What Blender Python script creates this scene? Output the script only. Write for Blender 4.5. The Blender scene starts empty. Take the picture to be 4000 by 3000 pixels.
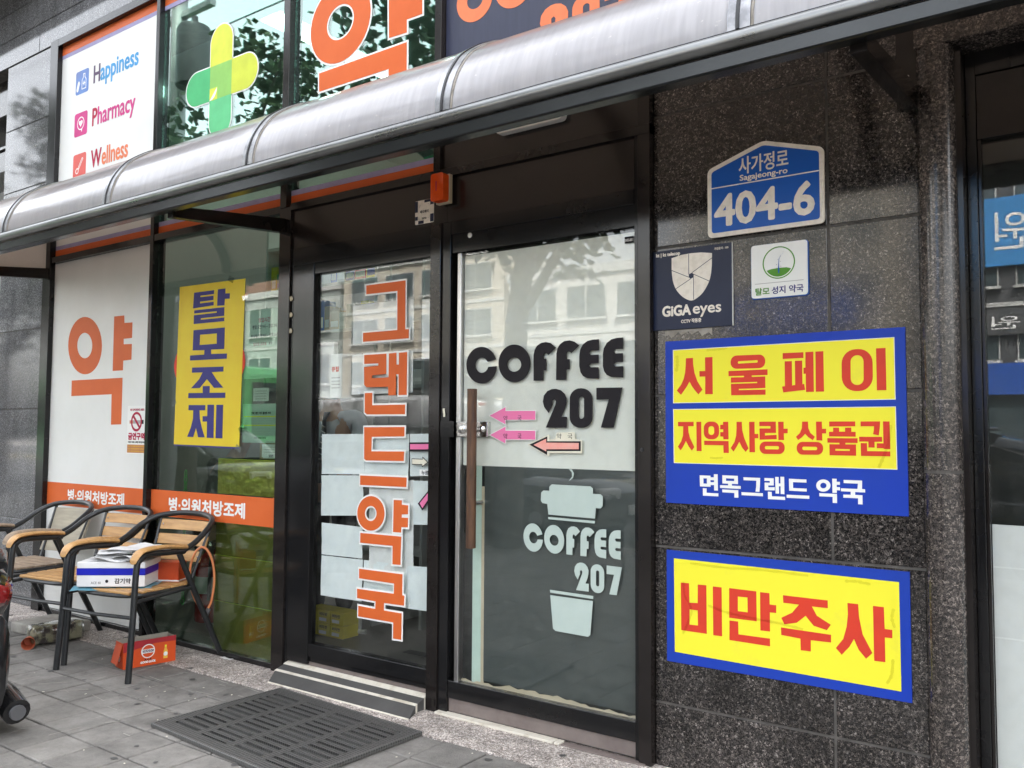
import bpy, bmesh, math, random
from mathutils import Vector, Matrix
from mathutils.geometry import tessellate_polygon

# ---------------------------------------------------------------- camera, sky, sun, exposure
SC = bpy.context.scene
COL = SC.collection
R = math.radians
YAW, PITCH, ROLL = 0.621339, 0.055416, 0.005829      # left turn, tilt up, roll
CAM = Vector((0.0, -3.0, 1.24))
f0 = Vector((-math.sin(YAW) * math.cos(PITCH), math.cos(YAW) * math.cos(PITCH), math.sin(PITCH)))
r0 = Vector((math.cos(YAW), math.sin(YAW), 0)); u0 = r0.cross(f0)
rr_ = r0 * math.cos(ROLL) + u0 * math.sin(ROLL); uu_ = -r0 * math.sin(ROLL) + u0 * math.cos(ROLL)
cam = bpy.data.cameras.new('camera'); camo = bpy.data.objects.new('camera', cam); COL.objects.link(camo)
M3 = Matrix((rr_, uu_, -f0)).transposed()
camo.matrix_world = Matrix.Translation(CAM) @ M3.to_4x4()
cam.sensor_width = 36.0; cam.lens = 36.0 * 3364.3 / 4000.0
cam.clip_start = 0.05; cam.clip_end = 400.0
SC.camera = camo

SUN_EL, SUN_AZ = 54.0, 152.0       # sun high behind the shop building: the front and its pavement lie in open shade
wd = bpy.data.worlds.new('World'); SC.world = wd; wd.use_nodes = True
nt = wd.node_tree; nt.nodes.clear()
wo = nt.nodes.new('ShaderNodeOutputWorld'); bg = nt.nodes.new('ShaderNodeBackground')
sky = nt.nodes.new('ShaderNodeTexSky'); sky.sky_type = 'NISHITA'; sky.sun_disc = False
sky.sun_elevation = R(SUN_EL); sky.sun_rotation = R(180.0 - SUN_AZ)
sky.air_density = 1.3; sky.dust_density = 6.0; sky.ozone_density = 1.0
hs = nt.nodes.new('ShaderNodeHueSaturation'); hs.inputs['Saturation'].default_value = 0.22
nt.links.new(sky.outputs[0], hs.inputs['Color']); nt.links.new(hs.outputs[0], bg.inputs[0])
bg.inputs[1].default_value = 0.15
nt.links.new(bg.outputs[0], wo.inputs[0])
sl = bpy.data.lights.new('sun', 'SUN'); sl.energy = 2.2; sl.angle = R(1.5); sl.color = (1.0, 0.96, 0.9)
so = bpy.data.objects.new('sun', sl); COL.objects.link(so)
sd = Vector((math.sin(R(SUN_AZ)) * math.cos(R(SUN_EL)), -math.cos(R(SUN_AZ)) * math.cos(R(SUN_EL)), math.sin(R(SUN_EL))))
so.rotation_euler = sd.to_track_quat('Z', 'Y').to_euler(); so.location = sd * 30
SC.view_settings.view_transform = 'Standard'; SC.view_settings.look = 'None'
SC.view_settings.gamma = 1.0; SC.view_settings.exposure = 3.2
SC.render.engine = 'CYCLES'
SC.cycles.use_denoising = True
SC.cycles.max_bounces = 8; SC.cycles.transparent_max_bounces = 16; SC.cycles.caustics_reflective = False
SC.cycles.sample_clamp_indirect = 6.0

# ---------------------------------------------------------------- materials
MATS = {}
def _m(name):
    m = bpy.data.materials.new(name); m.use_nodes = True; MATS[name] = m
    n = m.node_tree; b = n.nodes['Principled BSDF']; return m, n, b
def N(n, t, **k):
    x = n.nodes.new(t)
    for a, v in k.items():
        if a.startswith('i_'): x.inputs[a[2:].replace('_', ' ')].default_value = v
        else: setattr(x, a, v)
    return x
def rgb(c): return (c[0], c[1], c[2], 1.0)
def coord(n, space='Object', scale=(1, 1, 1)):
    tc = N(n, 'ShaderNodeTexCoord'); mp = N(n, 'ShaderNodeMapping'); mp.inputs['Scale'].default_value = scale
    n.links.new(tc.outputs[space], mp.inputs[0]); return mp.outputs[0]
def MT(name, c, rough=0.5, metal=0.0, c2=None, ns=8.0, nd=4.0, lo=0.35, hi=0.65, bump=0.0, bs=60.0, spec=0.5, coat=0.0,
       scale=(1, 1, 1), rnd=0.0, rv=0.0, world=False, em=None, es=0.0, nr=0.62):
    if spec == 0.5 and name.split('_')[-1] in ('print', 'sign', 'poster', 'letter', 'plate'): spec = 0.16
    m, n, b = _m(name)
    v = N(n, 'ShaderNodeNewGeometry').outputs['Position'] if world else coord(n, 'Object', scale)
    b.inputs['Roughness'].default_value = rough; b.inputs['Metallic'].default_value = metal
    b.inputs['Specular IOR Level'].default_value = spec; b.inputs['Coat Weight'].default_value = coat
    b.inputs['Coat Roughness'].default_value = 0.08
    col = None
    nz = N(n, 'ShaderNodeTexNoise'); nz.inputs['Scale'].default_value = ns; nz.inputs['Detail'].default_value = nd
    nz.inputs['Roughness'].default_value = nr
    n.links.new(v, nz.inputs['Vector'])
    if c2 is None: c2 = tuple(x * 0.86 for x in c)
    rp = N(n, 'ShaderNodeValToRGB'); rp.color_ramp.elements[0].position = lo; rp.color_ramp.elements[1].position = hi
    rp.color_ramp.elements[0].color = rgb(c2); rp.color_ramp.elements[1].color = rgb(c)
    n.links.new(nz.outputs[0], rp.inputs[0]); col = rp.outputs[0]
    if rnd:
        oi = N(n, 'ShaderNodeObjectInfo'); mr = N(n, 'ShaderNodeMapRange')
        mr.inputs['To Min'].default_value = 1 - rnd; mr.inputs['To Max'].default_value = 1 + rnd
        n.links.new(oi.outputs['Random'], mr.inputs[0])
        mx = N(n, 'ShaderNodeVectorMath', operation='SCALE'); n.links.new(col, mx.inputs[0]); n.links.new(mr.outputs[0], mx.inputs['Scale'])
        col = mx.outputs[0]
    n.links.new(col, b.inputs['Base Color'])
    if rv:
        mr2 = N(n, 'ShaderNodeMapRange'); mr2.inputs['To Min'].default_value = max(0.02, rough - rv); mr2.inputs['To Max'].default_value = rough + rv
        n.links.new(nz.outputs[0], mr2.inputs[0]); n.links.new(mr2.outputs[0], b.inputs['Roughness'])
    if bump:
        nb = N(n, 'ShaderNodeTexNoise'); nb.inputs['Scale'].default_value = bs; nb.inputs['Detail'].default_value = 5.0
        n.links.new(v, nb.inputs['Vector'])
        bp = N(n, 'ShaderNodeBump'); bp.inputs['Strength'].default_value = bump; bp.inputs['Distance'].default_value = 0.01
        n.links.new(nb.outputs[0], bp.inputs['Height']); n.links.new(bp.outputs[0], b.inputs['Normal'])
    if em:
        b.inputs['Emission Color'].default_value = rgb(em); b.inputs['Emission Strength'].default_value = es
    return m
def granite(name, cols, scale=115.0, rough=0.14, bump=0.0, stain=0.25, stretch=(1, 1, 1), rnd=0.0):
    m, n, b = _m(name); v = coord(n, 'Object', stretch)
    nz = N(n, 'ShaderNodeTexNoise'); nz.inputs['Scale'].default_value = scale * 0.8; nz.inputs['Detail'].default_value = 3
    n.links.new(v, nz.inputs['Vector'])
    mixv = N(n, 'ShaderNodeVectorMath', operation='MULTIPLY_ADD'); mixv.inputs[1].default_value = (0.02, 0.02, 0.02)
    n.links.new(nz.outputs['Color'], mixv.inputs[0]); n.links.new(v, mixv.inputs[2])
    vo = N(n, 'ShaderNodeTexVoronoi'); vo.inputs['Scale'].default_value = scale; n.links.new(mixv.outputs[0], vo.inputs['Vector'])
    sx = N(n, 'ShaderNodeSeparateColor'); n.links.new(vo.outputs['Color'], sx.inputs[0])
    rp = N(n, 'ShaderNodeValToRGB'); cr = rp.color_ramp; cr.interpolation = 'LINEAR'
    while len(cr.elements) < len(cols): cr.elements.new(0.5)
    for e, (p, c) in zip(cr.elements, cols): e.position = p; e.color = rgb(c)
    n.links.new(sx.outputs[0], rp.inputs[0])
    vo2 = N(n, 'ShaderNodeTexVoronoi'); vo2.inputs['Scale'].default_value = scale * 2.3; n.links.new(v, vo2.inputs['Vector'])
    s2 = N(n, 'ShaderNodeSeparateColor'); n.links.new(vo2.outputs['Color'], s2.inputs[0])
    mr = N(n, 'ShaderNodeMapRange'); mr.inputs['To Min'].default_value = 0.35; mr.inputs['To Max'].default_value = 1.6
    n.links.new(s2.outputs[1], mr.inputs[0])
    big = N(n, 'ShaderNodeTexNoise'); big.inputs['Scale'].default_value = 5.0; big.inputs['Detail'].default_value = 5; n.links.new(coord(n, 'Object', (1.6, 1.6, 0.45)), big.inputs['Vector'])
    mb = N(n, 'ShaderNodeMapRange'); mb.inputs['From Min'].default_value = 0.3; mb.inputs['From Max'].default_value = 0.7
    mb.inputs['To Min'].default_value = 1 - stain; mb.inputs['To Max'].default_value = 1 + stain; n.links.new(big.outputs[0], mb.inputs[0])
    mu = N(n, 'ShaderNodeMath', operation='MULTIPLY'); n.links.new(mr.outputs[0], mu.inputs[0]); n.links.new(mb.outputs[0], mu.inputs[1])
    sc = N(n, 'ShaderNodeVectorMath', operation='SCALE'); n.links.new(rp.outputs[0], sc.inputs[0]); n.links.new(mu.outputs[0], sc.inputs['Scale'])
    colr = sc.outputs[0]
    if rnd:
        oi = N(n, 'ShaderNodeObjectInfo'); mo = N(n, 'ShaderNodeMapRange'); mo.inputs['To Min'].default_value = 1 - rnd; mo.inputs['To Max'].default_value = 1 + rnd; n.links.new(oi.outputs['Random'], mo.inputs[0])
        s3 = N(n, 'ShaderNodeVectorMath', operation='SCALE'); n.links.new(colr, s3.inputs[0]); n.links.new(mo.outputs[0], s3.inputs['Scale']); colr = s3.outputs[0]
    n.links.new(colr, b.inputs['Base Color'])
    r2 = N(n, 'ShaderNodeMapRange'); r2.inputs['To Min'].default_value = rough * 0.7; r2.inputs['To Max'].default_value = rough * 1.5
    n.links.new(big.outputs[0], r2.inputs[0]); n.links.new(r2.outputs[0], b.inputs['Roughness'])
    if bump:
        bp = N(n, 'ShaderNodeBump'); bp.inputs['Strength'].default_value = bump; bp.inputs['Distance'].default_value = 0.004
        n.links.new(nz.outputs[0], bp.inputs['Height']); n.links.new(bp.outputs[0], b.inputs['Normal'])
    return m
def glass(name, tint, base=0.05, wave=0.0, dirt=0.0, gt=(1, 1, 1)):
    m = bpy.data.materials.new(name); m.use_nodes = True; MATS[name] = m; n = m.node_tree; n.nodes.clear()
    o = N(n, 'ShaderNodeOutputMaterial'); t = N(n, 'ShaderNodeBsdfTransparent'); t.inputs[0].default_value = rgb(tint)
    g = N(n, 'ShaderNodeBsdfGlossy'); g.inputs['Roughness'].default_value = 0.0; g.inputs['Color'].default_value = rgb(gt)
    lw = N(n, 'ShaderNodeLayerWeight'); lw.inputs[0].default_value = 0.5
    pw = N(n, 'ShaderNodeMath', operation='POWER'); pw.inputs[1].default_value = 5.0; n.links.new(lw.outputs['Facing'], pw.inputs[0])
    ma = N(n, 'ShaderNodeMath', operation='MULTIPLY_ADD', use_clamp=True); ma.inputs[1].default_value = 1 - base; ma.inputs[2].default_value = base
    n.links.new(pw.outputs[0], ma.inputs[0])
    mx = N(n, 'ShaderNodeMixShader'); n.links.new(ma.outputs[0], mx.inputs[0]); n.links.new(t.outputs[0], mx.inputs[1]); n.links.new(g.outputs[0], mx.inputs[2])
    last = mx
    v = coord(n)
    if wave:
        nz = N(n, 'ShaderNodeTexNoise'); nz.inputs['Scale'].default_value = 1.6; n.links.new(v, nz.inputs['Vector'])
        bp = N(n, 'ShaderNodeBump'); bp.inputs['Strength'].default_value = wave; bp.inputs['Distance'].default_value = 0.01
        n.links.new(nz.outputs[0], bp.inputs['Height']); n.links.new(bp.outputs[0], g.inputs['Normal'])
    if dirt:
        d = N(n, 'ShaderNodeBsdfDiffuse'); d.inputs[0].default_value = (0.5, 0.5, 0.46, 1)
        nz = N(n, 'ShaderNodeTexNoise'); nz.inputs['Scale'].default_value = 22.0; nz.inputs['Detail'].default_value = 8; n.links.new(v, nz.inputs['Vector'])
        mr = N(n, 'ShaderNodeMapRange', use_clamp=True) if False else N(n, 'ShaderNodeMapRange')
        mr.inputs['From Min'].default_value = 0.45; mr.inputs['From Max'].default_value = 0.8; mr.inputs['To Max'].default_value = dirt
        n.links.new(nz.outputs[0], mr.inputs[0])
        m2 = N(n, 'ShaderNodeMixShader'); n.links.new(mr.outputs[0], m2.inputs[0]); n.links.new(last.outputs[0], m2.inputs[1]); n.links.new(d.outputs[0], m2.inputs[2]); last = m2
    n.links.new(last.outputs[0], o.inputs[0]); return m

GR = [(0.0, (0.010, 0.0095, 0.0092)), (0.40, (0.020, 0.018, 0.0172)), (0.62, (0.043, 0.0375, 0.0345)), (0.82, (0.074, 0.064, 0.058)), (0.95, (0.12, 0.103, 0.094)), (1.0, (0.23, 0.205, 0.188))]
granite('granite_dark', GR, 190.0, 0.095, stain=0.36, rnd=0.18)
GC = [(0.0, (0.022, 0.020, 0.019)), (0.4, (0.036, 0.031, 0.029)), (0.65, (0.066, 0.055, 0.049)), (0.85, (0.105, 0.088, 0.078)), (1.0, (0.20, 0.17, 0.15))]
granite('granite_column', GC, 170.0, 0.16, stain=0.3)
GL = [(0.0, (0.06, 0.06, 0.062)), (0.4, (0.095, 0.095, 0.098)), (0.7, (0.14, 0.14, 0.145)), (0.9, (0.19, 0.19, 0.196)), (1.0, (0.30, 0.30, 0.305))]
granite('granite_grey', GL, 230.0, 0.055, stain=0.2, rnd=0.12)
GS = [(0.0, (0.22, 0.185, 0.165)), (0.35, (0.34, 0.295, 0.265)), (0.65, (0.46, 0.41, 0.375)), (0.9, (0.56, 0.51, 0.47)), (1.0, (0.66, 0.61, 0.57))]
granite('granite_strip', GS, 130.0, 0.65, bump=0.5, stain=0.3)
MT('grout', (0.12, 0.11, 0.10), 0.85, c2=(0.06, 0.055, 0.05), ns=14, bump=0.2)
MT('grout_light', (0.30, 0.28, 0.25), 0.9, c2=(0.035, 0.033, 0.031), ns=2.2, lo=0.5, hi=0.6)
MT('paver', (0.27, 0.255, 0.235), 0.82, c2=(0.10, 0.093, 0.085), ns=4.2, nd=12, lo=0.3, hi=0.66, bump=0.7, bs=190, rnd=0.12, world=True, nr=0.78)
MT('frame_black', (0.008, 0.008, 0.009), 0.14, c2=(0.012, 0.0115, 0.0115), ns=5, rv=0.05, spec=0.36)
MT('frame_brown', (0.0165, 0.0135, 0.0125), 0.14, c2=(0.012, 0.0098, 0.009), ns=6, rv=0.05, spec=0.36)
MT('panel_brown', (0.0155, 0.0123, 0.0112), 0.22, c2=(0.015, 0.011, 0.010), ns=3, rv=0.05)
MT('aluminium', (0.62, 0.61, 0.60), 0.32, 1.0, c2=(0.5, 0.49, 0.48), ns=30, scale=(1, 1, 0.05))
MT('steel', (0.66, 0.65, 0.63), 0.22, 1.0, ns=40)
MT('white_panel', (0.74, 0.74, 0.72), 0.4, c2=(0.69, 0.69, 0.66), ns=2.2, lo=0.3, hi=0.6)
MT('white_print', (0.84, 0.84, 0.82), 0.45, c2=(0.8, 0.8, 0.77), ns=5)
MT('white_plastic', (0.75, 0.74, 0.72), 0.4)
MT('orange_print', (0.66, 0.135, 0.035), 0.42, c2=(0.62, 0.12, 0.03), ns=4)
MT('violet_print', (0.36, 0.33, 0.52), 0.5)
MT('coral_print', (0.80, 0.22, 0.10), 0.5)
MT('navy_board', (0.022, 0.026, 0.055), 0.45, c2=(0.03, 0.034, 0.066), ns=40, scale=(1, 1, 0.1))
MT('navy_sign', (0.012, 0.018, 0.045), 0.3, c2=(0.018, 0.025, 0.055), ns=3, spec=0.2)
MT('blue_sign', (0.014, 0.048, 0.40), 0.42, c2=(0.017, 0.052, 0.36), ns=4, bump=0.05, bs=7)
MT('blue_plate', (0.012, 0.10, 0.46), 0.3, c2=(0.015, 0.105, 0.43), ns=3)
MT('cream_print', (0.85, 0.79, 0.70), 0.5, c2=(0.76, 0.70, 0.61), ns=30, lo=0.4, hi=0.55)
MT('yellow_sign', (0.83, 0.76, 0.045), 0.4, c2=(0.76, 0.70, 0.06), ns=7, lo=0.28, hi=0.42, bump=0.05, bs=7)
MT('yellow_poster', (0.74, 0.58, 0.04), 0.35, c2=(0.70, 0.50, 0.035), ns=3)
MT('red_print', (0.66, 0.055, 0.028), 0.42, c2=(0.6, 0.05, 0.03), ns=9)
MT('navy_print', (0.045, 0.04, 0.20), 0.42)
MT('black_letter', (0.016, 0.014, 0.017), 0.5)
MT('mint_print', (0.47, 0.55, 0.51), 0.55, c2=(0.43, 0.51, 0.47), ns=6)
MT('green_print', (0.10, 0.30, 0.035), 0.45)
MT('grey_print', (0.45, 0.43, 0.43), 0.5)
MT('pink_print', (0.78, 0.17, 0.36), 0.55, c2=(0.72, 0.2, 0.38), ns=12)
MT('salmon_print', (0.84, 0.33, 0.28), 0.55, c2=(0.80, 0.42, 0.36), ns=18)
MT('cream_paper', (0.78, 0.74, 0.60), 0.6)
MT('paper', (0.78, 0.82, 0.81), 0.7, c2=(0.70, 0.75, 0.75), ns=7, bump=0.35, bs=9)
MT('paper_green', (0.50, 0.62, 0.54), 0.7, c2=(0.45, 0.58, 0.5), ns=3)
MT('paper_white', (0.8, 0.8, 0.78), 0.7, ns=5)
MT('film_white', (0.80, 0.79, 0.72), 0.5, c2=(0.76, 0.76, 0.69), ns=2.0, bump=0.08, bs=3)
MT('film_dark', (0.050, 0.060, 0.057), 0.4, c2=(0.042, 0.052, 0.05), ns=2.5)
MT('gold_film', (0.85, 0.66, 0.18), 0.2, 0.65, c2=(0.55, 0.43, 0.10), ns=4, bump=1.0, bs=16)
MT('olive_film', (0.40, 0.33, 0.08), 0.2, 0.25, c2=(0.20, 0.175, 0.045), ns=3, bump=0.35, bs=5)
MT('lime_print', (0.68, 0.72, 0.07), 0.4); MT('lime2_print', (0.60, 0.66, 0.06), 0.4)
MT('leaf_print', (0.07, 0.46, 0.17), 0.4); MT('leaf2_print', (0.13, 0.55, 0.24), 0.4); MT('mid_print', (0.27, 0.55, 0.12), 0.4)
MT('sky_blue_print', (0.07, 0.34, 0.66), 0.45); MT('purple_print', (0.12, 0.075, 0.14), 0.45); MT('icon_blue', (0.06, 0.20, 0.55), 0.4, c2=(0.1, 0.14, 0.36), ns=4)
MT('magenta_print', (0.62, 0.05, 0.24), 0.45); MT('icon_red', (0.68, 0.08, 0.06), 0.45); MT('wine_print', (0.45, 0.015, 0.06), 0.5)
MT('tan_print', (0.62, 0.28, 0.14), 0.5); MT('amber_print', (0.82, 0.48, 0.08), 0.5)
MT('canopy_rail', (0.24, 0.245, 0.245), 0.30, 0.95, c2=(0.17, 0.172, 0.17), ns=9, rv=0.1, scale=(0.4, 1, 1))
MT('canopy_fascia', (0.040, 0.042, 0.043), 0.22, 0.8, ns=5)
MT('rib_metal', (0.42, 0.42, 0.43), 0.34, 0.7, c2=(0.2, 0.2, 0.21), ns=14)
MT('rib_rubber', (0.02, 0.02, 0.022), 0.5)
MT('sealant', (0.34, 0.31, 0.27), 0.7, c2=(0.2, 0.18, 0.15), ns=20)
MT('chair_metal', (0.022, 0.024, 0.026), 0.34, 0.3, c2=(0.034, 0.036, 0.038), ns=24, rv=0.1)
MT('chair_wood', (0.54, 0.31, 0.12), 0.42, c2=(0.40, 0.21, 0.075), ns=5, lo=0.35, hi=0.62, scale=(1.2, 9, 9), bump=0.12, bs=20)
MT('chair_wood_old', (0.36, 0.27, 0.19), 0.7, c2=(0.22, 0.16, 0.11), ns=6, scale=(1.2, 10, 10), bump=0.2, bs=20)
MT('chair_back_old', (0.42, 0.37, 0.28), 0.6, c2=(0.30, 0.27, 0.21), ns=4, scale=(1, 1, 8), bump=0.2)
MT('handle_wood', (0.115, 0.050, 0.019), 0.5, c2=(0.05, 0.021, 0.010), ns=7, lo=0.35, hi=0.65, scale=(9, 9, 1.3), bump=0.3, bs=30)
MT('handle_dark', (0.055, 0.022, 0.014), 0.5, ns=9)
MT('rubber', (0.009, 0.0095, 0.0105), 0.55, c2=(0.015, 0.015, 0.015), ns=5, nd=8, lo=0.4, hi=0.75)
MT('rubber_floor', (0.006, 0.006, 0.006), 0.9, c2=(0.004, 0.004, 0.004), ns=25, spec=0.1)
MT('ramp_grey', (0.085, 0.083, 0.08), 0.62, c2=(0.062, 0.06, 0.058), ns=6, bump=0.1, bs=200)
MT('ramp_white', (0.68, 0.64, 0.55), 0.6, c2=(0.52, 0.47, 0.38), ns=14, lo=0.35, hi=0.5)
MT('threshold_mauve', (0.20, 0.165, 0.15), 0.6, c2=(0.15, 0.12, 0.11), ns=8)
MT('carton_white', (0.78, 0.78, 0.78), 0.6, ns=4); MT('carton_blue', (0.012, 0.018, 0.42), 0.4)
MT('carton_red', (0.68, 0.085, 0.012), 0.4, c2=(0.60, 0.07, 0.012), ns=5); MT('carton_inner', (0.36, 0.33, 0.28), 0.8); MT('carton_crimson', (0.40, 0.02, 0.03), 0.4)
MT('carton_orange', (0.50, 0.06, 0.012), 0.5); MT('carton_yellow', (0.62, 0.52, 0.03), 0.5)
MT('cyan_plastic', (0.12, 0.30, 0.38), 0.3); MT('hose_orange', (0.68, 0.16, 0.06), 0.35, c2=(0.55, 0.26, 0.10), ns=2)
MT('alarm_lens', (0.80, 0.10, 0.012), 0.12, c2=(0.72, 0.08, 0.01), ns=30, coat=0.6); MT('cream_plastic', (0.55, 0.47, 0.33), 0.5)
MT('extinguisher_red', (0.35, 0.012, 0.012), 0.25); MT('chain_green', (0.05, 0.34, 0.07), 0.4)
MT('skin', (0.56, 0.34, 0.25), 0.55); MT('hair', (0.012, 0.010, 0.010), 0.5); MT('shirt_white', (0.60, 0.62, 0.68), 0.8, bump=0.2, bs=14)
MT('shirt_grey', (0.22, 0.21, 0.215), 0.85, bump=0.25, bs=12); MT('trousers_dark', (0.025, 0.026, 0.032), 0.85); MT('tie', (0.03, 0.035, 0.05), 0.7)
MT('jacket_yellow', (0.60, 0.68, 0.08), 0.8); MT('trousers_red', (0.35, 0.05, 0.05), 0.8); MT('hat_pink', (0.62, 0.42, 0.42), 0.8); MT('shoe', (0.02, 0.02, 0.02), 0.5)
MT('scooter_black', (0.010, 0.010, 0.011), 0.14, coat=0.5); MT('scooter_red', (0.22, 0.008, 0.010), 0.15, coat=0.6); MT('chrome', (0.7, 0.69, 0.67), 0.1, 1.0)
glass('smudge', (0.955, 0.95, 0.92), 0.0)
MT('tyre', (0.018, 0.018, 0.018), 0.8); MT('plastic_grey', (0.10, 0.10, 0.105), 0.5)
MT('shop_floor', (0.10, 0.097, 0.088), 0.35, c2=(0.085, 0.082, 0.075), ns=3); MT('room_wall', (0.30, 0.30, 0.285), 0.8, ns=2); MT('room_dark', (0.03, 0.032, 0.03), 0.8)
MT('shelf_white', (0.42, 0.43, 0.42), 0.5); MT('tape_dark', (0.02, 0.02, 0.02), 0.5)
MT('led', (1, 1, 1), 0.5, em=(1.0, 1.0, 0.98), es=2.2)
MT('box_blue', (0.03, 0.10, 0.42), 0.45); MT('box_red', (0.48, 0.03, 0.05), 0.45); MT('box_white', (0.62, 0.62, 0.60), 0.5); MT('box_green', (0.08, 0.30, 0.14), 0.5); MT('box_kraft', (0.34, 0.24, 0.13), 0.7)
MT('asphalt', (0.055, 0.055, 0.057), 0.85, c2=(0.04, 0.04, 0.042), ns=40, bump=0.3); MT('kerb', (0.32, 0.31, 0.30), 0.8, ns=10); MT('road_paint', (0.62, 0.60, 0.55), 0.7)
MT('wall_beige', (0.46, 0.41, 0.33), 0.8, c2=(0.38, 0.34, 0.27), ns=1.5); MT('wall_white', (0.52, 0.51, 0.48), 0.8, c2=(0.43, 0.42, 0.40), ns=1.2); MT('wall_brick', (0.28, 0.13, 0.09), 0.85, ns=3); MT('wall_dark', (0.07, 0.072, 0.075), 0.5, ns=2); MT('wall_mint', (0.36, 0.40, 0.37), 0.7, ns=1.5)
MT('far_glass', (0.05, 0.07, 0.075), 0.08, spec=0.8); MT('far_frame', (0.5, 0.5, 0.48), 0.5); MT('shop_blue', (0.02, 0.09, 0.40), 0.4); MT('shop_sky', (0.05, 0.26, 0.58), 0.4); MT('shop_yellow', (0.66, 0.52, 0.05), 0.5); MT('shop_green', (0.04, 0.25, 0.10), 0.5)
MT('bark', (0.13, 0.105, 0.085), 0.9, c2=(0.07, 0.055, 0.045), ns=6, scale=(4, 4, 1), bump=0.7, bs=18)
MT('leaf', (0.075, 0.13, 0.035), 0.6, c2=(0.04, 0.08, 0.022), ns=2.5)
MT('car_black', (0.008, 0.008, 0.010), 0.10, coat=0.8); MT('car_white', (0.70, 0.71, 0.72), 0.18, coat=0.6); MT('bus_green', (0.06, 0.27, 0.08), 0.22, coat=0.4); MT('car_glass', (0.012, 0.016, 0.018), 0.04, spec=0.8); MT('rim', (0.45, 0.45, 0.46), 0.3, 0.9); MT('lamp_red', (0.4, 0.01, 0.01), 0.2)
MT('pole_grey', (0.42, 0.43, 0.43), 0.45, 0.4); MT('stone_block', (0.42, 0.40, 0.36), 0.85, c2=(0.30, 0.28, 0.25), ns=12, bump=0.4, bs=50)
MT('cloth_mixed', (0.32, 0.28, 0.18), 0.8, c2=(0.05, 0.03, 0.03), ns=16, lo=0.42, hi=0.55); MT('cup_orange', (0.52, 0.13, 0.06), 0.6)
glass('glass_clear', (0.97, 0.982, 0.978), 0.036, wave=0.006, dirt=0.03)
glass('glass_green', (0.62, 0.84, 0.77), 0.17, wave=0.014, gt=(0.86, 1.0, 0.95), dirt=0.02)
glass('glass_dark', (0.72, 0.80, 0.74), 0.055, wave=0.008, dirt=0.012)
glass('plastic_clear', (0.85, 0.88, 0.87), 0.09, wave=0.1)

def canopy_mat():
    m, n, b = _m('canopy_sheet'); v = coord(n)
    nz = N(n, 'ShaderNodeTexNoise'); nz.inputs['Scale'].default_value = 46.0; nz.inputs['Detail'].default_value = 6; n.links.new(v, nz.inputs['Vector'])
    st = N(n, 'ShaderNodeTexNoise'); st.inputs['Scale'].default_value = 10.0; st.inputs['Detail'].default_value = 7
    v2 = coord(n, 'Object', (6, 0.6, 0.6)); n.links.new(v2, st.inputs['Vector'])
    rp = N(n, 'ShaderNodeValToRGB'); rp.color_ramp.elements[0].position = 0.3; rp.color_ramp.elements[0].color = (0.40, 0.405, 0.44, 1)
    rp.color_ramp.elements[1].position = 0.7; rp.color_ramp.elements[1].color = (0.54, 0.545, 0.58, 1); n.links.new(st.outputs[0], rp.inputs[0])
    sp = N(n, 'ShaderNodeMapRange'); sp.inputs['From Min'].default_value = 0.68; sp.inputs['From Max'].default_value = 0.74; n.links.new(nz.outputs[0], sp.inputs[0])
    mc = N(n, 'ShaderNodeMix', data_type='RGBA'); n.links.new(sp.outputs[0], mc.inputs['Factor']); n.links.new(rp.outputs[0], mc.inputs['A']); mc.inputs['B'].default_value = (0.72, 0.71, 0.70, 1)
    n.links.new(mc.outputs['Result'], b.inputs['Base Color']); b.inputs['Roughness'].default_value = 0.2
    b.inputs['Coat Weight'].default_value = 1.0; b.inputs['Coat Roughness'].default_value = 0.1
    t = N(n, 'ShaderNodeBsdfTranslucent'); t.inputs[0].default_value = (0.88, 0.76, 0.65, 1)
    mx = N(n, 'ShaderNodeMixShader'); mx.inputs[0].default_value = 0.42
    out = n.nodes['Material Output']; n.links.new(b.outputs[0], mx.inputs[1]); n.links.new(t.outputs[0], mx.inputs[2]); n.links.new(mx.outputs[0], out.inputs[0])
canopy_mat()
def mat_mesh():
    m = MATS['rubber']; n = m.node_tree; b = n.nodes['Principled BSDF']
    v = coord(n); vo = N(n, 'ShaderNodeTexVoronoi'); vo.inputs['Scale'].default_value = 78; vo.inputs['Randomness'].default_value = 0.12
    n.links.new(v, vo.inputs['Vector'])
    bp = N(n, 'ShaderNodeBump'); bp.inputs['Strength'].default_value = 1.0; bp.inputs['Distance'].default_value = 0.004; bp.invert = True
    n.links.new(vo.outputs['Distance'], bp.inputs['Height']); n.links.new(bp.outputs[0], b.inputs['Normal'])
    mr = N(n, 'ShaderNodeMapRange'); mr.inputs['From Min'].default_value = 0.25; mr.inputs['From Max'].default_value = 0.55; n.links.new(vo.outputs['Distance'], mr.inputs[0])
    old = b.inputs['Base Color'].links[0].from_socket
    mx = N(n, 'ShaderNodeMix', data_type='RGBA'); n.links.new(mr.outputs[0], mx.inputs['Factor']); n.links.new(old, mx.inputs['A']); mx.inputs['B'].default_value = (0.10, 0.098, 0.093, 1)
    n.links.new(mx.outputs['Result'], b.inputs['Base Color'])
mat_mesh()

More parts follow.
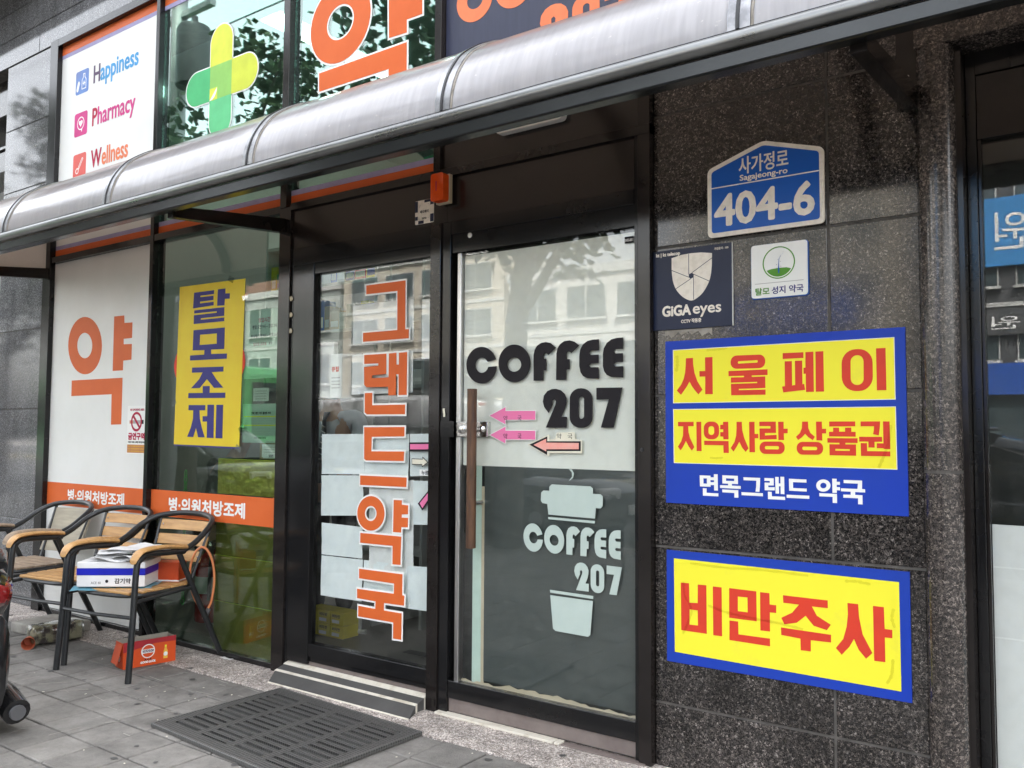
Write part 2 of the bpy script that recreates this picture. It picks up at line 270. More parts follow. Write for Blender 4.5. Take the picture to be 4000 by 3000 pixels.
# ---------------------------------------------------------------- helpers
ORG = {}
def tag(o, label=None, cat=None, group=None, kind=None):
    if label: o['label'] = label
    if cat: o['category'] = cat
    if group: o['group'] = group
    if kind: o['kind'] = kind
    return o
def empty(name, loc=(0, 0, 0), label=None, cat=None, group=None, local=False):
    o = bpy.data.objects.new(name, None); COL.objects.link(o); o.location = (0, 0, 0) if local else loc
    o.empty_display_size = 0.1
    ORG[o.name] = Vector((0, 0, 0)) if local else Vector(loc)
    return tag(o, label, cat, group)
class MB:
    def __init__(s): s.v = []; s.f = []
    def add(s, vs, fs):
        k = len(s.v); s.v += [tuple(p) for p in vs]; s.f += [tuple(i + k for i in f) for f in fs]; return s
    def box(s, x0, x1, y0, y1, z0, z1):
        return s.add([(x0, y0, z0), (x1, y0, z0), (x1, y1, z0), (x0, y1, z0), (x0, y0, z1), (x1, y0, z1), (x1, y1, z1), (x0, y1, z1)],
                     [(0, 3, 2, 1), (4, 5, 6, 7), (0, 1, 5, 4), (1, 2, 6, 5), (2, 3, 7, 6), (3, 0, 4, 7)])
    def obox(s, c, sx, sy, sz, rz=0.0, rx=0.0, ry=0.0):
        m = Matrix.Rotation(rz, 3, 'Z') @ Matrix.Rotation(ry, 3, 'Y') @ Matrix.Rotation(rx, 3, 'X'); c = Vector(c)
        vs = [c + m @ Vector((x * sx / 2, y * sy / 2, z * sz / 2)) for z in (-1, 1) for (x, y) in ((-1, -1), (1, -1), (1, 1), (-1, 1))]
        return s.add(vs, [(0, 3, 2, 1), (4, 5, 6, 7), (0, 1, 5, 4), (1, 2, 6, 5), (2, 3, 7, 6), (3, 0, 4, 7)])
    def tube(s, pts, r, n=10, flat=1.0, closed=False):
        P = [Vector(p) for p in pts]; k = len(P); rings = []
        rs = r if isinstance(r, (list, tuple)) else [r] * k
        up = Vector((0, 0, 1)); prev = None
        for i in range(k):
            a = P[(i - 1) % k] if (closed or i > 0) else P[i]; b = P[(i + 1) % k] if (closed or i < k - 1) else P[i]
            t = (b - a).normalized() if (b - a).length > 1e-9 else Vector((0, 0, 1))
            if prev is None:
                x = t.cross(up)
                if x.length < 1e-3: x = t.cross(Vector((0, 1, 0)))
                x.normalize()
            else:
                x = prev - t * prev.dot(t)
                if x.length < 1e-6: x = t.cross(up)
                x.normalize()
            prev = x; y = t.cross(x)
            rings.append([P[i] + (x * math.cos(2 * math.pi * j / n) + y * math.sin(2 * math.pi * j / n) * flat) * rs[i] for j in range(n)])
        vs = [p for rg in rings for p in rg]; fs = []
        for i in range(k if closed else k - 1):
            for j in range(n):
                i2 = (i + 1) % k; fs.append((i * n + j, i * n + (j + 1) % n, i2 * n + (j + 1) % n, i2 * n + j))
        if not closed:
            fs.append(tuple(range(n - 1, -1, -1))); fs.append(tuple((k - 1) * n + j for j in range(n)))
        return s.add(vs, fs)
    def lathe(s, c, prof, n=20, axis='Z'):
        c = Vector(c); vs = []; fs = []
        for (r, h) in prof:
            for j in range(n):
                a = 2 * math.pi * j / n; p = (r * math.cos(a), r * math.sin(a), h)
                if axis == 'Y': p = (p[0], h, p[1])
                if axis == 'X': p = (h, p[0], p[1])
                vs.append(c + Vector(p))
        for i in range(len(prof) - 1):
            for j in range(n): fs.append((i * n + j, i * n + (j + 1) % n, (i + 1) * n + (j + 1) % n, (i + 1) * n + j))
        fs.append(tuple(range(n - 1, -1, -1))); fs.append(tuple((len(prof) - 1) * n + j for j in range(n)))
        return s.add(vs, fs)
    def prism(s, loops, y0, y1):
        """flat outline (x, z) with holes, from depth y0 (street side) to y1"""
        L = [[Vector((p[0], p[1], 0)) for p in lp] for lp in loops]
        tris = tessellate_polygon(L); flat = [p for lp in L for p in lp]; m = len(flat)
        vs = [(p.x, y0, p.y) for p in flat] + [(p.x, y1, p.y) for p in flat]; fs = []
        for t in tris:
            a, b, c = (flat[i] for i in t)
            cr = (b - a).cross(c - a).z
            t = t if cr > 0 else (t[0], t[2], t[1])      # ccw in xz -> normal -y
            fs.append(tuple(t)); fs.append((t[0] + m, t[2] + m, t[1] + m))
        k = 0
        for li, lp in enumerate(L):
            q = len(lp); area = sum(lp[i].x * lp[(i + 1) % q].y - lp[(i + 1) % q].x * lp[i].y for i in range(q))
            ccw = area > 0
            if li: ccw = not ccw
            for i in range(q):
                a, b = k + i, k + (i + 1) % q
                if li: f = (a, b, b + m, a + m) if not (area > 0) else (b, a, a + m, b + m)
                else: f = (b, a, a + m, b + m) if not ccw else (b, a, a + m, b + m)[::1]
                fs.append(f)
            k += q
        return s.add(vs, fs)
    def sheet(s, grid):
        r = len(grid); c = len(grid[0]); vs = [p for row in grid for p in row]
        fs = [(i * c + j, i * c + j + 1, (i + 1) * c + j + 1, (i + 1) * c + j) for i in range(r - 1) for j in range(c - 1)]
        return s.add(vs, fs)
    def build(s, name, mat, parent=None, smooth=False, bevel=0.0, seg=2, normals=True):
        o = ORG[parent.name] if parent is not None else Vector((0, 0, 0))
        me = bpy.data.meshes.new(name); me.from_pydata([(x - o.x, y - o.y, z - o.z) for (x, y, z) in s.v], [], s.f); me.validate()
        if normals:
            b = bmesh.new(); b.from_mesh(me); bmesh.ops.recalc_face_normals(b, faces=b.faces); b.to_mesh(me); b.free()
        ob = bpy.data.objects.new(name, me); COL.objects.link(ob)
        me.materials.append(MATS[mat] if isinstance(mat, str) else mat)
        if smooth:
            me.polygons.foreach_set('use_smooth', [True] * len(me.polygons))
            try: me.set_sharp_from_angle(angle=R(40))
            except Exception: pass
        if bevel:
            bv = ob.modifiers.new('bevel', 'BEVEL'); bv.width = bevel; bv.segments = seg; bv.limit_method = 'ANGLE'
        if parent is not None: ob.parent = parent
        ORG[ob.name] = o
        return ob
def one(name, label, cat, loc, group=None):
    return empty(name, loc, label, cat, group)
def area2(lp): return sum(lp[i][0] * lp[(i + 1) % len(lp)][1] - lp[(i + 1) % len(lp)][0] * lp[i][1] for i in range(len(lp)))
def offset(lp, d):
    """mitred outward offset of a closed outline"""
    n = len(lp); s = 1 if area2(lp) > 0 else -1; out = []
    for i in range(n):
        p0, p1, p2 = Vector(lp[i - 1]), Vector(lp[i]), Vector(lp[(i + 1) % n])
        e1 = (p1 - p0); e2 = (p2 - p1)
        if e1.length < 1e-7 or e2.length < 1e-7: out.append(tuple(p1)); continue
        e1.normalize(); e2.normalize()
        n1 = Vector((e1.y, -e1.x)) * s; n2 = Vector((e2.y, -e2.x)) * s
        m = n1 + n2
        if m.length < 1e-4: out.append(tuple(p1 + n1 * d)); continue
        m.normalize(); k = d / max(0.45, m.dot(n1)); out.append(tuple(p1 + m * k))
    return out
def grow(loops, d): return [offset(loops[0], d)] + [offset(h, -d) for h in loops[1:]]
def rrect(x0, x1, z0, z1, r, n=5):
    out = []
    for cx, cz, a0 in ((x1 - r, z0 + r, 270), (x1 - r, z1 - r, 0), (x0 + r, z1 - r, 90), (x0 + r, z0 + r, 180)):
        for k in range(n + 1):
            a = R(a0 + 90 * k / n); out.append((cx + r * math.cos(a), cz + r * math.sin(a)))
    return out
def circ(cx, cz, rx, rz=None, n=40): rz = rz or rx; return [(cx + rx * math.cos(2 * math.pi * k / n), cz + rz * math.sin(2 * math.pi * k / n)) for k in range(n)]
def rect(x0, x1, z0, z1): return [(x0, z0), (x1, z0), (x1, z1), (x0, z1)]
_tc = {}
def text2d(body):
    """outline of a line of writing in the built-in typeface: 2-D points, faces, extents"""
    if body in _tc: return _tc[body]
    c = bpy.data.curves.new('line', 'FONT'); c.body = body; c.resolution_u = 3
    o = bpy.data.objects.new('line', c); COL.objects.link(o)
    bpy.context.view_layer.update()
    ev = o.evaluated_get(bpy.context.evaluated_depsgraph_get()); me = bpy.data.meshes.new_from_object(ev)
    vs = [(v.co.x, v.co.y) for v in me.vertices]; fs = [tuple(p.vertices) for p in me.polygons]
    bpy.data.objects.remove(o); bpy.data.curves.remove(c); bpy.data.meshes.remove(me)
    xs = [v[0] for v in vs] or [0]; ys = [v[1] for v in vs] or [0]
    _tc[body] = (vs, fs, (min(xs), max(xs), min(ys), max(ys))); return _tc[body]
def write(name, body, mat, parent, x0, x1, z0, z1, y, bold=0.0, step=0.00012, mirror=False):
    """fit a line of writing into the box x0..x1, z0..z1 on the plane at depth y (reads from the street)"""
    vs, fs, (a, b, c, d) = text2d(body); mb = MB()
    sx = (x1 - x0) / max(1e-6, b - a); sz = (z1 - z0) / max(1e-6, d - c)
    offs = [(0, 0)]
    if bold:
        offs = [(bold * math.cos(2 * math.pi * k / 8), bold * math.sin(2 * math.pi * k / 8)) for k in range(8)] + [(0, 0)]
    for k, (ox, oz) in enumerate(offs):
        mb.add([(x0 + (vx - a) * sx + ox, y - k * step, z0 + (vy - c) * sz + oz) for vx, vy in vs], [tuple(f) for f in fs])
    ob = mb.build(name, mat, parent, normals=False)
    return ob
def flat(name, loops, mat, parent, y, th=0.0008): return MB().prism(loops, y - th, y).build(name, mat, parent)
def cbox(name, mat, parent, x0, x1, y0, y1, z0, z1, bevel=0.0, smooth=False): return MB().box(x0, x1, y0, y1, z0, z1).build(name, mat, parent, bevel=bevel, smooth=smooth)
def struct(o): o['kind'] = 'structure'; return o
def copy_tree(o, parent=None):
    c = o.copy(); COL.objects.link(c); c.parent = parent
    ORG[c.name] = ORG.get(o.name, Vector((0, 0, 0)))
    for ch in list(o.children): copy_tree(ch, c)
    return c
def cat_rom(pts, n=6, closed=False):
    P = [Vector(p) for p in pts]; out = []; k = len(P)
    for i in range(k if closed else k - 1):
        p0 = P[i - 1] if (closed or i > 0) else P[0]; p1 = P[i]; p2 = P[(i + 1) % k]; p3 = P[(i + 2) % k] if (closed or i + 2 < k) else P[-1]
        for j in range(n):
            t = j / n
            out.append(0.5 * ((2 * p1) + (-p0 + p2) * t + (2 * p0 - 5 * p1 + 4 * p2 - p3) * t * t + (-p0 + 3 * p1 - 3 * p2 + p3) * t ** 3))
    if not closed: out.append(P[-1])
    return out

# outlines of the lettering: (x, z) in metres on the facade plane
D = {
    'seoul_pay': [[[[[-1.3422,1.5187],[-1.3141,1.5187],[-1.3134,1.4948],[-1.3084,1.4634],[-1.2976,1.432],[-1.2773,1.3992],[-1.2932,1.3823],[-1.3088,1.4],[-1.3197,1.4145],[-1.3285,1.4309],[-1.3378,1.415],[-1.3491,1.3996],[-1.3629,1.3822],[-1.3795,1.3983],[-1.3616,1.4208],[-1.3516,1.4414],[-1.3459,1.4648],[-1.3435,1.4908]]],[[[-1.2663,1.5186],[-1.2374,1.5186],[-1.2371,1.382],[-1.2665,1.3823],[-1.2663,1.4476],[-1.2884,1.4478],[-1.2888,1.4684],[-1.2664,1.4684]]]],[[[[-1.1682,1.4977],[-1.1675,1.5027],[-1.1658,1.5074],[-1.163,1.5115],[-1.1593,1.515],[-1.155,1.5177],[-1.1501,1.5193],[-1.145,1.5198],[-1.0627,1.5191],[-1.0577,1.5185],[-1.0531,1.5169],[-1.0489,1.5142],[-1.0455,1.5106],[-1.0429,1.5064],[-1.0413,1.5017],[-1.0408,1.4967],[-1.0409,1.4928],[-1.0415,1.4879],[-1.0432,1.4832],[-1.0458,1.479],[-1.0493,1.4755],[-1.0536,1.4729],[-1.0582,1.4713],[-1.0632,1.4708],[-1.1455,1.4715],[-1.1505,1.4721],[-1.1554,1.4737],[-1.1597,1.4764],[-1.1633,1.48],[-1.166,1.4842],[-1.1677,1.4889],[-1.1682,1.4939]],[[-1.1408,1.4947],[-1.1407,1.4956],[-1.1404,1.4964],[-1.1399,1.4971],[-1.1393,1.4977],[-1.1385,1.4982],[-1.1377,1.4985],[-1.1368,1.4986],[-1.0721,1.4996],[-1.0712,1.4995],[-1.0704,1.4992],[-1.0697,1.4988],[-1.069,1.4982],[-1.0686,1.4975],[-1.0683,1.4967],[-1.0681,1.4959],[-1.0681,1.495],[-1.0682,1.4942],[-1.0685,1.4934],[-1.0689,1.4926],[-1.0695,1.492],[-1.0703,1.4915],[-1.0711,1.4913],[-1.0719,1.4911],[-1.1368,1.4901],[-1.1377,1.4901],[-1.1386,1.4904],[-1.1393,1.4909],[-1.1399,1.4915],[-1.1404,1.4922],[-1.1407,1.493],[-1.1408,1.4938]]],[[[-1.1766,1.4646],[-1.0329,1.4656],[-1.0329,1.4454],[-1.0901,1.4456],[-1.0901,1.4408],[-1.0414,1.4407],[-1.0411,1.3996],[-1.1383,1.3987],[-1.1383,1.3945],[-1.0407,1.3942],[-1.0409,1.376],[-1.1671,1.3762],[-1.1675,1.4176],[-1.0706,1.4181],[-1.0705,1.4221],[-1.1675,1.4221],[-1.1676,1.4408],[-1.1188,1.4408],[-1.1187,1.4453],[-1.1765,1.4459]]]],[[[[-0.9785,1.5202],[-0.9067,1.5201],[-0.9067,1.5001],[-0.9785,1.4996]]],[[[-0.9718,1.4911],[-0.9468,1.4912],[-0.9469,1.4064],[-0.9363,1.4076],[-0.9362,1.4915],[-0.9113,1.4916],[-0.9114,1.4096],[-0.9055,1.4104],[-0.9022,1.3897],[-0.9779,1.3825],[-0.9818,1.4032],[-0.972,1.4044]]],[[[-0.8998,1.52],[-0.8729,1.5201],[-0.8729,1.3826],[-0.8995,1.3824],[-0.8996,1.4452],[-0.9072,1.4452],[-0.9069,1.4661],[-0.9003,1.4664]]],[[[-0.8659,1.52],[-0.8394,1.5203],[-0.839,1.3827],[-0.8663,1.3826]]]],[[[[-0.78,1.4747],[-0.7788,1.4851],[-0.7754,1.4951],[-0.77,1.504],[-0.7629,1.5115],[-0.7543,1.5171],[-0.7449,1.5205],[-0.7349,1.5217],[-0.725,1.5216],[-0.7152,1.5204],[-0.7059,1.5169],[-0.6976,1.5112],[-0.6907,1.5037],[-0.6855,1.4947],[-0.6823,1.4846],[-0.6813,1.4741],[-0.6814,1.4284],[-0.6826,1.4179],[-0.6858,1.408],[-0.6911,1.3991],[-0.698,1.3917],[-0.7063,1.3862],[-0.7157,1.3828],[-0.7255,1.3817],[-0.7353,1.3817],[-0.7452,1.383],[-0.7547,1.3866],[-0.7632,1.3922],[-0.7703,1.3997],[-0.7756,1.4087],[-0.7789,1.4187],[-0.7801,1.4291]],[[-0.7511,1.48],[-0.7506,1.4847],[-0.7491,1.4891],[-0.7467,1.4931],[-0.7435,1.4965],[-0.7397,1.499],[-0.7355,1.5006],[-0.731,1.5012],[-0.7294,1.5012],[-0.7249,1.5007],[-0.7208,1.4992],[-0.717,1.4967],[-0.7139,1.4934],[-0.7116,1.4894],[-0.7102,1.4849],[-0.7097,1.4802],[-0.7101,1.4231],[-0.7107,1.4184],[-0.7121,1.4139],[-0.7145,1.41],[-0.7176,1.4067],[-0.7214,1.4042],[-0.7255,1.4027],[-0.7299,1.4022],[-0.7316,1.4022],[-0.736,1.4028],[-0.7401,1.4044],[-0.7439,1.4069],[-0.747,1.4102],[-0.7494,1.4142],[-0.7508,1.4187],[-0.7513,1.4233]]],[[[-0.67,1.5211],[-0.6406,1.521],[-0.6402,1.3826],[-0.6695,1.3828]]]]],
    'local_voucher': [[[[[-1.3756,1.2804],[-1.3131,1.2808],[-1.3129,1.2646],[-1.3345,1.2643],[-1.3333,1.2421],[-1.3279,1.2214],[-1.3107,1.1874],[-1.3207,1.1744],[-1.3336,1.1904],[-1.344,1.2097],[-1.3545,1.1901],[-1.3652,1.1744],[-1.3763,1.188],[-1.3627,1.2082],[-1.3556,1.229],[-1.3543,1.264],[-1.3751,1.2645]]],[[[-1.3018,1.2805],[-1.2832,1.2808],[-1.2821,1.173],[-1.3017,1.1727]]]],[[[[-1.2729,1.2581],[-1.2722,1.2633],[-1.2704,1.2683],[-1.2675,1.2727],[-1.2635,1.2764],[-1.2589,1.2792],[-1.2536,1.2809],[-1.2481,1.2815],[-1.2388,1.2814],[-1.2333,1.2808],[-1.2281,1.2791],[-1.2235,1.2764],[-1.2196,1.2727],[-1.2167,1.2684],[-1.2149,1.2635],[-1.2143,1.2584],[-1.2143,1.2404],[-1.2149,1.2352],[-1.2167,1.2304],[-1.2196,1.226],[-1.2235,1.2222],[-1.2281,1.2194],[-1.2333,1.2176],[-1.2387,1.2169],[-1.2481,1.2168],[-1.2536,1.2172],[-1.2588,1.2189],[-1.2635,1.2216],[-1.2674,1.2252],[-1.2704,1.2296],[-1.2722,1.2345],[-1.2728,1.2397]],[[-1.2549,1.2549],[-1.2546,1.2571],[-1.2538,1.2592],[-1.2526,1.2611],[-1.2509,1.2628],[-1.2489,1.264],[-1.2466,1.2647],[-1.2443,1.265],[-1.2434,1.265],[-1.241,1.2648],[-1.2388,1.2641],[-1.2368,1.2629],[-1.2351,1.2614],[-1.2338,1.2595],[-1.233,1.2574],[-1.2328,1.2552],[-1.2326,1.2429],[-1.2329,1.2407],[-1.2337,1.2386],[-1.2349,1.2367],[-1.2366,1.235],[-1.2386,1.2338],[-1.2409,1.233],[-1.2432,1.2327],[-1.2441,1.2327],[-1.2465,1.2329],[-1.2488,1.2336],[-1.2508,1.2348],[-1.2525,1.2363],[-1.2538,1.2382],[-1.2546,1.2403],[-1.2549,1.2426]]],[[[-1.1987,1.2806],[-1.1792,1.2806],[-1.1784,1.217],[-1.1981,1.217],[-1.1983,1.2271],[-1.2097,1.2273],[-1.2096,1.2432],[-1.1982,1.2435],[-1.1981,1.2533],[-1.2098,1.2533],[-1.2096,1.2697],[-1.1985,1.27]]],[[[-1.2718,1.2117],[-1.1785,1.2112],[-1.1778,1.1679],[-1.1975,1.168],[-1.1981,1.1954],[-1.2716,1.1956]]]],[[[[-1.1479,1.2805],[-1.1285,1.2805],[-1.127,1.2506],[-1.1201,1.2233],[-1.1046,1.1858],[-1.1149,1.1733],[-1.1281,1.1884],[-1.1382,1.2087],[-1.1487,1.1906],[-1.1598,1.1737],[-1.1706,1.186],[-1.1563,1.208],[-1.1499,1.2305],[-1.1481,1.2555]]],[[[-1.1014,1.2804],[-1.0816,1.2804],[-1.0815,1.2374],[-1.0684,1.2375],[-1.0683,1.222],[-1.0811,1.2219],[-1.0811,1.1724],[-1.1011,1.1723]]]],[[[[-1.0642,1.2808],[-1.0055,1.2807],[-1.005,1.2415],[-1.0443,1.2408],[-1.0444,1.2323],[-1.0033,1.235],[-1.0028,1.2195],[-1.0638,1.2171],[-1.0639,1.257],[-1.0248,1.2571],[-1.0247,1.2651],[-1.0641,1.2651]]],[[[-0.9974,1.2804],[-0.9782,1.2804],[-0.978,1.2562],[-0.9641,1.2562],[-0.9643,1.2406],[-0.9777,1.2402],[-0.9772,1.2166],[-0.9969,1.2166]]],[[[-1.0641,1.1905],[-1.0635,1.195],[-1.062,1.1993],[-1.0595,1.2032],[-1.0562,1.2064],[-1.0522,1.2089],[-1.0479,1.2104],[-1.0433,1.211],[-0.9951,1.2115],[-0.9907,1.2111],[-0.9864,1.2096],[-0.9827,1.2073],[-0.9795,1.2041],[-0.9772,1.2003],[-0.9758,1.196],[-0.9753,1.1915],[-0.9754,1.188],[-0.9759,1.1835],[-0.9774,1.1792],[-0.9799,1.1754],[-0.9831,1.1722],[-0.9869,1.1697],[-0.9912,1.1682],[-0.9956,1.1676],[-1.0438,1.1671],[-1.0483,1.1675],[-1.0527,1.169],[-1.0565,1.1713],[-1.0598,1.1745],[-1.0622,1.1783],[-1.0637,1.1825],[-1.0641,1.187]],[[-1.0451,1.1899],[-1.045,1.191],[-1.0446,1.1921],[-1.0439,1.1931],[-1.0431,1.1939],[-1.0421,1.1946],[-1.041,1.195],[-1.0398,1.1951],[-1.0002,1.1953],[-0.999,1.1951],[-0.9979,1.1948],[-0.9969,1.1941],[-0.9961,1.1933],[-0.9955,1.1923],[-0.9952,1.1912],[-0.995,1.1901],[-0.9951,1.1889],[-0.9952,1.1877],[-0.9956,1.1866],[-0.9962,1.1856],[-0.9971,1.1848],[-0.998,1.1842],[-0.9991,1.1838],[-1.0003,1.1837],[-1.0399,1.1836],[-1.0411,1.1837],[-1.0422,1.1841],[-1.0432,1.1847],[-1.044,1.1855],[-1.0446,1.1865],[-1.045,1.1876],[-1.0451,1.1887]]]],[[[[-0.9138,1.2808],[-0.8942,1.2807],[-0.8933,1.2586],[-0.8865,1.242],[-0.8715,1.2288],[-0.8786,1.2173],[-0.8937,1.2276],[-0.9041,1.239],[-0.9149,1.2275],[-0.9286,1.2173],[-0.9356,1.2285],[-0.9219,1.2418],[-0.9152,1.2585]]],[[[-0.8673,1.2807],[-0.8478,1.2806],[-0.8472,1.2563],[-0.8341,1.2563],[-0.8341,1.2406],[-0.847,1.2403],[-0.8471,1.2163],[-0.8667,1.2168]]],[[[-0.9337,1.1909],[-0.9332,1.1954],[-0.9317,1.1997],[-0.9293,1.2036],[-0.9261,1.2068],[-0.9222,1.2093],[-0.9179,1.2108],[-0.9135,1.2113],[-0.8643,1.2115],[-0.8599,1.211],[-0.8557,1.2095],[-0.852,1.2072],[-0.8489,1.204],[-0.8466,1.2002],[-0.8452,1.1959],[-0.8448,1.1914],[-0.8448,1.1879],[-0.8453,1.1835],[-0.8468,1.1792],[-0.8492,1.1754],[-0.8523,1.1722],[-0.856,1.1697],[-0.8602,1.1682],[-0.8646,1.1677],[-0.9136,1.1672],[-0.9181,1.1677],[-0.9223,1.1691],[-0.9261,1.1715],[-0.9293,1.1747],[-0.9317,1.1785],[-0.9332,1.1828],[-0.9337,1.1873]],[[-0.9146,1.1897],[-0.9145,1.1909],[-0.9141,1.192],[-0.9135,1.193],[-0.9126,1.1939],[-0.9116,1.1945],[-0.9105,1.1949],[-0.9093,1.195],[-0.8697,1.195],[-0.8685,1.1949],[-0.8674,1.1945],[-0.8664,1.1939],[-0.8656,1.1931],[-0.865,1.1921],[-0.8646,1.191],[-0.8644,1.1898],[-0.8644,1.1887],[-0.8646,1.1875],[-0.8649,1.1864],[-0.8655,1.1854],[-0.8664,1.1846],[-0.8674,1.184],[-0.8685,1.1836],[-0.8696,1.1834],[-0.9092,1.1831],[-0.9104,1.1833],[-0.9115,1.1837],[-0.9126,1.1843],[-0.9134,1.1851],[-0.914,1.1861],[-0.9144,1.1873],[-0.9146,1.1885]]]],[[[[-0.8236,1.2808],[-0.7395,1.2809],[-0.7395,1.2647],[-0.8236,1.2639]]],[[[-0.8109,1.2602],[-0.7914,1.2602],[-0.7914,1.2467],[-0.7723,1.2468],[-0.7721,1.2602],[-0.7522,1.2605],[-0.7522,1.2464],[-0.7385,1.2462],[-0.7385,1.2303],[-0.8244,1.2306],[-0.8244,1.2463],[-0.8109,1.2463]]],[[[-0.8302,1.2251],[-0.7326,1.2253],[-0.7327,1.2094],[-0.7715,1.2094],[-0.7716,1.2048],[-0.7378,1.2045],[-0.7382,1.1672],[-0.8237,1.1671],[-0.8238,1.2046],[-0.7911,1.2045],[-0.7911,1.2092],[-0.8299,1.2094]],[[-0.8045,1.1889],[-0.7578,1.1888],[-0.7579,1.183],[-0.8046,1.1831]]]],[[[[-0.7223,1.2808],[-0.6613,1.2809],[-0.6628,1.2591],[-0.6662,1.235],[-0.6838,1.239],[-0.6812,1.2522],[-0.6805,1.265],[-0.7223,1.2647]]],[[[-0.6524,1.2809],[-0.6326,1.2808],[-0.6314,1.1908],[-0.652,1.1912],[-0.6521,1.1932],[-0.6727,1.1934],[-0.6726,1.2095],[-0.6523,1.2095]]],[[[-0.7277,1.2304],[-0.6564,1.2305],[-0.6563,1.2144],[-0.6797,1.2139],[-0.6795,1.1951],[-0.699,1.1954],[-0.6989,1.2144],[-0.7275,1.2145]]],[[[-0.723,1.2098],[-0.7033,1.2098],[-0.7029,1.1833],[-0.632,1.1836],[-0.632,1.1674],[-0.7226,1.1671]]]]],
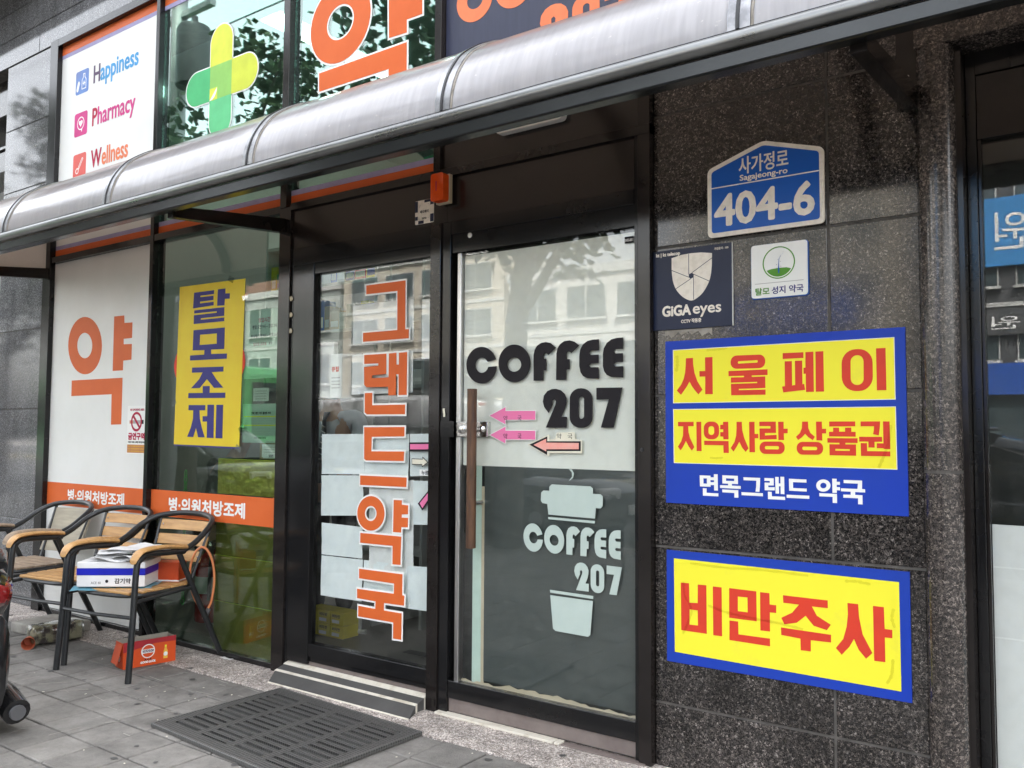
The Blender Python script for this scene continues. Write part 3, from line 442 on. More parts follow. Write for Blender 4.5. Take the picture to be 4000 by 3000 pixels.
    'grand_pharmacy_white': [[[[[-1.2906,1.0842],[-1.2489,1.0839],[-1.2487,1.0781],[-1.2356,1.0783],[-1.2355,1.0901],[-1.2211,1.0901],[-1.2205,1.031],[-1.2349,1.0309],[-1.235,1.0503],[-1.2487,1.0502],[-1.2487,1.0437],[-1.2897,1.0435]],[[-1.2762,1.0735],[-1.2627,1.0735],[-1.2626,1.0545],[-1.2761,1.0545]],[[-1.2491,1.0679],[-1.2351,1.0679],[-1.2352,1.0609],[-1.2488,1.0606]]],[[[-1.2787,1.0376],[-1.2643,1.0372],[-1.2642,1.0212],[-1.219,1.021],[-1.2191,1.0102],[-1.2783,1.0102]]]],[[[[-1.2034,1.0872],[-1.1452,1.0869],[-1.145,1.0574],[-1.1675,1.0575],[-1.1676,1.0513],[-1.135,1.0511],[-1.1349,1.0407],[-1.2122,1.0412],[-1.2124,1.0512],[-1.1817,1.0514],[-1.1816,1.0574],[-1.2034,1.0576]],[[-1.1898,1.0766],[-1.1588,1.0765],[-1.1589,1.0678],[-1.1896,1.0676]]],[[[-1.2038,1.036],[-1.1442,1.0359],[-1.1439,1.0089],[-1.1586,1.0092],[-1.1587,1.0253],[-1.2037,1.0257]]]],[[[[-1.1245,1.0827],[-1.0637,1.0824],[-1.0648,1.0547],[-1.067,1.0334],[-1.0808,1.0338],[-1.0783,1.0517],[-1.0776,1.0721],[-1.124,1.0723]]],[[[-1.1321,1.0297],[-1.0545,1.0291],[-1.0544,1.0184],[-1.1317,1.0189]]]],[[[[-1.0482,1.0829],[-1.0156,1.0829],[-1.0154,1.058],[-1.0349,1.0572],[-1.0347,1.0511],[-1.0123,1.052],[-1.0119,1.0409],[-1.0477,1.0399],[-1.0479,1.0669],[-1.0293,1.0669],[-1.0293,1.0732],[-1.0483,1.0729]]],[[[-1.0102,1.0879],[-0.9977,1.0879],[-0.9977,1.0659],[-0.9916,1.0659],[-0.9916,1.0893],[-0.9785,1.0893],[-0.9782,1.0292],[-0.9913,1.0296],[-0.9912,1.0561],[-0.9973,1.056],[-0.9971,1.0303],[-1.0093,1.0304]]],[[[-1.0363,1.0355],[-1.0228,1.0351],[-1.0225,1.0202],[-0.9764,1.0204],[-0.976,1.0094],[-1.0361,1.0096]]]],[[[[-0.9621,1.0834],[-0.9024,1.0827],[-0.9023,1.0723],[-0.9483,1.0722],[-0.9481,1.0521],[-0.9019,1.0519],[-0.9018,1.0418],[-0.9616,1.0422]]],[[[-0.9707,1.0281],[-0.8933,1.0282],[-0.8934,1.0174],[-0.9706,1.0174]]]],[[[[-0.8224,1.0656],[-0.8227,1.0624],[-0.8236,1.0592],[-0.8251,1.0562],[-0.827,1.0533],[-0.8295,1.0508],[-0.8323,1.0486],[-0.8355,1.0467],[-0.8389,1.0454],[-0.8425,1.0444],[-0.8462,1.044],[-0.8499,1.0441],[-0.8535,1.0447],[-0.857,1.0458],[-0.8601,1.0473],[-0.8629,1.0493],[-0.8653,1.0517],[-0.8673,1.0544],[-0.8686,1.0573],[-0.8695,1.0604],[-0.8697,1.0637],[-0.8694,1.0669],[-0.8685,1.0701],[-0.867,1.0732],[-0.865,1.076],[-0.8625,1.0786],[-0.8597,1.0808],[-0.8565,1.0826],[-0.853,1.084],[-0.8494,1.0849],[-0.8457,1.0852],[-0.842,1.0851],[-0.8384,1.0845],[-0.835,1.0834],[-0.8318,1.0818],[-0.829,1.0798],[-0.8267,1.0775],[-0.8248,1.0748],[-0.8234,1.0719],[-0.8226,1.0688]],[[-0.8356,1.0651],[-0.8359,1.063],[-0.8367,1.061],[-0.8379,1.0591],[-0.8396,1.0576],[-0.8416,1.0564],[-0.8438,1.0556],[-0.8461,1.0553],[-0.8484,1.0554],[-0.8505,1.056],[-0.8525,1.057],[-0.8541,1.0584],[-0.8553,1.0602],[-0.8561,1.0621],[-0.8563,1.0642],[-0.856,1.0663],[-0.8552,1.0683],[-0.854,1.0701],[-0.8523,1.0717],[-0.8503,1.0729],[-0.8481,1.0737],[-0.8458,1.074],[-0.8435,1.0739],[-0.8413,1.0732],[-0.8394,1.0722],[-0.8378,1.0708],[-0.8366,1.0691],[-0.8358,1.0671]]],[[[-0.8166,1.0891],[-0.8021,1.0889],[-0.8022,1.0792],[-0.7916,1.0789],[-0.7918,1.0689],[-0.8021,1.069],[-0.8023,1.0615],[-0.7917,1.0613],[-0.7918,1.0506],[-0.8022,1.0509],[-0.8023,1.0418],[-0.8163,1.0416]]],[[[-0.8597,1.0385],[-0.8019,1.0384],[-0.8019,1.008],[-0.8159,1.008],[-0.8159,1.028],[-0.8596,1.028]]]],[[[[-0.7796,1.086],[-0.7208,1.0859],[-0.7215,1.0585],[-0.7119,1.0578],[-0.7118,1.0473],[-0.7434,1.0473],[-0.7433,1.0381],[-0.7205,1.0378],[-0.7203,1.0077],[-0.7345,1.0079],[-0.7344,1.0271],[-0.7812,1.0271],[-0.7813,1.0372],[-0.7574,1.0379],[-0.7575,1.0478],[-0.7887,1.048],[-0.7886,1.0579],[-0.7359,1.0579],[-0.7341,1.0751],[-0.7793,1.0757]]]]],
    'injection': [[[[[-1.3673,0.6856],[-1.3348,0.6862],[-1.3334,0.616],[-1.3012,0.6182],[-1.3002,0.6854],[-1.2672,0.6861],[-1.2667,0.512],[-1.3664,0.5116]],[[-1.3329,0.5914],[-1.3014,0.5913],[-1.3005,0.5373],[-1.3338,0.5363]]],[[[-1.2423,0.6849],[-1.2089,0.6847],[-1.2085,0.5113],[-1.2419,0.5105]]]],[[[[-1.1805,0.6856],[-1.0814,0.685],[-1.0808,0.5811],[-1.1814,0.5805]],[[-1.1486,0.6591],[-1.1135,0.6599],[-1.1129,0.6081],[-1.1491,0.608]]],[[[-1.0676,0.6839],[-1.0346,0.6838],[-1.034,0.6451],[-1.0112,0.6452],[-1.0115,0.6187],[-1.0337,0.618],[-1.0339,0.5522],[-1.0679,0.5513]]],[[[-1.1803,0.5714],[-1.1483,0.5717],[-1.1475,0.5269],[-1.0342,0.5278],[-1.0345,0.5014],[-1.1809,0.5021]]]],[[[[-0.9871,0.6823],[-0.8369,0.682],[-0.8367,0.6564],[-0.8892,0.6557],[-0.8732,0.6267],[-0.8279,0.6029],[-0.8408,0.5833],[-0.8839,0.5919],[-0.9109,0.6219],[-0.941,0.5947],[-0.9834,0.5838],[-0.9939,0.6046],[-0.9564,0.6266],[-0.9323,0.6567],[-0.9863,0.6566]]],[[[-0.9953,0.5717],[-0.8274,0.5699],[-0.8278,0.5444],[-0.8943,0.5425],[-0.8948,0.5049],[-0.9285,0.504],[-0.9291,0.5428],[-0.9946,0.5461]]]],[[[[-0.7731,0.6813],[-0.7394,0.6813],[-0.7371,0.639],[-0.7269,0.5854],[-0.6976,0.5296],[-0.7171,0.5083],[-0.7398,0.5337],[-0.7543,0.5666],[-0.7688,0.5394],[-0.7939,0.5095],[-0.8124,0.5289],[-0.7882,0.5618],[-0.7767,0.6037],[-0.7721,0.6446]]],[[[-0.6932,0.6814],[-0.6602,0.6814],[-0.6585,0.6121],[-0.6357,0.6118],[-0.6362,0.5858],[-0.6585,0.5851],[-0.6585,0.5066],[-0.6924,0.5057]]]]],
    'yak_lower': [[[[[-5.4429,1.7864],[-5.4437,1.7569],[-5.4495,1.7285],[-5.4602,1.7017],[-5.4756,1.6771],[-5.4953,1.6554],[-5.5189,1.6371],[-5.5459,1.6225],[-5.5757,1.6122],[-5.6075,1.6063],[-5.6407,1.6051],[-5.6744,1.6086],[-5.7077,1.6168],[-5.74,1.6296],[-5.7703,1.6466],[-5.7978,1.6675],[-5.8219,1.6917],[-5.8419,1.7188],[-5.8571,1.7479],[-5.8673,1.7783],[-5.8722,1.8094],[-5.8715,1.8401],[-5.8653,1.8698],[-5.8537,1.8976],[-5.8372,1.9229],[-5.8161,1.9449],[-5.791,1.9631],[-5.7625,1.9772],[-5.7315,1.9867],[-5.6988,1.9914],[-5.6651,1.9913],[-5.6314,1.9865],[-5.5984,1.977],[-5.567,1.9633],[-5.5378,1.9456],[-5.5117,1.9244],[-5.4891,1.9002],[-5.4706,1.8737],[-5.4565,1.8454],[-5.4472,1.8161]],[[-5.5613,1.7932],[-5.5616,1.78],[-5.5643,1.7672],[-5.5692,1.7552],[-5.5763,1.7443],[-5.5853,1.7346],[-5.5961,1.7265],[-5.6085,1.7201],[-5.622,1.7156],[-5.6364,1.7131],[-5.6514,1.7128],[-5.6666,1.7145],[-5.6815,1.7183],[-5.6959,1.7241],[-5.7094,1.7317],[-5.7216,1.7411],[-5.7323,1.7518],[-5.741,1.7638],[-5.7478,1.7766],[-5.7522,1.79],[-5.7543,1.8036],[-5.754,1.817],[-5.7512,1.8301],[-5.7461,1.8423],[-5.7388,1.8534],[-5.7295,1.8631],[-5.7184,1.8712],[-5.7058,1.8775],[-5.692,1.8818],[-5.6774,1.884],[-5.6623,1.8842],[-5.6471,1.8822],[-5.6322,1.8781],[-5.618,1.8721],[-5.6047,1.8643],[-5.5928,1.8549],[-5.5825,1.8442],[-5.574,1.8324],[-5.5675,1.8197],[-5.5632,1.8066]]],[[[-5.3054,1.968],[-5.1879,1.9663],[-5.1834,1.9175],[-5.0916,1.9151],[-5.0915,1.8163],[-5.1867,1.816],[-5.1848,1.7814],[-5.0912,1.7782],[-5.091,1.6788],[-5.1843,1.677],[-5.1844,1.6151],[-5.3033,1.6155]]],[[[-5.8094,1.569],[-5.1853,1.568],[-5.1847,1.2724],[-5.3033,1.2705],[-5.3074,1.4656],[-5.8085,1.4634]]]]],
    'yak_upper': [[[[[-2.9113,3.62],[-2.7919,3.6115],[-2.7888,3.5486],[-2.689,3.5351],[-2.6875,3.4395],[-2.7871,3.4478],[-2.786,3.3821],[-2.6866,3.3785],[-2.6842,3.2251],[-2.7833,3.2257],[-2.7822,3.1612],[-2.8996,3.165]]],[[[-3.4001,3.1082],[-2.7814,3.1136],[-2.7787,2.835],[-2.8966,2.8383],[-2.8998,3.0102],[-3.3975,3.0101]]]]],
    'tal_mo_jo_je': [[[[[-4.4451,2.045],[-4.2536,2.0428],[-4.2548,2.0201],[-4.3826,2.0215],[-4.3834,2.0136],[-4.2576,2.0112],[-4.2577,1.9858],[-4.3855,1.9867],[-4.3851,1.9767],[-4.2551,1.9758],[-4.2553,1.9549],[-4.4521,1.9522]]],[[[-4.2179,2.0441],[-4.1492,2.043],[-4.1491,2.0139],[-4.1069,2.0115],[-4.1078,1.9814],[-4.152,1.9833],[-4.1547,1.9468],[-4.2214,1.9489]]],[[[-4.4394,1.9399],[-4.1543,1.9371],[-4.1544,1.8869],[-4.3726,1.8885],[-4.3744,1.8801],[-4.1531,1.8778],[-4.1533,1.8566],[-4.4414,1.8596],[-4.4415,1.9115],[-4.224,1.9102],[-4.2244,1.9187],[-4.4397,1.9213]]]],[[[[-4.442,1.8231],[-4.1456,1.8202],[-4.147,1.6979],[-4.2682,1.7002],[-4.2671,1.6749],[-4.1203,1.671],[-4.1213,1.6418],[-4.4685,1.646],[-4.4687,1.6759],[-4.3322,1.6747],[-4.3311,1.7008],[-4.4445,1.7046]],[[-4.3772,1.7926],[-4.2171,1.7906],[-4.2168,1.7318],[-4.379,1.7328]]]],[[[[-4.4456,1.604],[-4.1493,1.5983],[-4.1502,1.5703],[-4.2576,1.5709],[-4.2139,1.5289],[-4.1477,1.4791],[-4.2307,1.4799],[-4.3005,1.5315],[-4.3661,1.4826],[-4.4513,1.4827],[-4.3737,1.5338],[-4.3429,1.572],[-4.4465,1.5737]]],[[[-4.3384,1.4923],[-4.2723,1.4919],[-4.2728,1.4525],[-4.1271,1.4506],[-4.127,1.4208],[-4.4764,1.4258],[-4.4755,1.4555],[-4.3368,1.4532]]]],[[[[-4.4702,1.3854],[-4.3102,1.3827],[-4.3101,1.3529],[-4.3638,1.3534],[-4.3584,1.3052],[-4.3344,1.2468],[-4.3078,1.1979],[-4.37,1.198],[-4.393,1.2519],[-4.4179,1.1989],[-4.4763,1.1997],[-4.4433,1.2531],[-4.4237,1.3055],[-4.4236,1.354],[-4.471,1.3551]]],[[[-4.289,1.385],[-4.2279,1.3841],[-4.2254,1.1947],[-4.2875,1.1955],[-4.2893,1.2882],[-4.3308,1.2883],[-4.3322,1.3194],[-4.2884,1.3191]]],[[[-4.2059,1.3832],[-4.1439,1.3824],[-4.1436,1.1936],[-4.2056,1.1943]]]]],
    'grand_pharmacy_orange': [[[[[-3.0276,1.9532],[-2.768,1.953],[-2.7664,1.7204],[-2.7429,1.7184],[-2.7434,1.6764],[-3.044,1.6762],[-3.0449,1.7201],[-2.8163,1.7196],[-2.8191,1.9077],[-3.0267,1.91]]]],[[[[-3.0343,1.6105],[-2.8862,1.6107],[-2.885,1.5126],[-2.9799,1.5096],[-2.9796,1.4952],[-2.8695,1.4961],[-2.8686,1.6107],[-2.8204,1.6115],[-2.8194,1.5554],[-2.8027,1.5547],[-2.8037,1.6107],[-2.7522,1.6116],[-2.7518,1.41],[-2.8031,1.4102],[-2.8048,1.5086],[-2.8209,1.5091],[-2.8204,1.4101],[-2.869,1.4097],[-2.871,1.451],[-3.0151,1.4524],[-3.0312,1.4641],[-3.0343,1.5518],[-2.9379,1.5543],[-2.9381,1.566],[-3.0334,1.5672]]],[[[-3.0265,1.4246],[-2.9769,1.4245],[-2.9763,1.3643],[-2.761,1.3645],[-2.7614,1.3193],[-3.0092,1.3201],[-3.0258,1.3306]]]],[[[[-3.0268,1.2581],[-2.763,1.2596],[-2.7633,1.2159],[-2.9761,1.212],[-2.9768,1.1421],[-2.7635,1.1448],[-2.7647,1.1004],[-3.0113,1.0974],[-3.0245,1.1057]]],[[[-3.0491,1.0234],[-2.7454,1.0241],[-2.7466,0.98],[-3.0486,0.9778]]]],[[[[-2.8841,0.8501],[-2.8849,0.8373],[-2.8879,0.8247],[-2.893,0.8126],[-2.9,0.8012],[-2.9089,0.7909],[-2.9194,0.7819],[-2.9312,0.7744],[-2.944,0.7685],[-2.9577,0.7646],[-2.9718,0.7626],[-2.986,0.7626],[-2.9999,0.7646],[-3.0132,0.7687],[-3.0256,0.7746],[-3.0368,0.7823],[-3.0464,0.7915],[-3.0542,0.8022],[-3.0601,0.8139],[-3.0637,0.8263],[-3.0652,0.8393],[-3.0643,0.8524],[-3.0612,0.8653],[-3.0559,0.8777],[-3.0485,0.8893],[-3.0393,0.8997],[-3.0285,0.9087],[-3.0164,0.9161],[-3.0032,0.9217],[-2.9894,0.9254],[-2.9752,0.9271],[-2.961,0.9268],[-2.9472,0.9245],[-2.9341,0.9202],[-2.922,0.914],[-2.9112,0.9062],[-2.9019,0.897],[-2.8944,0.8865],[-2.8889,0.8749],[-2.8854,0.8627]],[[-2.9352,0.8465],[-2.9356,0.8408],[-2.9369,0.8353],[-2.9392,0.8299],[-2.9423,0.8249],[-2.9463,0.8204],[-2.9509,0.8164],[-2.9561,0.8131],[-2.9618,0.8106],[-2.9678,0.8089],[-2.974,0.8081],[-2.9802,0.8081],[-2.9863,0.809],[-2.9922,0.8108],[-2.9976,0.8135],[-3.0024,0.8168],[-3.0066,0.8209],[-3.01,0.8256],[-3.0125,0.8307],[-3.0141,0.8361],[-3.0147,0.8417],[-3.0143,0.8475],[-3.013,0.8531],[-3.0107,0.8585],[-3.0075,0.8635],[-3.0035,0.8681],[-2.9988,0.872],[-2.9935,0.8753],[-2.9878,0.8778],[-2.9817,0.8794],[-2.9755,0.8802],[-2.9693,0.8801],[-2.9632,0.8791],[-2.9574,0.8773],[-2.9521,0.8746],[-2.9473,0.8712],[-2.9432,0.8671],[-2.9399,0.8625],[-2.9374,0.8575],[-2.9358,0.8521]]],[[[-2.8249,0.9163],[-2.7737,0.917],[-2.7739,0.8966],[-2.734,0.8959],[-2.7338,0.8549],[-2.7731,0.8518],[-2.7738,0.8371],[-2.734,0.8381],[-2.7343,0.7943],[-2.7755,0.7926],[-2.776,0.7671],[-2.8266,0.7664]]],[[[-3.0419,0.7469],[-2.7746,0.7487],[-2.7777,0.6179],[-2.8277,0.6161],[-2.8283,0.7015],[-3.0424,0.6997]]]],[[[[-3.047,0.5742],[-2.7643,0.5758],[-2.7641,0.4794],[-2.7505,0.4788],[-2.7522,0.4334],[-2.8799,0.431],[-2.8792,0.3958],[-2.766,0.3964],[-2.7668,0.276],[-2.8175,0.2741],[-2.8179,0.3486],[-3.0489,0.3473],[-3.0484,0.3974],[-2.9347,0.3962],[-2.9334,0.4319],[-3.0576,0.4331],[-3.0586,0.4773],[-2.8163,0.4806],[-2.8152,0.5278],[-3.046,0.5292]]]]],
    'coffee': [[[[[-2.2337,1.5548],[-2.2385,1.5659],[-2.2449,1.5763],[-2.2527,1.5857],[-2.2619,1.5941],[-2.2721,1.6011],[-2.2832,1.6066],[-2.2949,1.6105],[-2.3071,1.6127],[-2.3193,1.6132],[-2.3315,1.6119],[-2.3432,1.6088],[-2.3543,1.6041],[-2.3645,1.5978],[-2.3735,1.59],[-2.3812,1.5809],[-2.3874,1.5707],[-2.3919,1.5596],[-2.3946,1.5479],[-2.3955,1.5359],[-2.3945,1.5238],[-2.3917,1.5118],[-2.3872,1.5004],[-2.381,1.4896],[-2.3732,1.4798],[-2.3642,1.4711],[-2.354,1.4639],[-2.3429,1.4581],[-2.3312,1.4539],[-2.319,1.4515],[-2.3068,1.4508],[-2.2947,1.4518],[-2.283,1.4546],[-2.2719,1.459],[-2.2617,1.465],[-2.2526,1.4724],[-2.2448,1.4811],[-2.2385,1.4908],[-2.2337,1.5014],[-2.2305,1.5127],[-2.2291,1.5243],[-2.2737,1.5229],[-2.2758,1.5171],[-2.279,1.5118],[-2.2834,1.5072],[-2.2886,1.5034],[-2.2945,1.5006],[-2.301,1.4989],[-2.3078,1.4984],[-2.3147,1.499],[-2.3214,1.5007],[-2.3277,1.5035],[-2.3334,1.5073],[-2.3382,1.512],[-2.3421,1.5174],[-2.3448,1.5233],[-2.3463,1.5295],[-2.3465,1.5357],[-2.3454,1.5419],[-2.3431,1.5476],[-2.3395,1.5529],[-2.335,1.5573],[-2.3295,1.5609],[-2.3234,1.5635],[-2.3168,1.5649],[-2.3099,1.5652],[-2.3031,1.5643],[-2.2965,1.5623],[-2.2903,1.5593],[-2.2849,1.5553],[-2.2802,1.5505],[-2.2767,1.545]]]],[[[[-2.0518,1.5293],[-2.0527,1.5168],[-2.0556,1.5047],[-2.0604,1.4933],[-2.067,1.4829],[-2.0752,1.4736],[-2.0849,1.4657],[-2.0957,1.4595],[-2.1076,1.455],[-2.1201,1.4524],[-2.133,1.4518],[-2.146,1.4532],[-2.1587,1.4565],[-2.1708,1.4617],[-2.1821,1.4688],[-2.1922,1.4774],[-2.2009,1.4874],[-2.2079,1.4986],[-2.2131,1.5106],[-2.2163,1.5233],[-2.2174,1.5361],[-2.2165,1.5489],[-2.2135,1.5613],[-2.2085,1.573],[-2.2016,1.5836],[-2.1931,1.5929],[-2.1831,1.6008],[-2.1719,1.6069],[-2.1598,1.6111],[-2.1471,1.6134],[-2.1341,1.6137],[-2.1212,1.612],[-2.1086,1.6084],[-2.0966,1.6029],[-2.0857,1.5957],[-2.0759,1.587],[-2.0675,1.577],[-2.0608,1.566],[-2.0559,1.5541],[-2.0529,1.5418]],[[-2.0972,1.5259],[-2.0976,1.5211],[-2.0989,1.5166],[-2.1011,1.5123],[-2.1041,1.5083],[-2.1079,1.5048],[-2.1123,1.5019],[-2.1172,1.4996],[-2.1226,1.4979],[-2.1283,1.497],[-2.1341,1.4969],[-2.14,1.4975],[-2.1457,1.4988],[-2.1511,1.5008],[-2.1562,1.5035],[-2.1607,1.5068],[-2.1645,1.5106],[-2.1677,1.5148],[-2.17,1.5193],[-2.1714,1.5241],[-2.1719,1.5289],[-2.1715,1.5337],[-2.1701,1.5383],[-2.1679,1.5427],[-2.1648,1.5466],[-2.161,1.5501],[-2.1565,1.5531],[-2.1515,1.5554],[-2.1461,1.5569],[-2.1404,1.5578],[-2.1345,1.5579],[-2.1287,1.5573],[-2.123,1.5559],[-2.1176,1.5538],[-2.1126,1.5511],[-2.1082,1.5478],[-2.1044,1.544],[-2.1013,1.5398],[-2.0991,1.5353],[-2.0977,1.5306]]]],[[[[-2.0333,1.4548],[-2.0339,1.5625],[-2.0285,1.5851],[-2.0168,1.6021],[-1.9958,1.6127],[-1.9726,1.6153],[-1.9495,1.6101],[-1.9242,1.5895],[-1.9608,1.5616],[-1.9708,1.5705],[-1.9801,1.5684],[-1.9839,1.5588],[-1.9839,1.5452],[-1.9707,1.5446],[-1.9705,1.4962],[-1.9844,1.4967],[-1.985,1.4547]]]],[[[[-1.9207,1.4547],[-1.9196,1.5635],[-1.9144,1.5857],[-1.9023,1.6024],[-1.8813,1.614],[-1.8552,1.6157],[-1.833,1.6088],[-1.8109,1.593],[-1.8477,1.5633],[-1.8588,1.5714],[-1.8677,1.5693],[-1.8715,1.5593],[-1.8714,1.5389],[-1.8565,1.5383],[-1.8564,1.4971],[-1.8713,1.4976],[-1.8727,1.4545]]]],[[[[-1.7194,1.6123],[-1.7458,1.6126],[-1.771,1.6084],[-1.7927,1.5952],[-1.8058,1.5738],[-1.8094,1.5488],[-1.8093,1.5079],[-1.8034,1.4825],[-1.7911,1.4664],[-1.7708,1.4576],[-1.7194,1.4535],[-1.7194,1.5],[-1.7565,1.5008],[-1.7651,1.5092],[-1.7565,1.5164],[-1.7208,1.5168],[-1.7208,1.5509],[-1.7565,1.5507],[-1.7644,1.5605],[-1.7565,1.5682],[-1.7194,1.5682]]]],[[[[-1.61,1.6133],[-1.6368,1.6131],[-1.6611,1.6083],[-1.682,1.5953],[-1.6954,1.5744],[-1.6996,1.553],[-1.6996,1.5035],[-1.694,1.4829],[-1.6821,1.4677],[-1.6612,1.4585],[-1.6096,1.455],[-1.6095,1.4999],[-1.6438,1.5001],[-1.6528,1.509],[-1.6438,1.5166],[-1.6108,1.5164],[-1.6108,1.5511],[-1.6438,1.5515],[-1.6528,1.5612],[-1.6438,1.5687],[-1.6101,1.5688]]]]],
    'n207': [[[[[-1.9583,1.3196],[-1.9791,1.3436],[-1.9861,1.3662],[-1.9809,1.3919],[-1.964,1.4096],[-1.9426,1.4175],[-1.9221,1.4183],[-1.8995,1.4126],[-1.8807,1.3976],[-1.871,1.3771],[-1.8717,1.3581],[-1.879,1.3361],[-1.8954,1.3026],[-1.8693,1.3025],[-1.8706,1.2583],[-1.971,1.2581],[-1.9234,1.3538],[-1.9212,1.3665],[-1.9288,1.3762],[-1.9394,1.3706],[-1.9393,1.3527]]]],[[[[-1.8546,1.3745],[-1.8534,1.3843],[-1.8496,1.3936],[-1.8435,1.4018],[-1.8354,1.4087],[-1.8257,1.4138],[-1.8149,1.4169],[-1.8036,1.4179],[-1.7994,1.4178],[-1.7882,1.4166],[-1.7775,1.4132],[-1.768,1.4079],[-1.76,1.4009],[-1.7539,1.3926],[-1.7502,1.3833],[-1.7488,1.3736],[-1.7481,1.3007],[-1.7493,1.2911],[-1.7529,1.2819],[-1.7588,1.2737],[-1.7668,1.2668],[-1.7763,1.2616],[-1.7871,1.2583],[-1.7984,1.2572],[-1.8027,1.2572],[-1.8141,1.2583],[-1.825,1.2615],[-1.8348,1.2667],[-1.843,1.2736],[-1.8493,1.2819],[-1.8531,1.2912],[-1.8545,1.3009]],[[-1.8127,1.3728],[-1.8124,1.3752],[-1.8115,1.3775],[-1.81,1.3795],[-1.808,1.3813],[-1.8056,1.3826],[-1.803,1.3834],[-1.8002,1.3837],[-1.7991,1.3837],[-1.7963,1.3834],[-1.7937,1.3826],[-1.7913,1.3813],[-1.7893,1.3796],[-1.7878,1.3776],[-1.7869,1.3753],[-1.7866,1.3729],[-1.7865,1.3054],[-1.7868,1.303],[-1.7877,1.3007],[-1.7892,1.2987],[-1.7912,1.297],[-1.7936,1.2957],[-1.7962,1.2949],[-1.799,1.2946],[-1.8,1.2946],[-1.8028,1.2949],[-1.8055,1.2957],[-1.8079,1.297],[-1.8099,1.2988],[-1.8114,1.3008],[-1.8123,1.3031],[-1.8126,1.3055]]]],[[[[-1.7293,1.4179],[-1.613,1.4162],[-1.6523,1.2588],[-1.7088,1.2586],[-1.673,1.3706],[-1.7293,1.3703]]]]],
    'cup': [[[[[-1.9424,1.0245],[-1.7589,1.0238],[-1.747,1.0154],[-1.747,0.9948],[-1.7122,0.995],[-1.7013,0.9867],[-1.7022,0.9481],[-1.7122,0.9388],[-1.7333,0.939],[-1.7376,0.8971],[-1.9583,0.8999],[-1.964,0.9429],[-1.9879,0.9454],[-1.9962,0.955],[-1.9945,0.988],[-1.9835,0.9976],[-1.9542,0.9974],[-1.9542,1.0142]]],[[[-1.9592,0.89],[-1.7375,0.8876],[-1.7392,0.8779],[-1.9591,0.8808]]],[[[-1.9498,0.594],[-1.745,0.5918],[-1.7458,0.5801],[-1.9479,0.5829]]],[[[-1.9479,0.5724],[-1.7467,0.5721],[-1.7584,0.438],[-1.7694,0.4292],[-1.9222,0.4315],[-1.9339,0.4395]]],[[[-1.86,1.0894],[-1.8459,1.0771],[-1.8441,1.0599],[-1.859,1.0421],[-1.8397,1.0548],[-1.8353,1.0729],[-1.8459,1.0891]]]]],
    'arrow_pink': [[[[[-2.2644,1.3097],[-2.1799,1.3454],[-2.1802,1.3291],[-2.0255,1.328],[-2.0253,1.2914],[-2.1799,1.2913],[-2.1805,1.2727]]]],[[[[-2.262,1.2254],[-2.1792,1.2618],[-2.1795,1.2449],[-2.0251,1.2448],[-2.0249,1.208],[-2.1792,1.2068],[-2.1795,1.1899]]]]],
    'arrow_cream': [[[[[-2.0641,1.1865],[-1.9556,1.2301],[-1.954,1.2077],[-1.9252,1.2125],[-1.9177,1.2379],[-1.8322,1.2396],[-1.83,1.2121],[-1.7958,1.2075],[-1.7979,1.1546],[-1.953,1.1529],[-1.9552,1.1388]]]],[[[[-2.0546,1.1866],[-1.9647,1.2217],[-1.9647,1.2019],[-1.803,1.2036],[-1.8029,1.1638],[-1.9645,1.161],[-1.9652,1.145]]]],[[[[-2.0326,1.1856],[-1.9693,1.212],[-1.9692,1.196],[-1.8117,1.1961],[-1.8117,1.1712],[-1.9691,1.1686],[-1.9691,1.1596]]]]],
    'arrow_white': [[[[[-2.7179,1.1137],[-2.6511,1.1131],[-2.6513,1.123],[-2.6152,1.0977],[-2.6538,1.0744],[-2.654,1.0854],[-2.7165,1.0851]]]]],
    'arrow_door': [[[[[-2.736,1.1877],[-2.5775,1.1906],[-2.5769,1.1485],[-2.7353,1.1456]]]],[[[[-2.7277,1.1799],[-2.5773,1.1818],[-2.577,1.158],[-2.7273,1.1555]]]]],
    'arrow_diag': [[[[[-2.6773,0.9067],[-2.5747,0.9934],[-2.574,0.9428],[-2.6484,0.8765]]]],[[[[-2.6645,0.9095],[-2.5745,0.983],[-2.5742,0.9568],[-2.6477,0.8882]]]]],
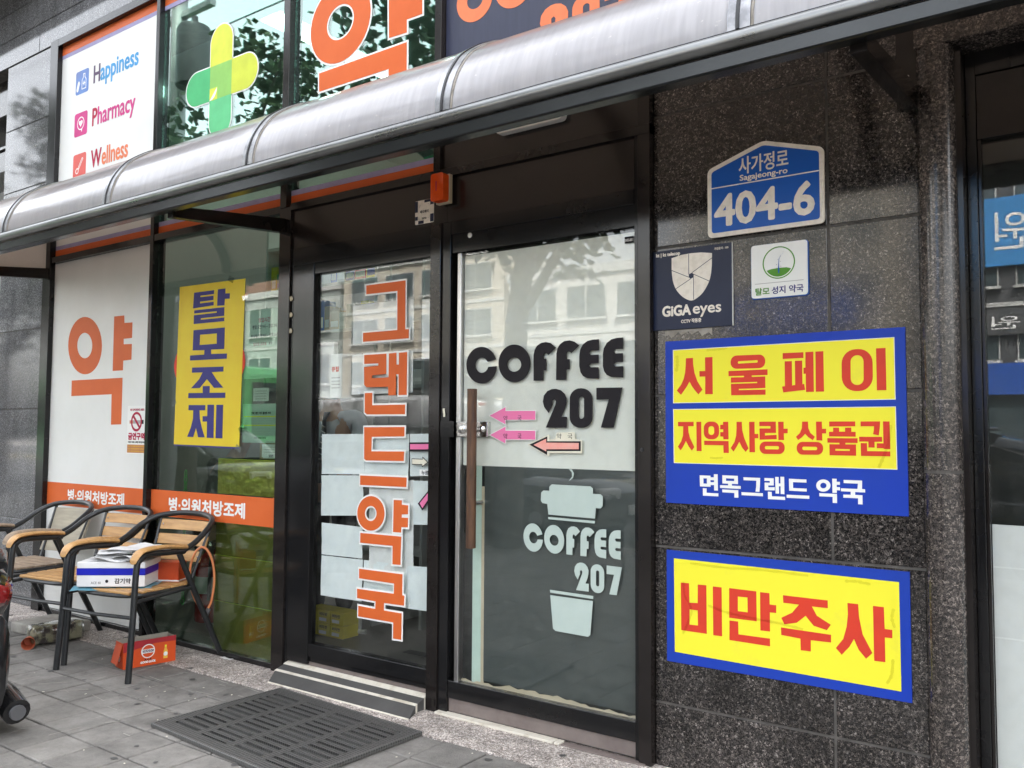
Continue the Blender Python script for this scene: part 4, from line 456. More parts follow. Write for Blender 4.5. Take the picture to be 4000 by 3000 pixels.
    'papers': [[[[[-3.1372,1.8659],[-2.7302,1.8664],[-2.73,1.6695],[-3.136,1.6688]]]],[[[[-2.6789,1.8567],[-2.5952,1.8557],[-2.5929,1.5771],[-2.6781,1.5766]]]],[[[[-3.1401,1.6171],[-2.7332,1.6185],[-2.7335,1.422],[-3.1408,1.4203]]]],[[[[-3.351,1.2223],[-3.0502,1.225],[-3.0433,1.0287],[-3.3485,1.0197]]]],[[[[-3.0422,1.225],[-2.7489,1.2261],[-2.7519,1.0297],[-3.038,1.0289]]]],[[[[-2.7455,1.2272],[-2.5909,1.2292],[-2.5882,1.0361],[-2.7422,1.0301]]]],[[[[-3.3484,1.0138],[-3.0495,1.0221],[-3.0469,0.8275],[-3.3458,0.8105]]]],[[[[-3.0095,0.9694],[-2.7211,1.0129],[-2.7177,0.5689],[-3.0021,0.5696]]]],[[[[-2.7201,1.0093],[-2.5879,1.0133],[-2.585,0.8138],[-2.7168,0.8067]]]],[[[[-3.3379,0.7757],[-3.0471,0.7724],[-3.0481,0.6205],[-3.3359,0.6164]]]],[[[[-3.3381,0.6112],[-3.0448,0.6156],[-3.0483,0.4142],[-3.3396,0.4118]]]],[[[[-3.0385,0.615],[-2.7512,0.6143],[-2.7527,0.4172],[-3.0385,0.4209]]]],[[[[-2.7473,0.6147],[-2.5906,0.6214],[-2.5877,0.4218],[-2.7478,0.4178]]]]],
    'poster_tal': [[[[[-4.5911,2.092],[-3.9729,2.0822],[-3.993,1.1466],[-4.6092,1.1546]]]]],
    'sp1': [[[[[-1.3949,1.5525],[-0.6132,1.555],[-0.6128,1.3515],[-1.395,1.3508]]]]],
    'sp2': [[[[[-1.3951,1.3287],[-0.6126,1.3292],[-0.6115,1.1251],[-1.3933,1.1263]]]]],
    'ij1': [[[[[-1.3948,0.7718],[-0.6131,0.7659],[-0.6123,0.4219],[-1.3928,0.4289]]]]],
}
rnd = random.Random(7)
# ---------------------------------------------------------------- ground
side = MB().box(-12, 8, -5.2, -0.282, -0.30, -0.012).build('sidewalk', 'grout_light'); struct(side)
pp = 0.2135; base = None
for j in range(9):
    for i in range(27):
        x1 = -1.41 - i * pp; y1 = -0.283 - j * pp; g = 0.0044
        if base is None:
            w = pp - 2 * g; a = w / 2; e = 0.0035
            vs = [(-a, -a, -0.03), (a, -a, -0.03), (a, a, -0.03), (-a, a, -0.03), (-a, -a, -e), (a, -a, -e), (a, a, -e), (-a, a, -e),
                  (-a + e, -a + e, 0), (a - e, -a + e, 0), (a - e, a - e, 0), (-a + e, a - e, 0)]
            fs = [(0, 1, 5, 4), (1, 2, 6, 5), (2, 3, 7, 6), (3, 0, 4, 7), (4, 5, 9, 8), (5, 6, 10, 9), (6, 7, 11, 10), (7, 4, 8, 11), (8, 9, 10, 11)]
            base = MB().add(vs, fs).build('paver', 'paver'); o = base
        else:
            o = base.copy(); COL.objects.link(o)
        o.parent = side
        o.location = (x1 - pp / 2, y1 - pp / 2, rnd.uniform(-0.0022, 0.0012))
        o.rotation_euler = (rnd.uniform(-0.006, 0.006), rnd.uniform(-0.006, 0.006), rnd.uniform(-0.004, 0.004) + rnd.randrange(4) * math.pi / 2)
far_pave = MB().box(-60, 8, -5.2, -2.215, -0.05, -0.002).build('pavement', 'paver'); struct(far_pave)
far2 = MB().box(-1.405, 8, -2.212, -0.283, -0.05, -0.002).build('pavement', 'paver'); struct(far2)
far3 = MB().box(-60, -7.18, -2.212, 0.3, -0.05, -0.002).build('pavement', 'paver'); struct(far3)
strip = MB().box(-8, 8, -0.279, 0.02, -0.3, -0.014).build('granite_apron', 'grout'); struct(strip)
xs = [-7.2, -6.08, -4.90, -3.715, -2.53, -1.35, -0.2, 1.0]
for a, b in zip(xs, xs[1:]):
    MB().box(a + 0.003, b - 0.003, -0.277, 0.015, -0.05, 0.0).build('apron_slab', 'granite_strip', strip, bevel=0.003)
road = MB().box(-90, 60, -33, -5.35, -0.4, -0.14).build('road', 'asphalt'); struct(road)
for yk in (-11.9, -18.0, -18.25, -24.4):
    for k in range(-14, 8):
        if yk in (-18.0, -18.25): 
            if k == -14: struct(MB().box(-85, 50, yk - 0.05, yk + 0.05, -0.139, -0.136).build('road_marking', 'shop_yellow'))
        elif k % 2: struct(MB().box(k * 6.0, k * 6.0 + 3, yk - 0.06, yk + 0.06, -0.139, -0.136).build('road_marking', 'road_paint'))
kerb = MB().box(-90, 60, -5.35, -5.2, -0.4, 0.0).build('kerb', 'kerb', bevel=0.015); struct(kerb)
kerb2 = MB().box(-90, 60, -33.2, -33, -0.4, 0.0).build('kerb', 'kerb'); struct(kerb2)
side2 = MB().box(-90, 60, -60, -33.2, -0.4, -0.004).build('sidewalk', 'paver'); struct(side2)
terrain = MB().box(-150, 150, -150, 60, -0.9, -0.42).build('ground', 'asphalt'); struct(terrain)

# ---------------------------------------------------------------- the shopfront building
bld = empty('shop_building', (-3.4, 0, 0), 'dark granite shopfront with black framed doors and tall glass windows', 'building')
def bpart(name, mat, parent, *b, bevel=0.0): return cbox(name, mat, parent, *b, bevel=bevel)
# right granite wall with its slabs
gw = bpart('granite_wall', 'grout', bld, -1.474, -0.53, 0.004, 0.25, 0.0, 4.6)
zr = [0.0, 0.233, 0.812, 1.381, 1.95, 2.466, 3.03, 3.6, 4.6]
for (x0, x1) in ((-1.474, -0.82), (-0.82, -0.53)):
    for a, b in zip(zr, zr[1:]):
        q = MB().box(x0 + (0.0048 if x0 > -1 else 0), x1 - 0.0048, 0.0, 0.02, a + (0.0048 if a > 0 else 0), b - 0.0048).build('granite_slab', 'granite_dark', gw, bevel=0.0015, seg=1)
# round column
colm = MB().lathe((-0.476, -0.005, 0), [(0.056, 0.0), (0.056, 1.118)], 28).build('column', 'granite_column', bld, smooth=True)
MB().lathe((-0.476, -0.005, 0), [(0.0545, 1.118), (0.0545, 1.128)], 24).build('column_joint', 'grout', colm)
MB().lathe((-0.476, -0.005, 0), [(0.056, 1.128), (0.056, 2.475)], 28).build('column_shaft', 'granite_column', colm, smooth=True)
lt = bpart('lintel', 'granite_column', bld, -0.531, 1.6, -0.05, 0.2, 2.477, 2.60, bevel=0.003)
bpart('lintel_upper', 'granite_column', lt, -0.529, 1.6, -0.035, 0.2, 2.603, 4.6)
# right window: dark frame, glass, white board behind
rw = bpart('side_window', 'frame_brown', bld, -0.420, -0.404, -0.0, 0.16, 0.0, 2.476)
bpart('window_frame', 'frame_black', rw, -0.4035, -0.374, 0.085, 0.16, 0.0, 2.476, bevel=0.002)
bpart('window_frame', 'frame_brown', rw, -0.3735, -0.364, 0.10, 0.15, 0.0, 2.19, bevel=0.001)
bpart('window_head', 'frame_brown', rw, -0.3735, 1.6, 0.09, 0.16, 2.19, 2.40, bevel=0.002)
bpart('window_head', 'frame_black', rw, -0.3735, 1.6, 0.08, 0.16, 2.401, 2.476)
bpart('pane', 'glass_clear', rw, -0.364, 1.6, 0.118, 0.126, 0.02, 2.19)
bpart('window_blind', 'room_dark', rw, -1.4, 1.6, 0.5, 0.52, 0.0, 2.6)
# left stone pier
pier = bpart('stone_pier', 'grout', bld, -6.90, -6.196, 0.003, 0.6, 0.0, 4.0)
zl = [0.0, 0.60, 1.384, 1.957, 2.53, 3.01, 3.491, 3.995]
for a, b in zip(zl, zl[1:]):
    MB().box(-6.905, -6.197, -0.004, 0.02, a + 0.003, b - 0.003).build('stone_slab', 'granite_grey', pier, bevel=0.0015, seg=1)
MB().box(-6.908, -6.902, 0.0, 0.6, 0.0, 4.0).build('stone_return', 'granite_grey', pier)
# stone band over the windows
band = bpart('stone_band', 'grout', bld, -9.0, -1.476, 0.012, 0.6, 4.003, 5.2)
zb = [4.003, 4.215, 4.43, 4.65]; xb = [-9.0, -7.65, -6.43, -5.2, -4.0, -2.75, -1.48]
for a, b in zip(zb, zb[1:]):
    for x0, x1 in zip(xb, xb[1:]):
        MB().box(x0 + 0.003, x1 - 0.003, -0.004, 0.02, a + 0.003, b - 0.003).build('stone_slab', 'granite_grey', band, bevel=0.0015, seg=1)
bpart('soffit', 'granite_dark', band, -9.0, -6.3, -0.55, 0.0, 4.652, 5.2)
bpart('soffit', 'granite_dark', band, -6.3, -1.48, -0.16, 0.0, 4.652, 5.2)
# neighbour beyond the pier
nb = empty('neighbour_sun_block', (-9, 1.5, 0), 'pale neighbouring wall with a drain pipe left of the stone pier', 'building')
cbox('wall', 'wall_white', nb, -14, -6.91, 0.9, 1.1, 0, 5)
cbox('upper_floors', 'wall_white', nb, -40, -9.01, 0.6, 12, 5.0, 15)  # unseen upper mass, added so no sun slips round this side
cbox('beam', 'granite_dark', nb, -14, -6.93, 0.1, 0.5, 3.72, 4.0)
for k in range(6): cbox('soffit_panel', 'granite_grey', nb, -8.4 + k * 0.245, -8.16 + k * 0.245, 0.1, 0.89, 3.45, 3.47)
cbox('beam', 'granite_dark', nb, -14, -6.93, 0.12, 0.4, 3.28, 3.44)
MB().tube([(-7.02, 0.3, 3.3), (-7.02, 0.3, 3.16), (-7.02, 0.34, 3.08), (-7.02, 0.42, 3.04), (-7.02, 0.42, 0.0)], 0.045, 12).build('drain_pipe', 'white_plastic', nb, smooth=True)
# interior shell
fl = MB().box(-6.9, -1.5, 0.02, 5.0, -0.02, 0.075).build('shop_floor', 'shop_floor'); struct(fl)
iw = [(-6.9, -1.5, 5.0, 5.1, 0, 4.2), (-6.9, -6.2, 0.62, 5.0, 0, 4.2), (-1.55, -1.50, 0.26, 5.0, 0, 4.2)]
for b in iw: struct(MB().box(*b).build('interior_wall', 'room_wall'))
struct(MB().box(-2.56, -2.53, 0.12, 5.0, 0.075, 4.15).build('interior_wall', 'room_wall'))
struct(MB().box(-6.9, -1.5, 0.06, 5.0, 4.05, 4.2).build('ceiling', 'room_wall'))
bpart('upper_floors', 'granite_grey', bld, -9.0, 1.6, 0.05, 12.0, 5.21, 17.0)
bpart('upper_floors', 'granite_grey', bld, -1.47, 1.6, 0.21, 12.0, 4.61, 5.2)
rb2 = empty('neighbour_sun_block', (12, 5, 0), 'unseen pale block right of the shop, added to shade its front', 'building'); cbox('wall', 'wall_white', rb2, 1.62, 30, 0.1, 12, 0, 17)  # unseen block, added only to keep the sun off shopfront and pavement

# --- window frames (facade plane y = 0)
FY0, FY1 = -0.036, 0.05
wn = bpart('window', 'frame_black', bld, -6.195, -6.09, FY0, FY1, 0.0, 4.0, bevel=0.002)       # bay beside the pier
bpart('sill', 'frame_black', wn, -6.089, -4.869, -0.02, FY1, 0.0, 0.028, bevel=0.002)
bpart('head', 'frame_black', wn, -6.089, -4.869, FY0, FY1, 3.945, 3.998, bevel=0.002)
bpart('transom', 'frame_brown', wn, -6.089, -4.869, FY0 + 0.004, FY1, 2.395, 2.436, bevel=0.002)
bpart('pane', 'glass_clear', wn, -6.089, -4.869, 0.006, 0.012, 2.437, 3.944)
bpart('pane', 'glass_clear', wn, -6.089, -4.869, 0.006, 0.012, 0.029, 2.394)
w2 = bpart('window', 'frame_black', bld, -4.868, -4.832, FY0, FY1, 0.0, 3.998, bevel=0.002)     # green glass bay
bpart('sill', 'frame_black', w2, -4.831, -3.652, -0.02, FY1, 0.0, 0.028, bevel=0.002)
bpart('head', 'frame_black', w2, -4.831, -3.652, FY0, FY1, 3.945, 3.998, bevel=0.002)
bpart('transom', 'frame_brown', w2, -4.831, -3.652, FY0 + 0.004, FY1, 2.395, 2.436, bevel=0.002)
bpart('pane', 'glass_green', w2, -4.831, -3.652, 0.0, 0.008, 2.437, 3.944)
bpart('pane', 'glass_dark', w2, -4.831, -3.652, 0.0, 0.008, 0.029, 2.394)
w3 = bpart('window', 'frame_brown', bld, -3.651, -3.602, FY0, FY1, 2.42, 3.998, bevel=0.002)   # over the pharmacy door
bpart('head', 'frame_black', w3, -3.601, -2.577, FY0, FY1, 3.945, 3.998, bevel=0.002)
bpart('pane', 'glass_green', w3, -3.601, -2.577, 0.0, 0.008, 2.437, 3.944)
bpart('jamb', 'frame_brown', w3, -2.576, -2.536, FY0, FY1, 2.437, 3.998, bevel=0.002)
bpart('board', 'navy_board', bld, -2.535, -1.476, 0.0, 0.03, 2.76, 3.998)
# --- door surround
dj = bpart('door_jamb', 'frame_brown', bld, -3.651, -3.562, FY0, FY1, 0.0, 2.419, bevel=0.002)
bpart('jamb_bead', 'frame_black', dj, -3.561, -3.543, FY0 + 0.012, FY1, 0.0, 2.19)
bpart('door_transom', 'frame_brown', bld, -3.561, -1.476, FY0 - 0.004, FY1, 2.397, 2.436, bevel=0.002)
bpart('header_panel', 'panel_brown', bld, -3.561, -2.50, -0.022, FY1, 2.191, 2.396, bevel=0.001)
bpart('header_panel', 'panel_brown', bld, -2.499, -1.55, -0.022, FY1, 2.191, 2.396, bevel=0.001)
bpart('header_panel', 'panel_brown', bld, -2.535, -1.53, -0.018, FY1, 2.437, 2.76)
bpart('door_mullion', 'frame_brown', bld, -2.588, -2.526, FY0, FY1, 0.0, 2.19, bevel=0.002)
bpart('door_mullion', 'frame_black', bld, -2.525, -2.474, FY0 + 0.01, FY1, 0.0, 2.19, bevel=0.002)
bpart('door_jamb', 'frame_brown', bld, -1.529, -1.476, FY0, FY1, 0.0, 2.76, bevel=0.002)
bpart('door_jamb', 'frame_black', bld, -1.5485, -1.5295, FY0 + 0.014, FY1, 0.0, 2.396)
# --- pharmacy door leaf
pd = bpart('door', 'frame_black', bld, -3.542, -3.386, -0.024, 0.03, 0.07, 2.19, bevel=0.002)
pd['label'] = 'sliding pharmacy door leaf with wide black stile'
bpart('top_rail', 'frame_black', pd, -3.385, -2.589, -0.02, 0.03, 2.045, 2.19, bevel=0.002)
bpart('head_track', 'frame_black', pd, -3.54, -2.589, -0.032, -0.0245, 2.10, 2.19, bevel=0.002)
bpart('bottom_rail', 'frame_black', pd, -3.385, -2.589, -0.02, 0.03, 0.108, 0.172, bevel=0.002)
bpart('floor_track', 'threshold_mauve', pd, -3.541, -2.589, -0.008, 0.04, 0.02, 0.082)
bpart('track_cover', 'frame_black', pd, -3.384, -2.589, -0.012, 0.03, 0.0825, 0.1075)
bpart('pane', 'glass_clear', pd, -3.385, -2.589, 0.0, 0.008, 0.173, 2.044)
for z in (1.93, 1.845, 1.76): MB().lathe((-3.555, -0.026, z), [(0.012, 0.0), (0.013, -0.004), (0.004, -0.006)], 10, 'Y').build('tape_scrap', 'cream_plastic', pd)
# --- coffee door leaf
cd = bpart('door', 'frame_black', bld, -2.472, -1.55, -0.018, 0.035, 2.045, 2.19, bevel=0.002)
cd['label'] = 'coffee shop door with black rails and frosted film'
bpart('head_track', 'frame_black', cd, -2.472, -1.55, -0.028, -0.0185, 2.13, 2.19, bevel=0.002)
MB().lathe((-2.37, -0.018, 2.115), [(0.012, 0.0), (0.0115, -0.003), (0.004, -0.004)], 14, 'Y').build('screw_cap', 'aluminium', cd)
bpart('aluminium_edge', 'aluminium', cd, -2.446, -2.423, -0.012, 0.025, 0.135, 2.044, bevel=0.003)
bpart('bottom_rail', 'frame_black', cd, -2.472, -1.55, -0.02, 0.035, 0.07, 0.145, bevel=0.002)
bpart('base_strip', 'threshold_mauve', cd, -2.472, -1.55, -0.012, 0.04, 0.012, 0.069)
bpart('pane', 'glass_clear', cd, -2.422, -1.55, 0.0, 0.008, 0.146, 2.044)
bpart('film_upper', 'film_white', cd, -2.42, -1.55, 0.0095, 0.0105, 1.09, 2.03)
bpart('film_lower', 'film_dark', cd, -2.30, -1.55, 0.012, 0.013, 0.165, 1.089)
bpart('film_strip', 'paper_green', cd, -2.365, -2.318, 0.014, 0.016, 0.15, 1.089)
bpart('film_strip', 'cream_plastic', cd, -2.317, -2.301, 0.014, 0.0155, 0.15, 1.0)
MB().sheet([[(-2.42 + 0.87 * i / 40, 0.011 - 0.0006 * j, 0.146 + j * (0.010 + 0.006 * math.sin(i * 1.7) * math.sin(i * .6) + (0.009 if 10 < i < 28 else 0))) for i in range(41)] for j in range(2)]).build('glue_residue', 'cream_plastic', cd)
bpart('room_lining', 'room_dark', cd, -2.47, -1.56, 0.06, 0.07, 0.1, 2.2)
MB().tube([(-2.316, -0.062, 0.74), (-2.316, -0.062, 1.425)], 0.0215, 16).build('handle', 'handle_wood', cd, smooth=True)
MB().tube([(-2.339, 0.085, 0.745), (-2.339, 0.085, 1.20)], 0.02, 14).build('handle', 'handle_dark', cd, smooth=True)
for z in (0.93, 1.25): MB().tube([(-2.316, -0.05, z), (-2.316, 0.05, z)], 0.011, 12).build('handle_mount', 'steel', cd, smooth=True)
lk = MB().box(-2.445, -2.268, -0.016, 0.02, 1.216, 1.284).build('lock', 'steel', cd, bevel=0.003)
MB().lathe((-2.405, -0.016, 1.25), [(0.021, 0), (0.021, -0.006), (0.016, -0.009)], 20, 'Y').build('lock_cylinder', 'steel', cd, smooth=True)
MB().lathe((-2.405, -0.026, 1.25), [(0.009, 0.001), (0.009, -0.003), (0.005, -0.004)], 16, 'Y').build('keyhole', 'chrome', cd)
MB().lathe((-2.298, -0.016, 1.25), [(0.017, 0), (0.017, -0.005), (0.008, -0.012)], 20, 'Y').build('lock_stud', 'chrome', cd, smooth=True)
bpart('strike_plate', 'frame_black', cd, -2.5235, -2.447, -0.03, -0.027, 1.214, 1.286)
MB().lathe((-1.512, -0.037, 1.174), [(0.008, 0.001), (0.007, -0.003), (0.002, -0.0035)], 14, 'Y').build('screw_hole', 'rib_rubber', cd)
# thresholds
rp_ = empty('door_ramp', (-3.0, -0.18, 0), 'grey stepped ramp with cream edges before the pharmacy door', 'ramp')
def slab(name, mat, x0a, x1a, y0, z0, x0b, x1b, y1, z1):
    MB().add([(x0a, y0, z0), (x1a, y0, z0), (x1b, y1, z1), (x0b, y1, z1), (x0a, y0, -0.002), (x1a, y0, -0.002), (x1b, y1, -0.002), (x0b, y1, -0.002)],
             [(0, 1, 2, 3), (4, 7, 6, 5), (0, 4, 5, 1), (1, 5, 6, 2), (2, 6, 7, 3), (3, 7, 4, 0)]).build(name, mat, rp_)
slab('edge_strip', 'ramp_white', -3.486, -2.552, -0.187, 0.002, -3.484, -2.554, -0.181, 0.005)
slab('ramp_board', 'ramp_grey', -3.484, -2.554, -0.1805, 0.004, -3.535, -2.588, -0.100, 0.031)
slab('edge_strip', 'ramp_white', -3.541, -2.592, -0.0995, 0.032, -3.541, -2.592, -0.084, 0.037)
slab('step_board', 'ramp_grey', -3.541, -2.592, -0.0835, 0.037, -3.541, -2.592, -0.040, 0.050)
slab('edge_strip', 'ramp_white', -3.545, -3.07, -0.0395, 0.052, -3.545, -3.07, -0.0105, 0.062)
slab('edge_strip', 'ramp_white', -3.066, -2.592, -0.0395, 0.052, -3.066, -2.592, -0.0105, 0.062)
th = empty('door_threshold', (-2.2, -0.04, 0), 'cream threshold strip beneath the coffee shop door', 'threshold')
cbox('cream_strip', 'ramp_white', th, -2.52, -1.90, -0.055, -0.013, 0.0, 0.010, 0.002)
cbox('cream_strip', 'ramp_white', th, -1.895, -1.87, -0.055, -0.013, 0.0, 0.010, 0.002)
cbox('worn_strip', 'threshold_mauve', th, -1.865, -1.50, -0.05, -0.013, 0.0, 0.006, 0.002)

# ---------------------------------------------------------------- canopy
can = empty('canopy', (-3.4, 0, 2.3), 'curved smoky grey canopy with dark metal rail running above the doors', 'canopy')
prof = cat_rom([(-0.748, 2.352), (-0.742, 2.41), (-0.714, 2.488), (-0.657, 2.57), (-0.592, 2.625), (-0.503, 2.68), (-0.36, 2.735), (-0.18, 2.765), (-0.04, 2.772)] if False else
               [(-0.748, 2.352, 0), (-0.742, 2.41, 0), (-0.714, 2.488, 0), (-0.657, 2.57, 0), (-0.592, 2.625, 0), (-0.503, 2.68, 0), (-0.36, 2.735, 0), (-0.18, 2.765, 0), (-0.04, 2.772, 0)], 4)
prof = [(p.x, p.y) for p in prof]
ribs = [-6.20, -5.157, -4.08, -2.98, -1.911, -0.845, 0.24, 1.3]
def strip_mesh(xa, xb, lift, th):
    mb = MB(); k = len(prof)
    def off(i, d):
        a = Vector(prof[max(0, i - 1)]); b = Vector(prof[min(k - 1, i + 1)]); t = (b - a).normalized(); nn = Vector((-t.y, t.x))
        return Vector(prof[i]) + nn * d
    top = [off(i, lift + th) for i in range(k)]; bot = [off(i, lift) for i in range(k)]
    vs = []
    for p in top: vs += [(xa, p.x, p.y), (xb, p.x, p.y)]
    for p in bot: vs += [(xa, p.x, p.y), (xb, p.x, p.y)]
    fs = []; o = 2 * k
    for i in range(k - 1):
        fs.append((2 * i, 2 * i + 1, 2 * i + 3, 2 * i + 2)); fs.append((o + 2 * i, o + 2 * i + 2, o + 2 * i + 3, o + 2 * i + 1))
        fs.append((2 * i, 2 * i + 2, o + 2 * i + 2, o + 2 * i)); fs.append((2 * i + 1, o + 2 * i + 1, o + 2 * i + 3, 2 * i + 3))
    fs.append((0, o, o + 1, 1)); fs.append((2 * k - 2, 2 * k - 1, o + 2 * k - 1, o + 2 * k - 2))
    return mb.add(vs, fs)
for a, b in zip(ribs, ribs[1:]):
    strip_mesh(a + 0.004, b - 0.004, 0.0, 0.004).build('roof_panel', 'canopy_sheet', can, smooth=True)
for x in ribs:
    rb = strip_mesh(x - 0.033, x + 0.033, 0.0045, 0.006).build('rib', 'rib_metal', can, smooth=True)
    strip_mesh(x - 0.008, x + 0.002, 0.011, 0.003).build('rib_gasket', 'rib_rubber', rb, smooth=True)
    strip_mesh(x + 0.0335, x + 0.041, 0.0045, 0.003).build('rib_sealant', 'sealant', rb, smooth=True)
    strip_mesh(x - 0.02, x + 0.02, -0.045, 0.044).build('rib_rafter', 'canopy_fascia', rb, smooth=True)
X0, X1 = -6.24, 1.35
MB().tube([(X0, -0.752, 2.3255), (X1, -0.752, 2.3255)], 0.0245, 18).build('front_rail', 'canopy_rail', can, smooth=True)
MB().box(X0, X1, -0.757, -0.742, 2.344, 2.353).build('rail_bead', 'rib_rubber', can)
MB().box(X0, X1, -0.752, -0.70, 2.250, 2.300).build('fascia', 'canopy_fascia', can, bevel=0.006)
MB().box(X0, X1, -0.05, -0.037, 2.70, 2.78).build('wall_rail', 'canopy_fascia', can)
for x in (-6.12, -3.62, -0.545):
    w_ = 0.022
    MB().add([(x - w_, -0.70, 2.23), (x + w_, -0.70, 2.23), (x + w_, -0.70, 2.285), (x - w_, -0.70, 2.285), (x - w_, -0.04, 2.285), (x + w_, -0.04, 2.285), (x + w_, -0.04, 2.36), (x - w_, -0.04, 2.36)],
             [(0, 1, 2, 3), (4, 7, 6, 5), (0, 4, 5, 1), (1, 5, 6, 2), (2, 6, 7, 3), (3, 7, 4, 0)]).build('bracket', 'frame_brown', can, bevel=0.003)
    if x < -6 or x > -1:
        pl = MB().box(x - 0.045, x + 0.03, -0.04 if x < -6 else -0.022, -0.037 if x < -6 else -0.006, 2.30, 2.70).build('bracket_plate', 'frame_brown', can, bevel=0.002)
        MB().lathe((x - 0.01, -0.022, 2.40), [(0.006, 0), (0.006, -0.006), (0.003, -0.007)], 10, 'Y').build('bolt', 'steel', pl)
loop = [(p[0], p[1]) for p in prof] + [(-0.04, 2.36), (-0.70, 2.285)]
MB().add([(-6.15, y, z) for y, z in loop] + [(-6.146, y, z) for y, z in loop], [tuple(range(len(loop))), tuple(range(2 * len(loop) - 1, len(loop) - 1, -1))] +
         [(i, (i + 1) % len(loop), len(loop) + (i + 1) % len(loop), len(loop) + i) for i in range(len(loop))]).build('end_panel', 'canopy_sheet', can)

# ---------------------------------------------------------------- signs and lettering on the facade
def bbox(key):
    pts = [p for syl in D[key] for st in syl for lp in st for p in lp]
    return min(p[0] for p in pts), max(p[0] for p in pts), min(p[1] for p in pts), max(p[1] for p in pts)
def glyphs(key, mat, parent, y, th=0.001, name='letter', rim=None, rimmat=None, xf=None):
    for syl in D[key]:
        mb = MB(); rb = MB()
        for st in syl:
            loops = [[xf(p) for p in lp] for lp in st] if xf else st
            mb.prism(loops, y - th, y)
            if rim: rb.prism(grow(loops, rim), y + 0.0004, y + 0.0012)
        o = mb.build(name, mat, parent)
        if rim: rb.build('outline', rimmat, o)
def quad(key): return D[key][0][0][0]

# big yellow and blue sign
s = one('wall_sign', 'blue and yellow sign with three lines of red and white Korean writing on granite', 'sign', (-1.0, -0.006, 0.977))
b = cbox('board', 'blue_sign', s, -1.4265, -0.5805, -0.006, 0.0, 0.977, 1.586)
flat('panel', [quad('sp1')], 'yellow_sign', s, -0.0062); flat('panel', [quad('sp2')], 'yellow_sign', s, -0.0062)
glyphs('seoul_pay', 'red_print', s, -0.0072, 0.0004); glyphs('local_voucher', 'red_print', s, -0.0072, 0.0004); glyphs('grand_pharmacy_white', 'white_print', s, -0.0062, 0.0006)
for q in (quad('sp1'), quad('sp2')):
    flat('panel_edge', grow([q, offset(q, -0.002)], 0.0), 'white_print', s, -0.0074, 0.0003)
def smudge(par, pts, wdt, y):
    c = cat_rom([(a_, 0, b__) for a_, b__ in pts], 5); n_ = len(c); L1 = []; L2_ = []
    for i, p_ in enumerate(c):
        d_ = (c[min(n_ - 1, i + 1)] - c[max(0, i - 1)]).normalized(); w__ = wdt * (0.55 + 0.45 * math.sin(i * 1.3) ** 2); L1.append((p_.x - d_.z * w__, p_.z + d_.x * w__)); L2_.append((p_.x + d_.z * w__, p_.z - d_.x * w__))
    MB().prism([L1 + L2_[::-1]], y - .0002, y).build('smudge', 'smudge', par)
smudge(s, [(-.629, 1.27), (-.637, 1.21), (-.655, 1.16), (-.668, 1.13)], .006, -.0078)
smudge(s, [(-1.38, 1.53), (-1.376, 1.50), (-1.382, 1.47)], .008, -.0072); smudge(s, [(-1.26, 1.545), (-1.22, 1.546), (-1.18, 1.549)], .005, -.0072); smudge(s, [(-1.25, 1.15), (-1.23, 1.148), (-1.20, 1.151)], .004, -.0072)
s = one('wall_sign', 'low yellow sign with blue border and four large red Korean letters on granite', 'sign', (-1.0, -0.006, 0.39))
cbox('board', 'blue_sign', s, -1.425, -0.581, -0.006, 0.0, 0.391, 0.801)
flat('panel', [quad('ij1')], 'yellow_sign', s, -0.0062); glyphs('injection', 'red_print', s, -0.0072, 0.0004)
for pts in ([(-1.357, .69), (-1.352, .64), (-1.325, .59), (-1.345, .53), (-1.36, .50)], [(-1.26, .615), (-1.2, .60), (-1.1, .59), (-1.0, .585), (-.92, .575)], [(-1.33, .76), (-1.2, .757), (-1.05, .762), (-.9, .758)], [(-.635, .52), (-.64, .47), (-.655, .44)], [(-.63, .68), (-.636, .65), (-.628, .62)], [(-.78, .752), (-.74, .755), (-.70, .75)]): smudge(s, pts, .0055, -.0078)

# house number plate
s = one('house_number_plate', 'blue pentagon house number plate reading 404-6 with cream border', 'sign', (-1.036, -0.02, 1.958))
pent = [(-1.247, 1.958), (-0.825, 1.958), (-0.825, 2.222), (-1.036, 2.285), (-1.247, 2.213)]
def rounded(lp, r, n=5):
    out = []; m = len(lp)
    for i in range(m):
        p0, p1, p2 = Vector(lp[i - 1]), Vector(lp[i]), Vector(lp[(i + 1) % m]); a = (p0 - p1).normalized(); c = (p2 - p1).normalized()
        A_, C_ = p1 + a * r, p1 + c * r
        for k in range(n + 1):
            t = k / n; out.append(tuple(A_ * (1 - t) ** 2 + p1 * 2 * t * (1 - t) + C_ * t ** 2))
    return out
MB().prism([rounded(pent, 0.02)], -0.02, -0.012).build('border', 'cream_print', s)
MB().box(-1.2, -0.87, -0.012, 0.0, 2.0, 2.18).build('mount', 'steel', s)
flat('face', [rounded(offset(pent, -0.016), 0.012)], 'blue_plate', s, -0.0202)
flat('divider', [[(-1.231, 2.139), (-0.841, 2.140), (-0.841, 2.144), (-1.231, 2.143)]], 'cream_print', s, -0.0211, 0.0003)
write('lettering', '사가정로', 'cream_print', s, -1.125, -0.947, 2.176, 2.238, -0.0212, 0.0011)
write('lettering', 'Sagajeong-ro', 'cream_print', s, -1.122, -0.950, 2.146, 2.173, -0.0212, 0.0008)
write('number', '404-6', 'cream_print', s, -1.217, -0.861, 1.997, 2.110, -0.0212, 0.0045)

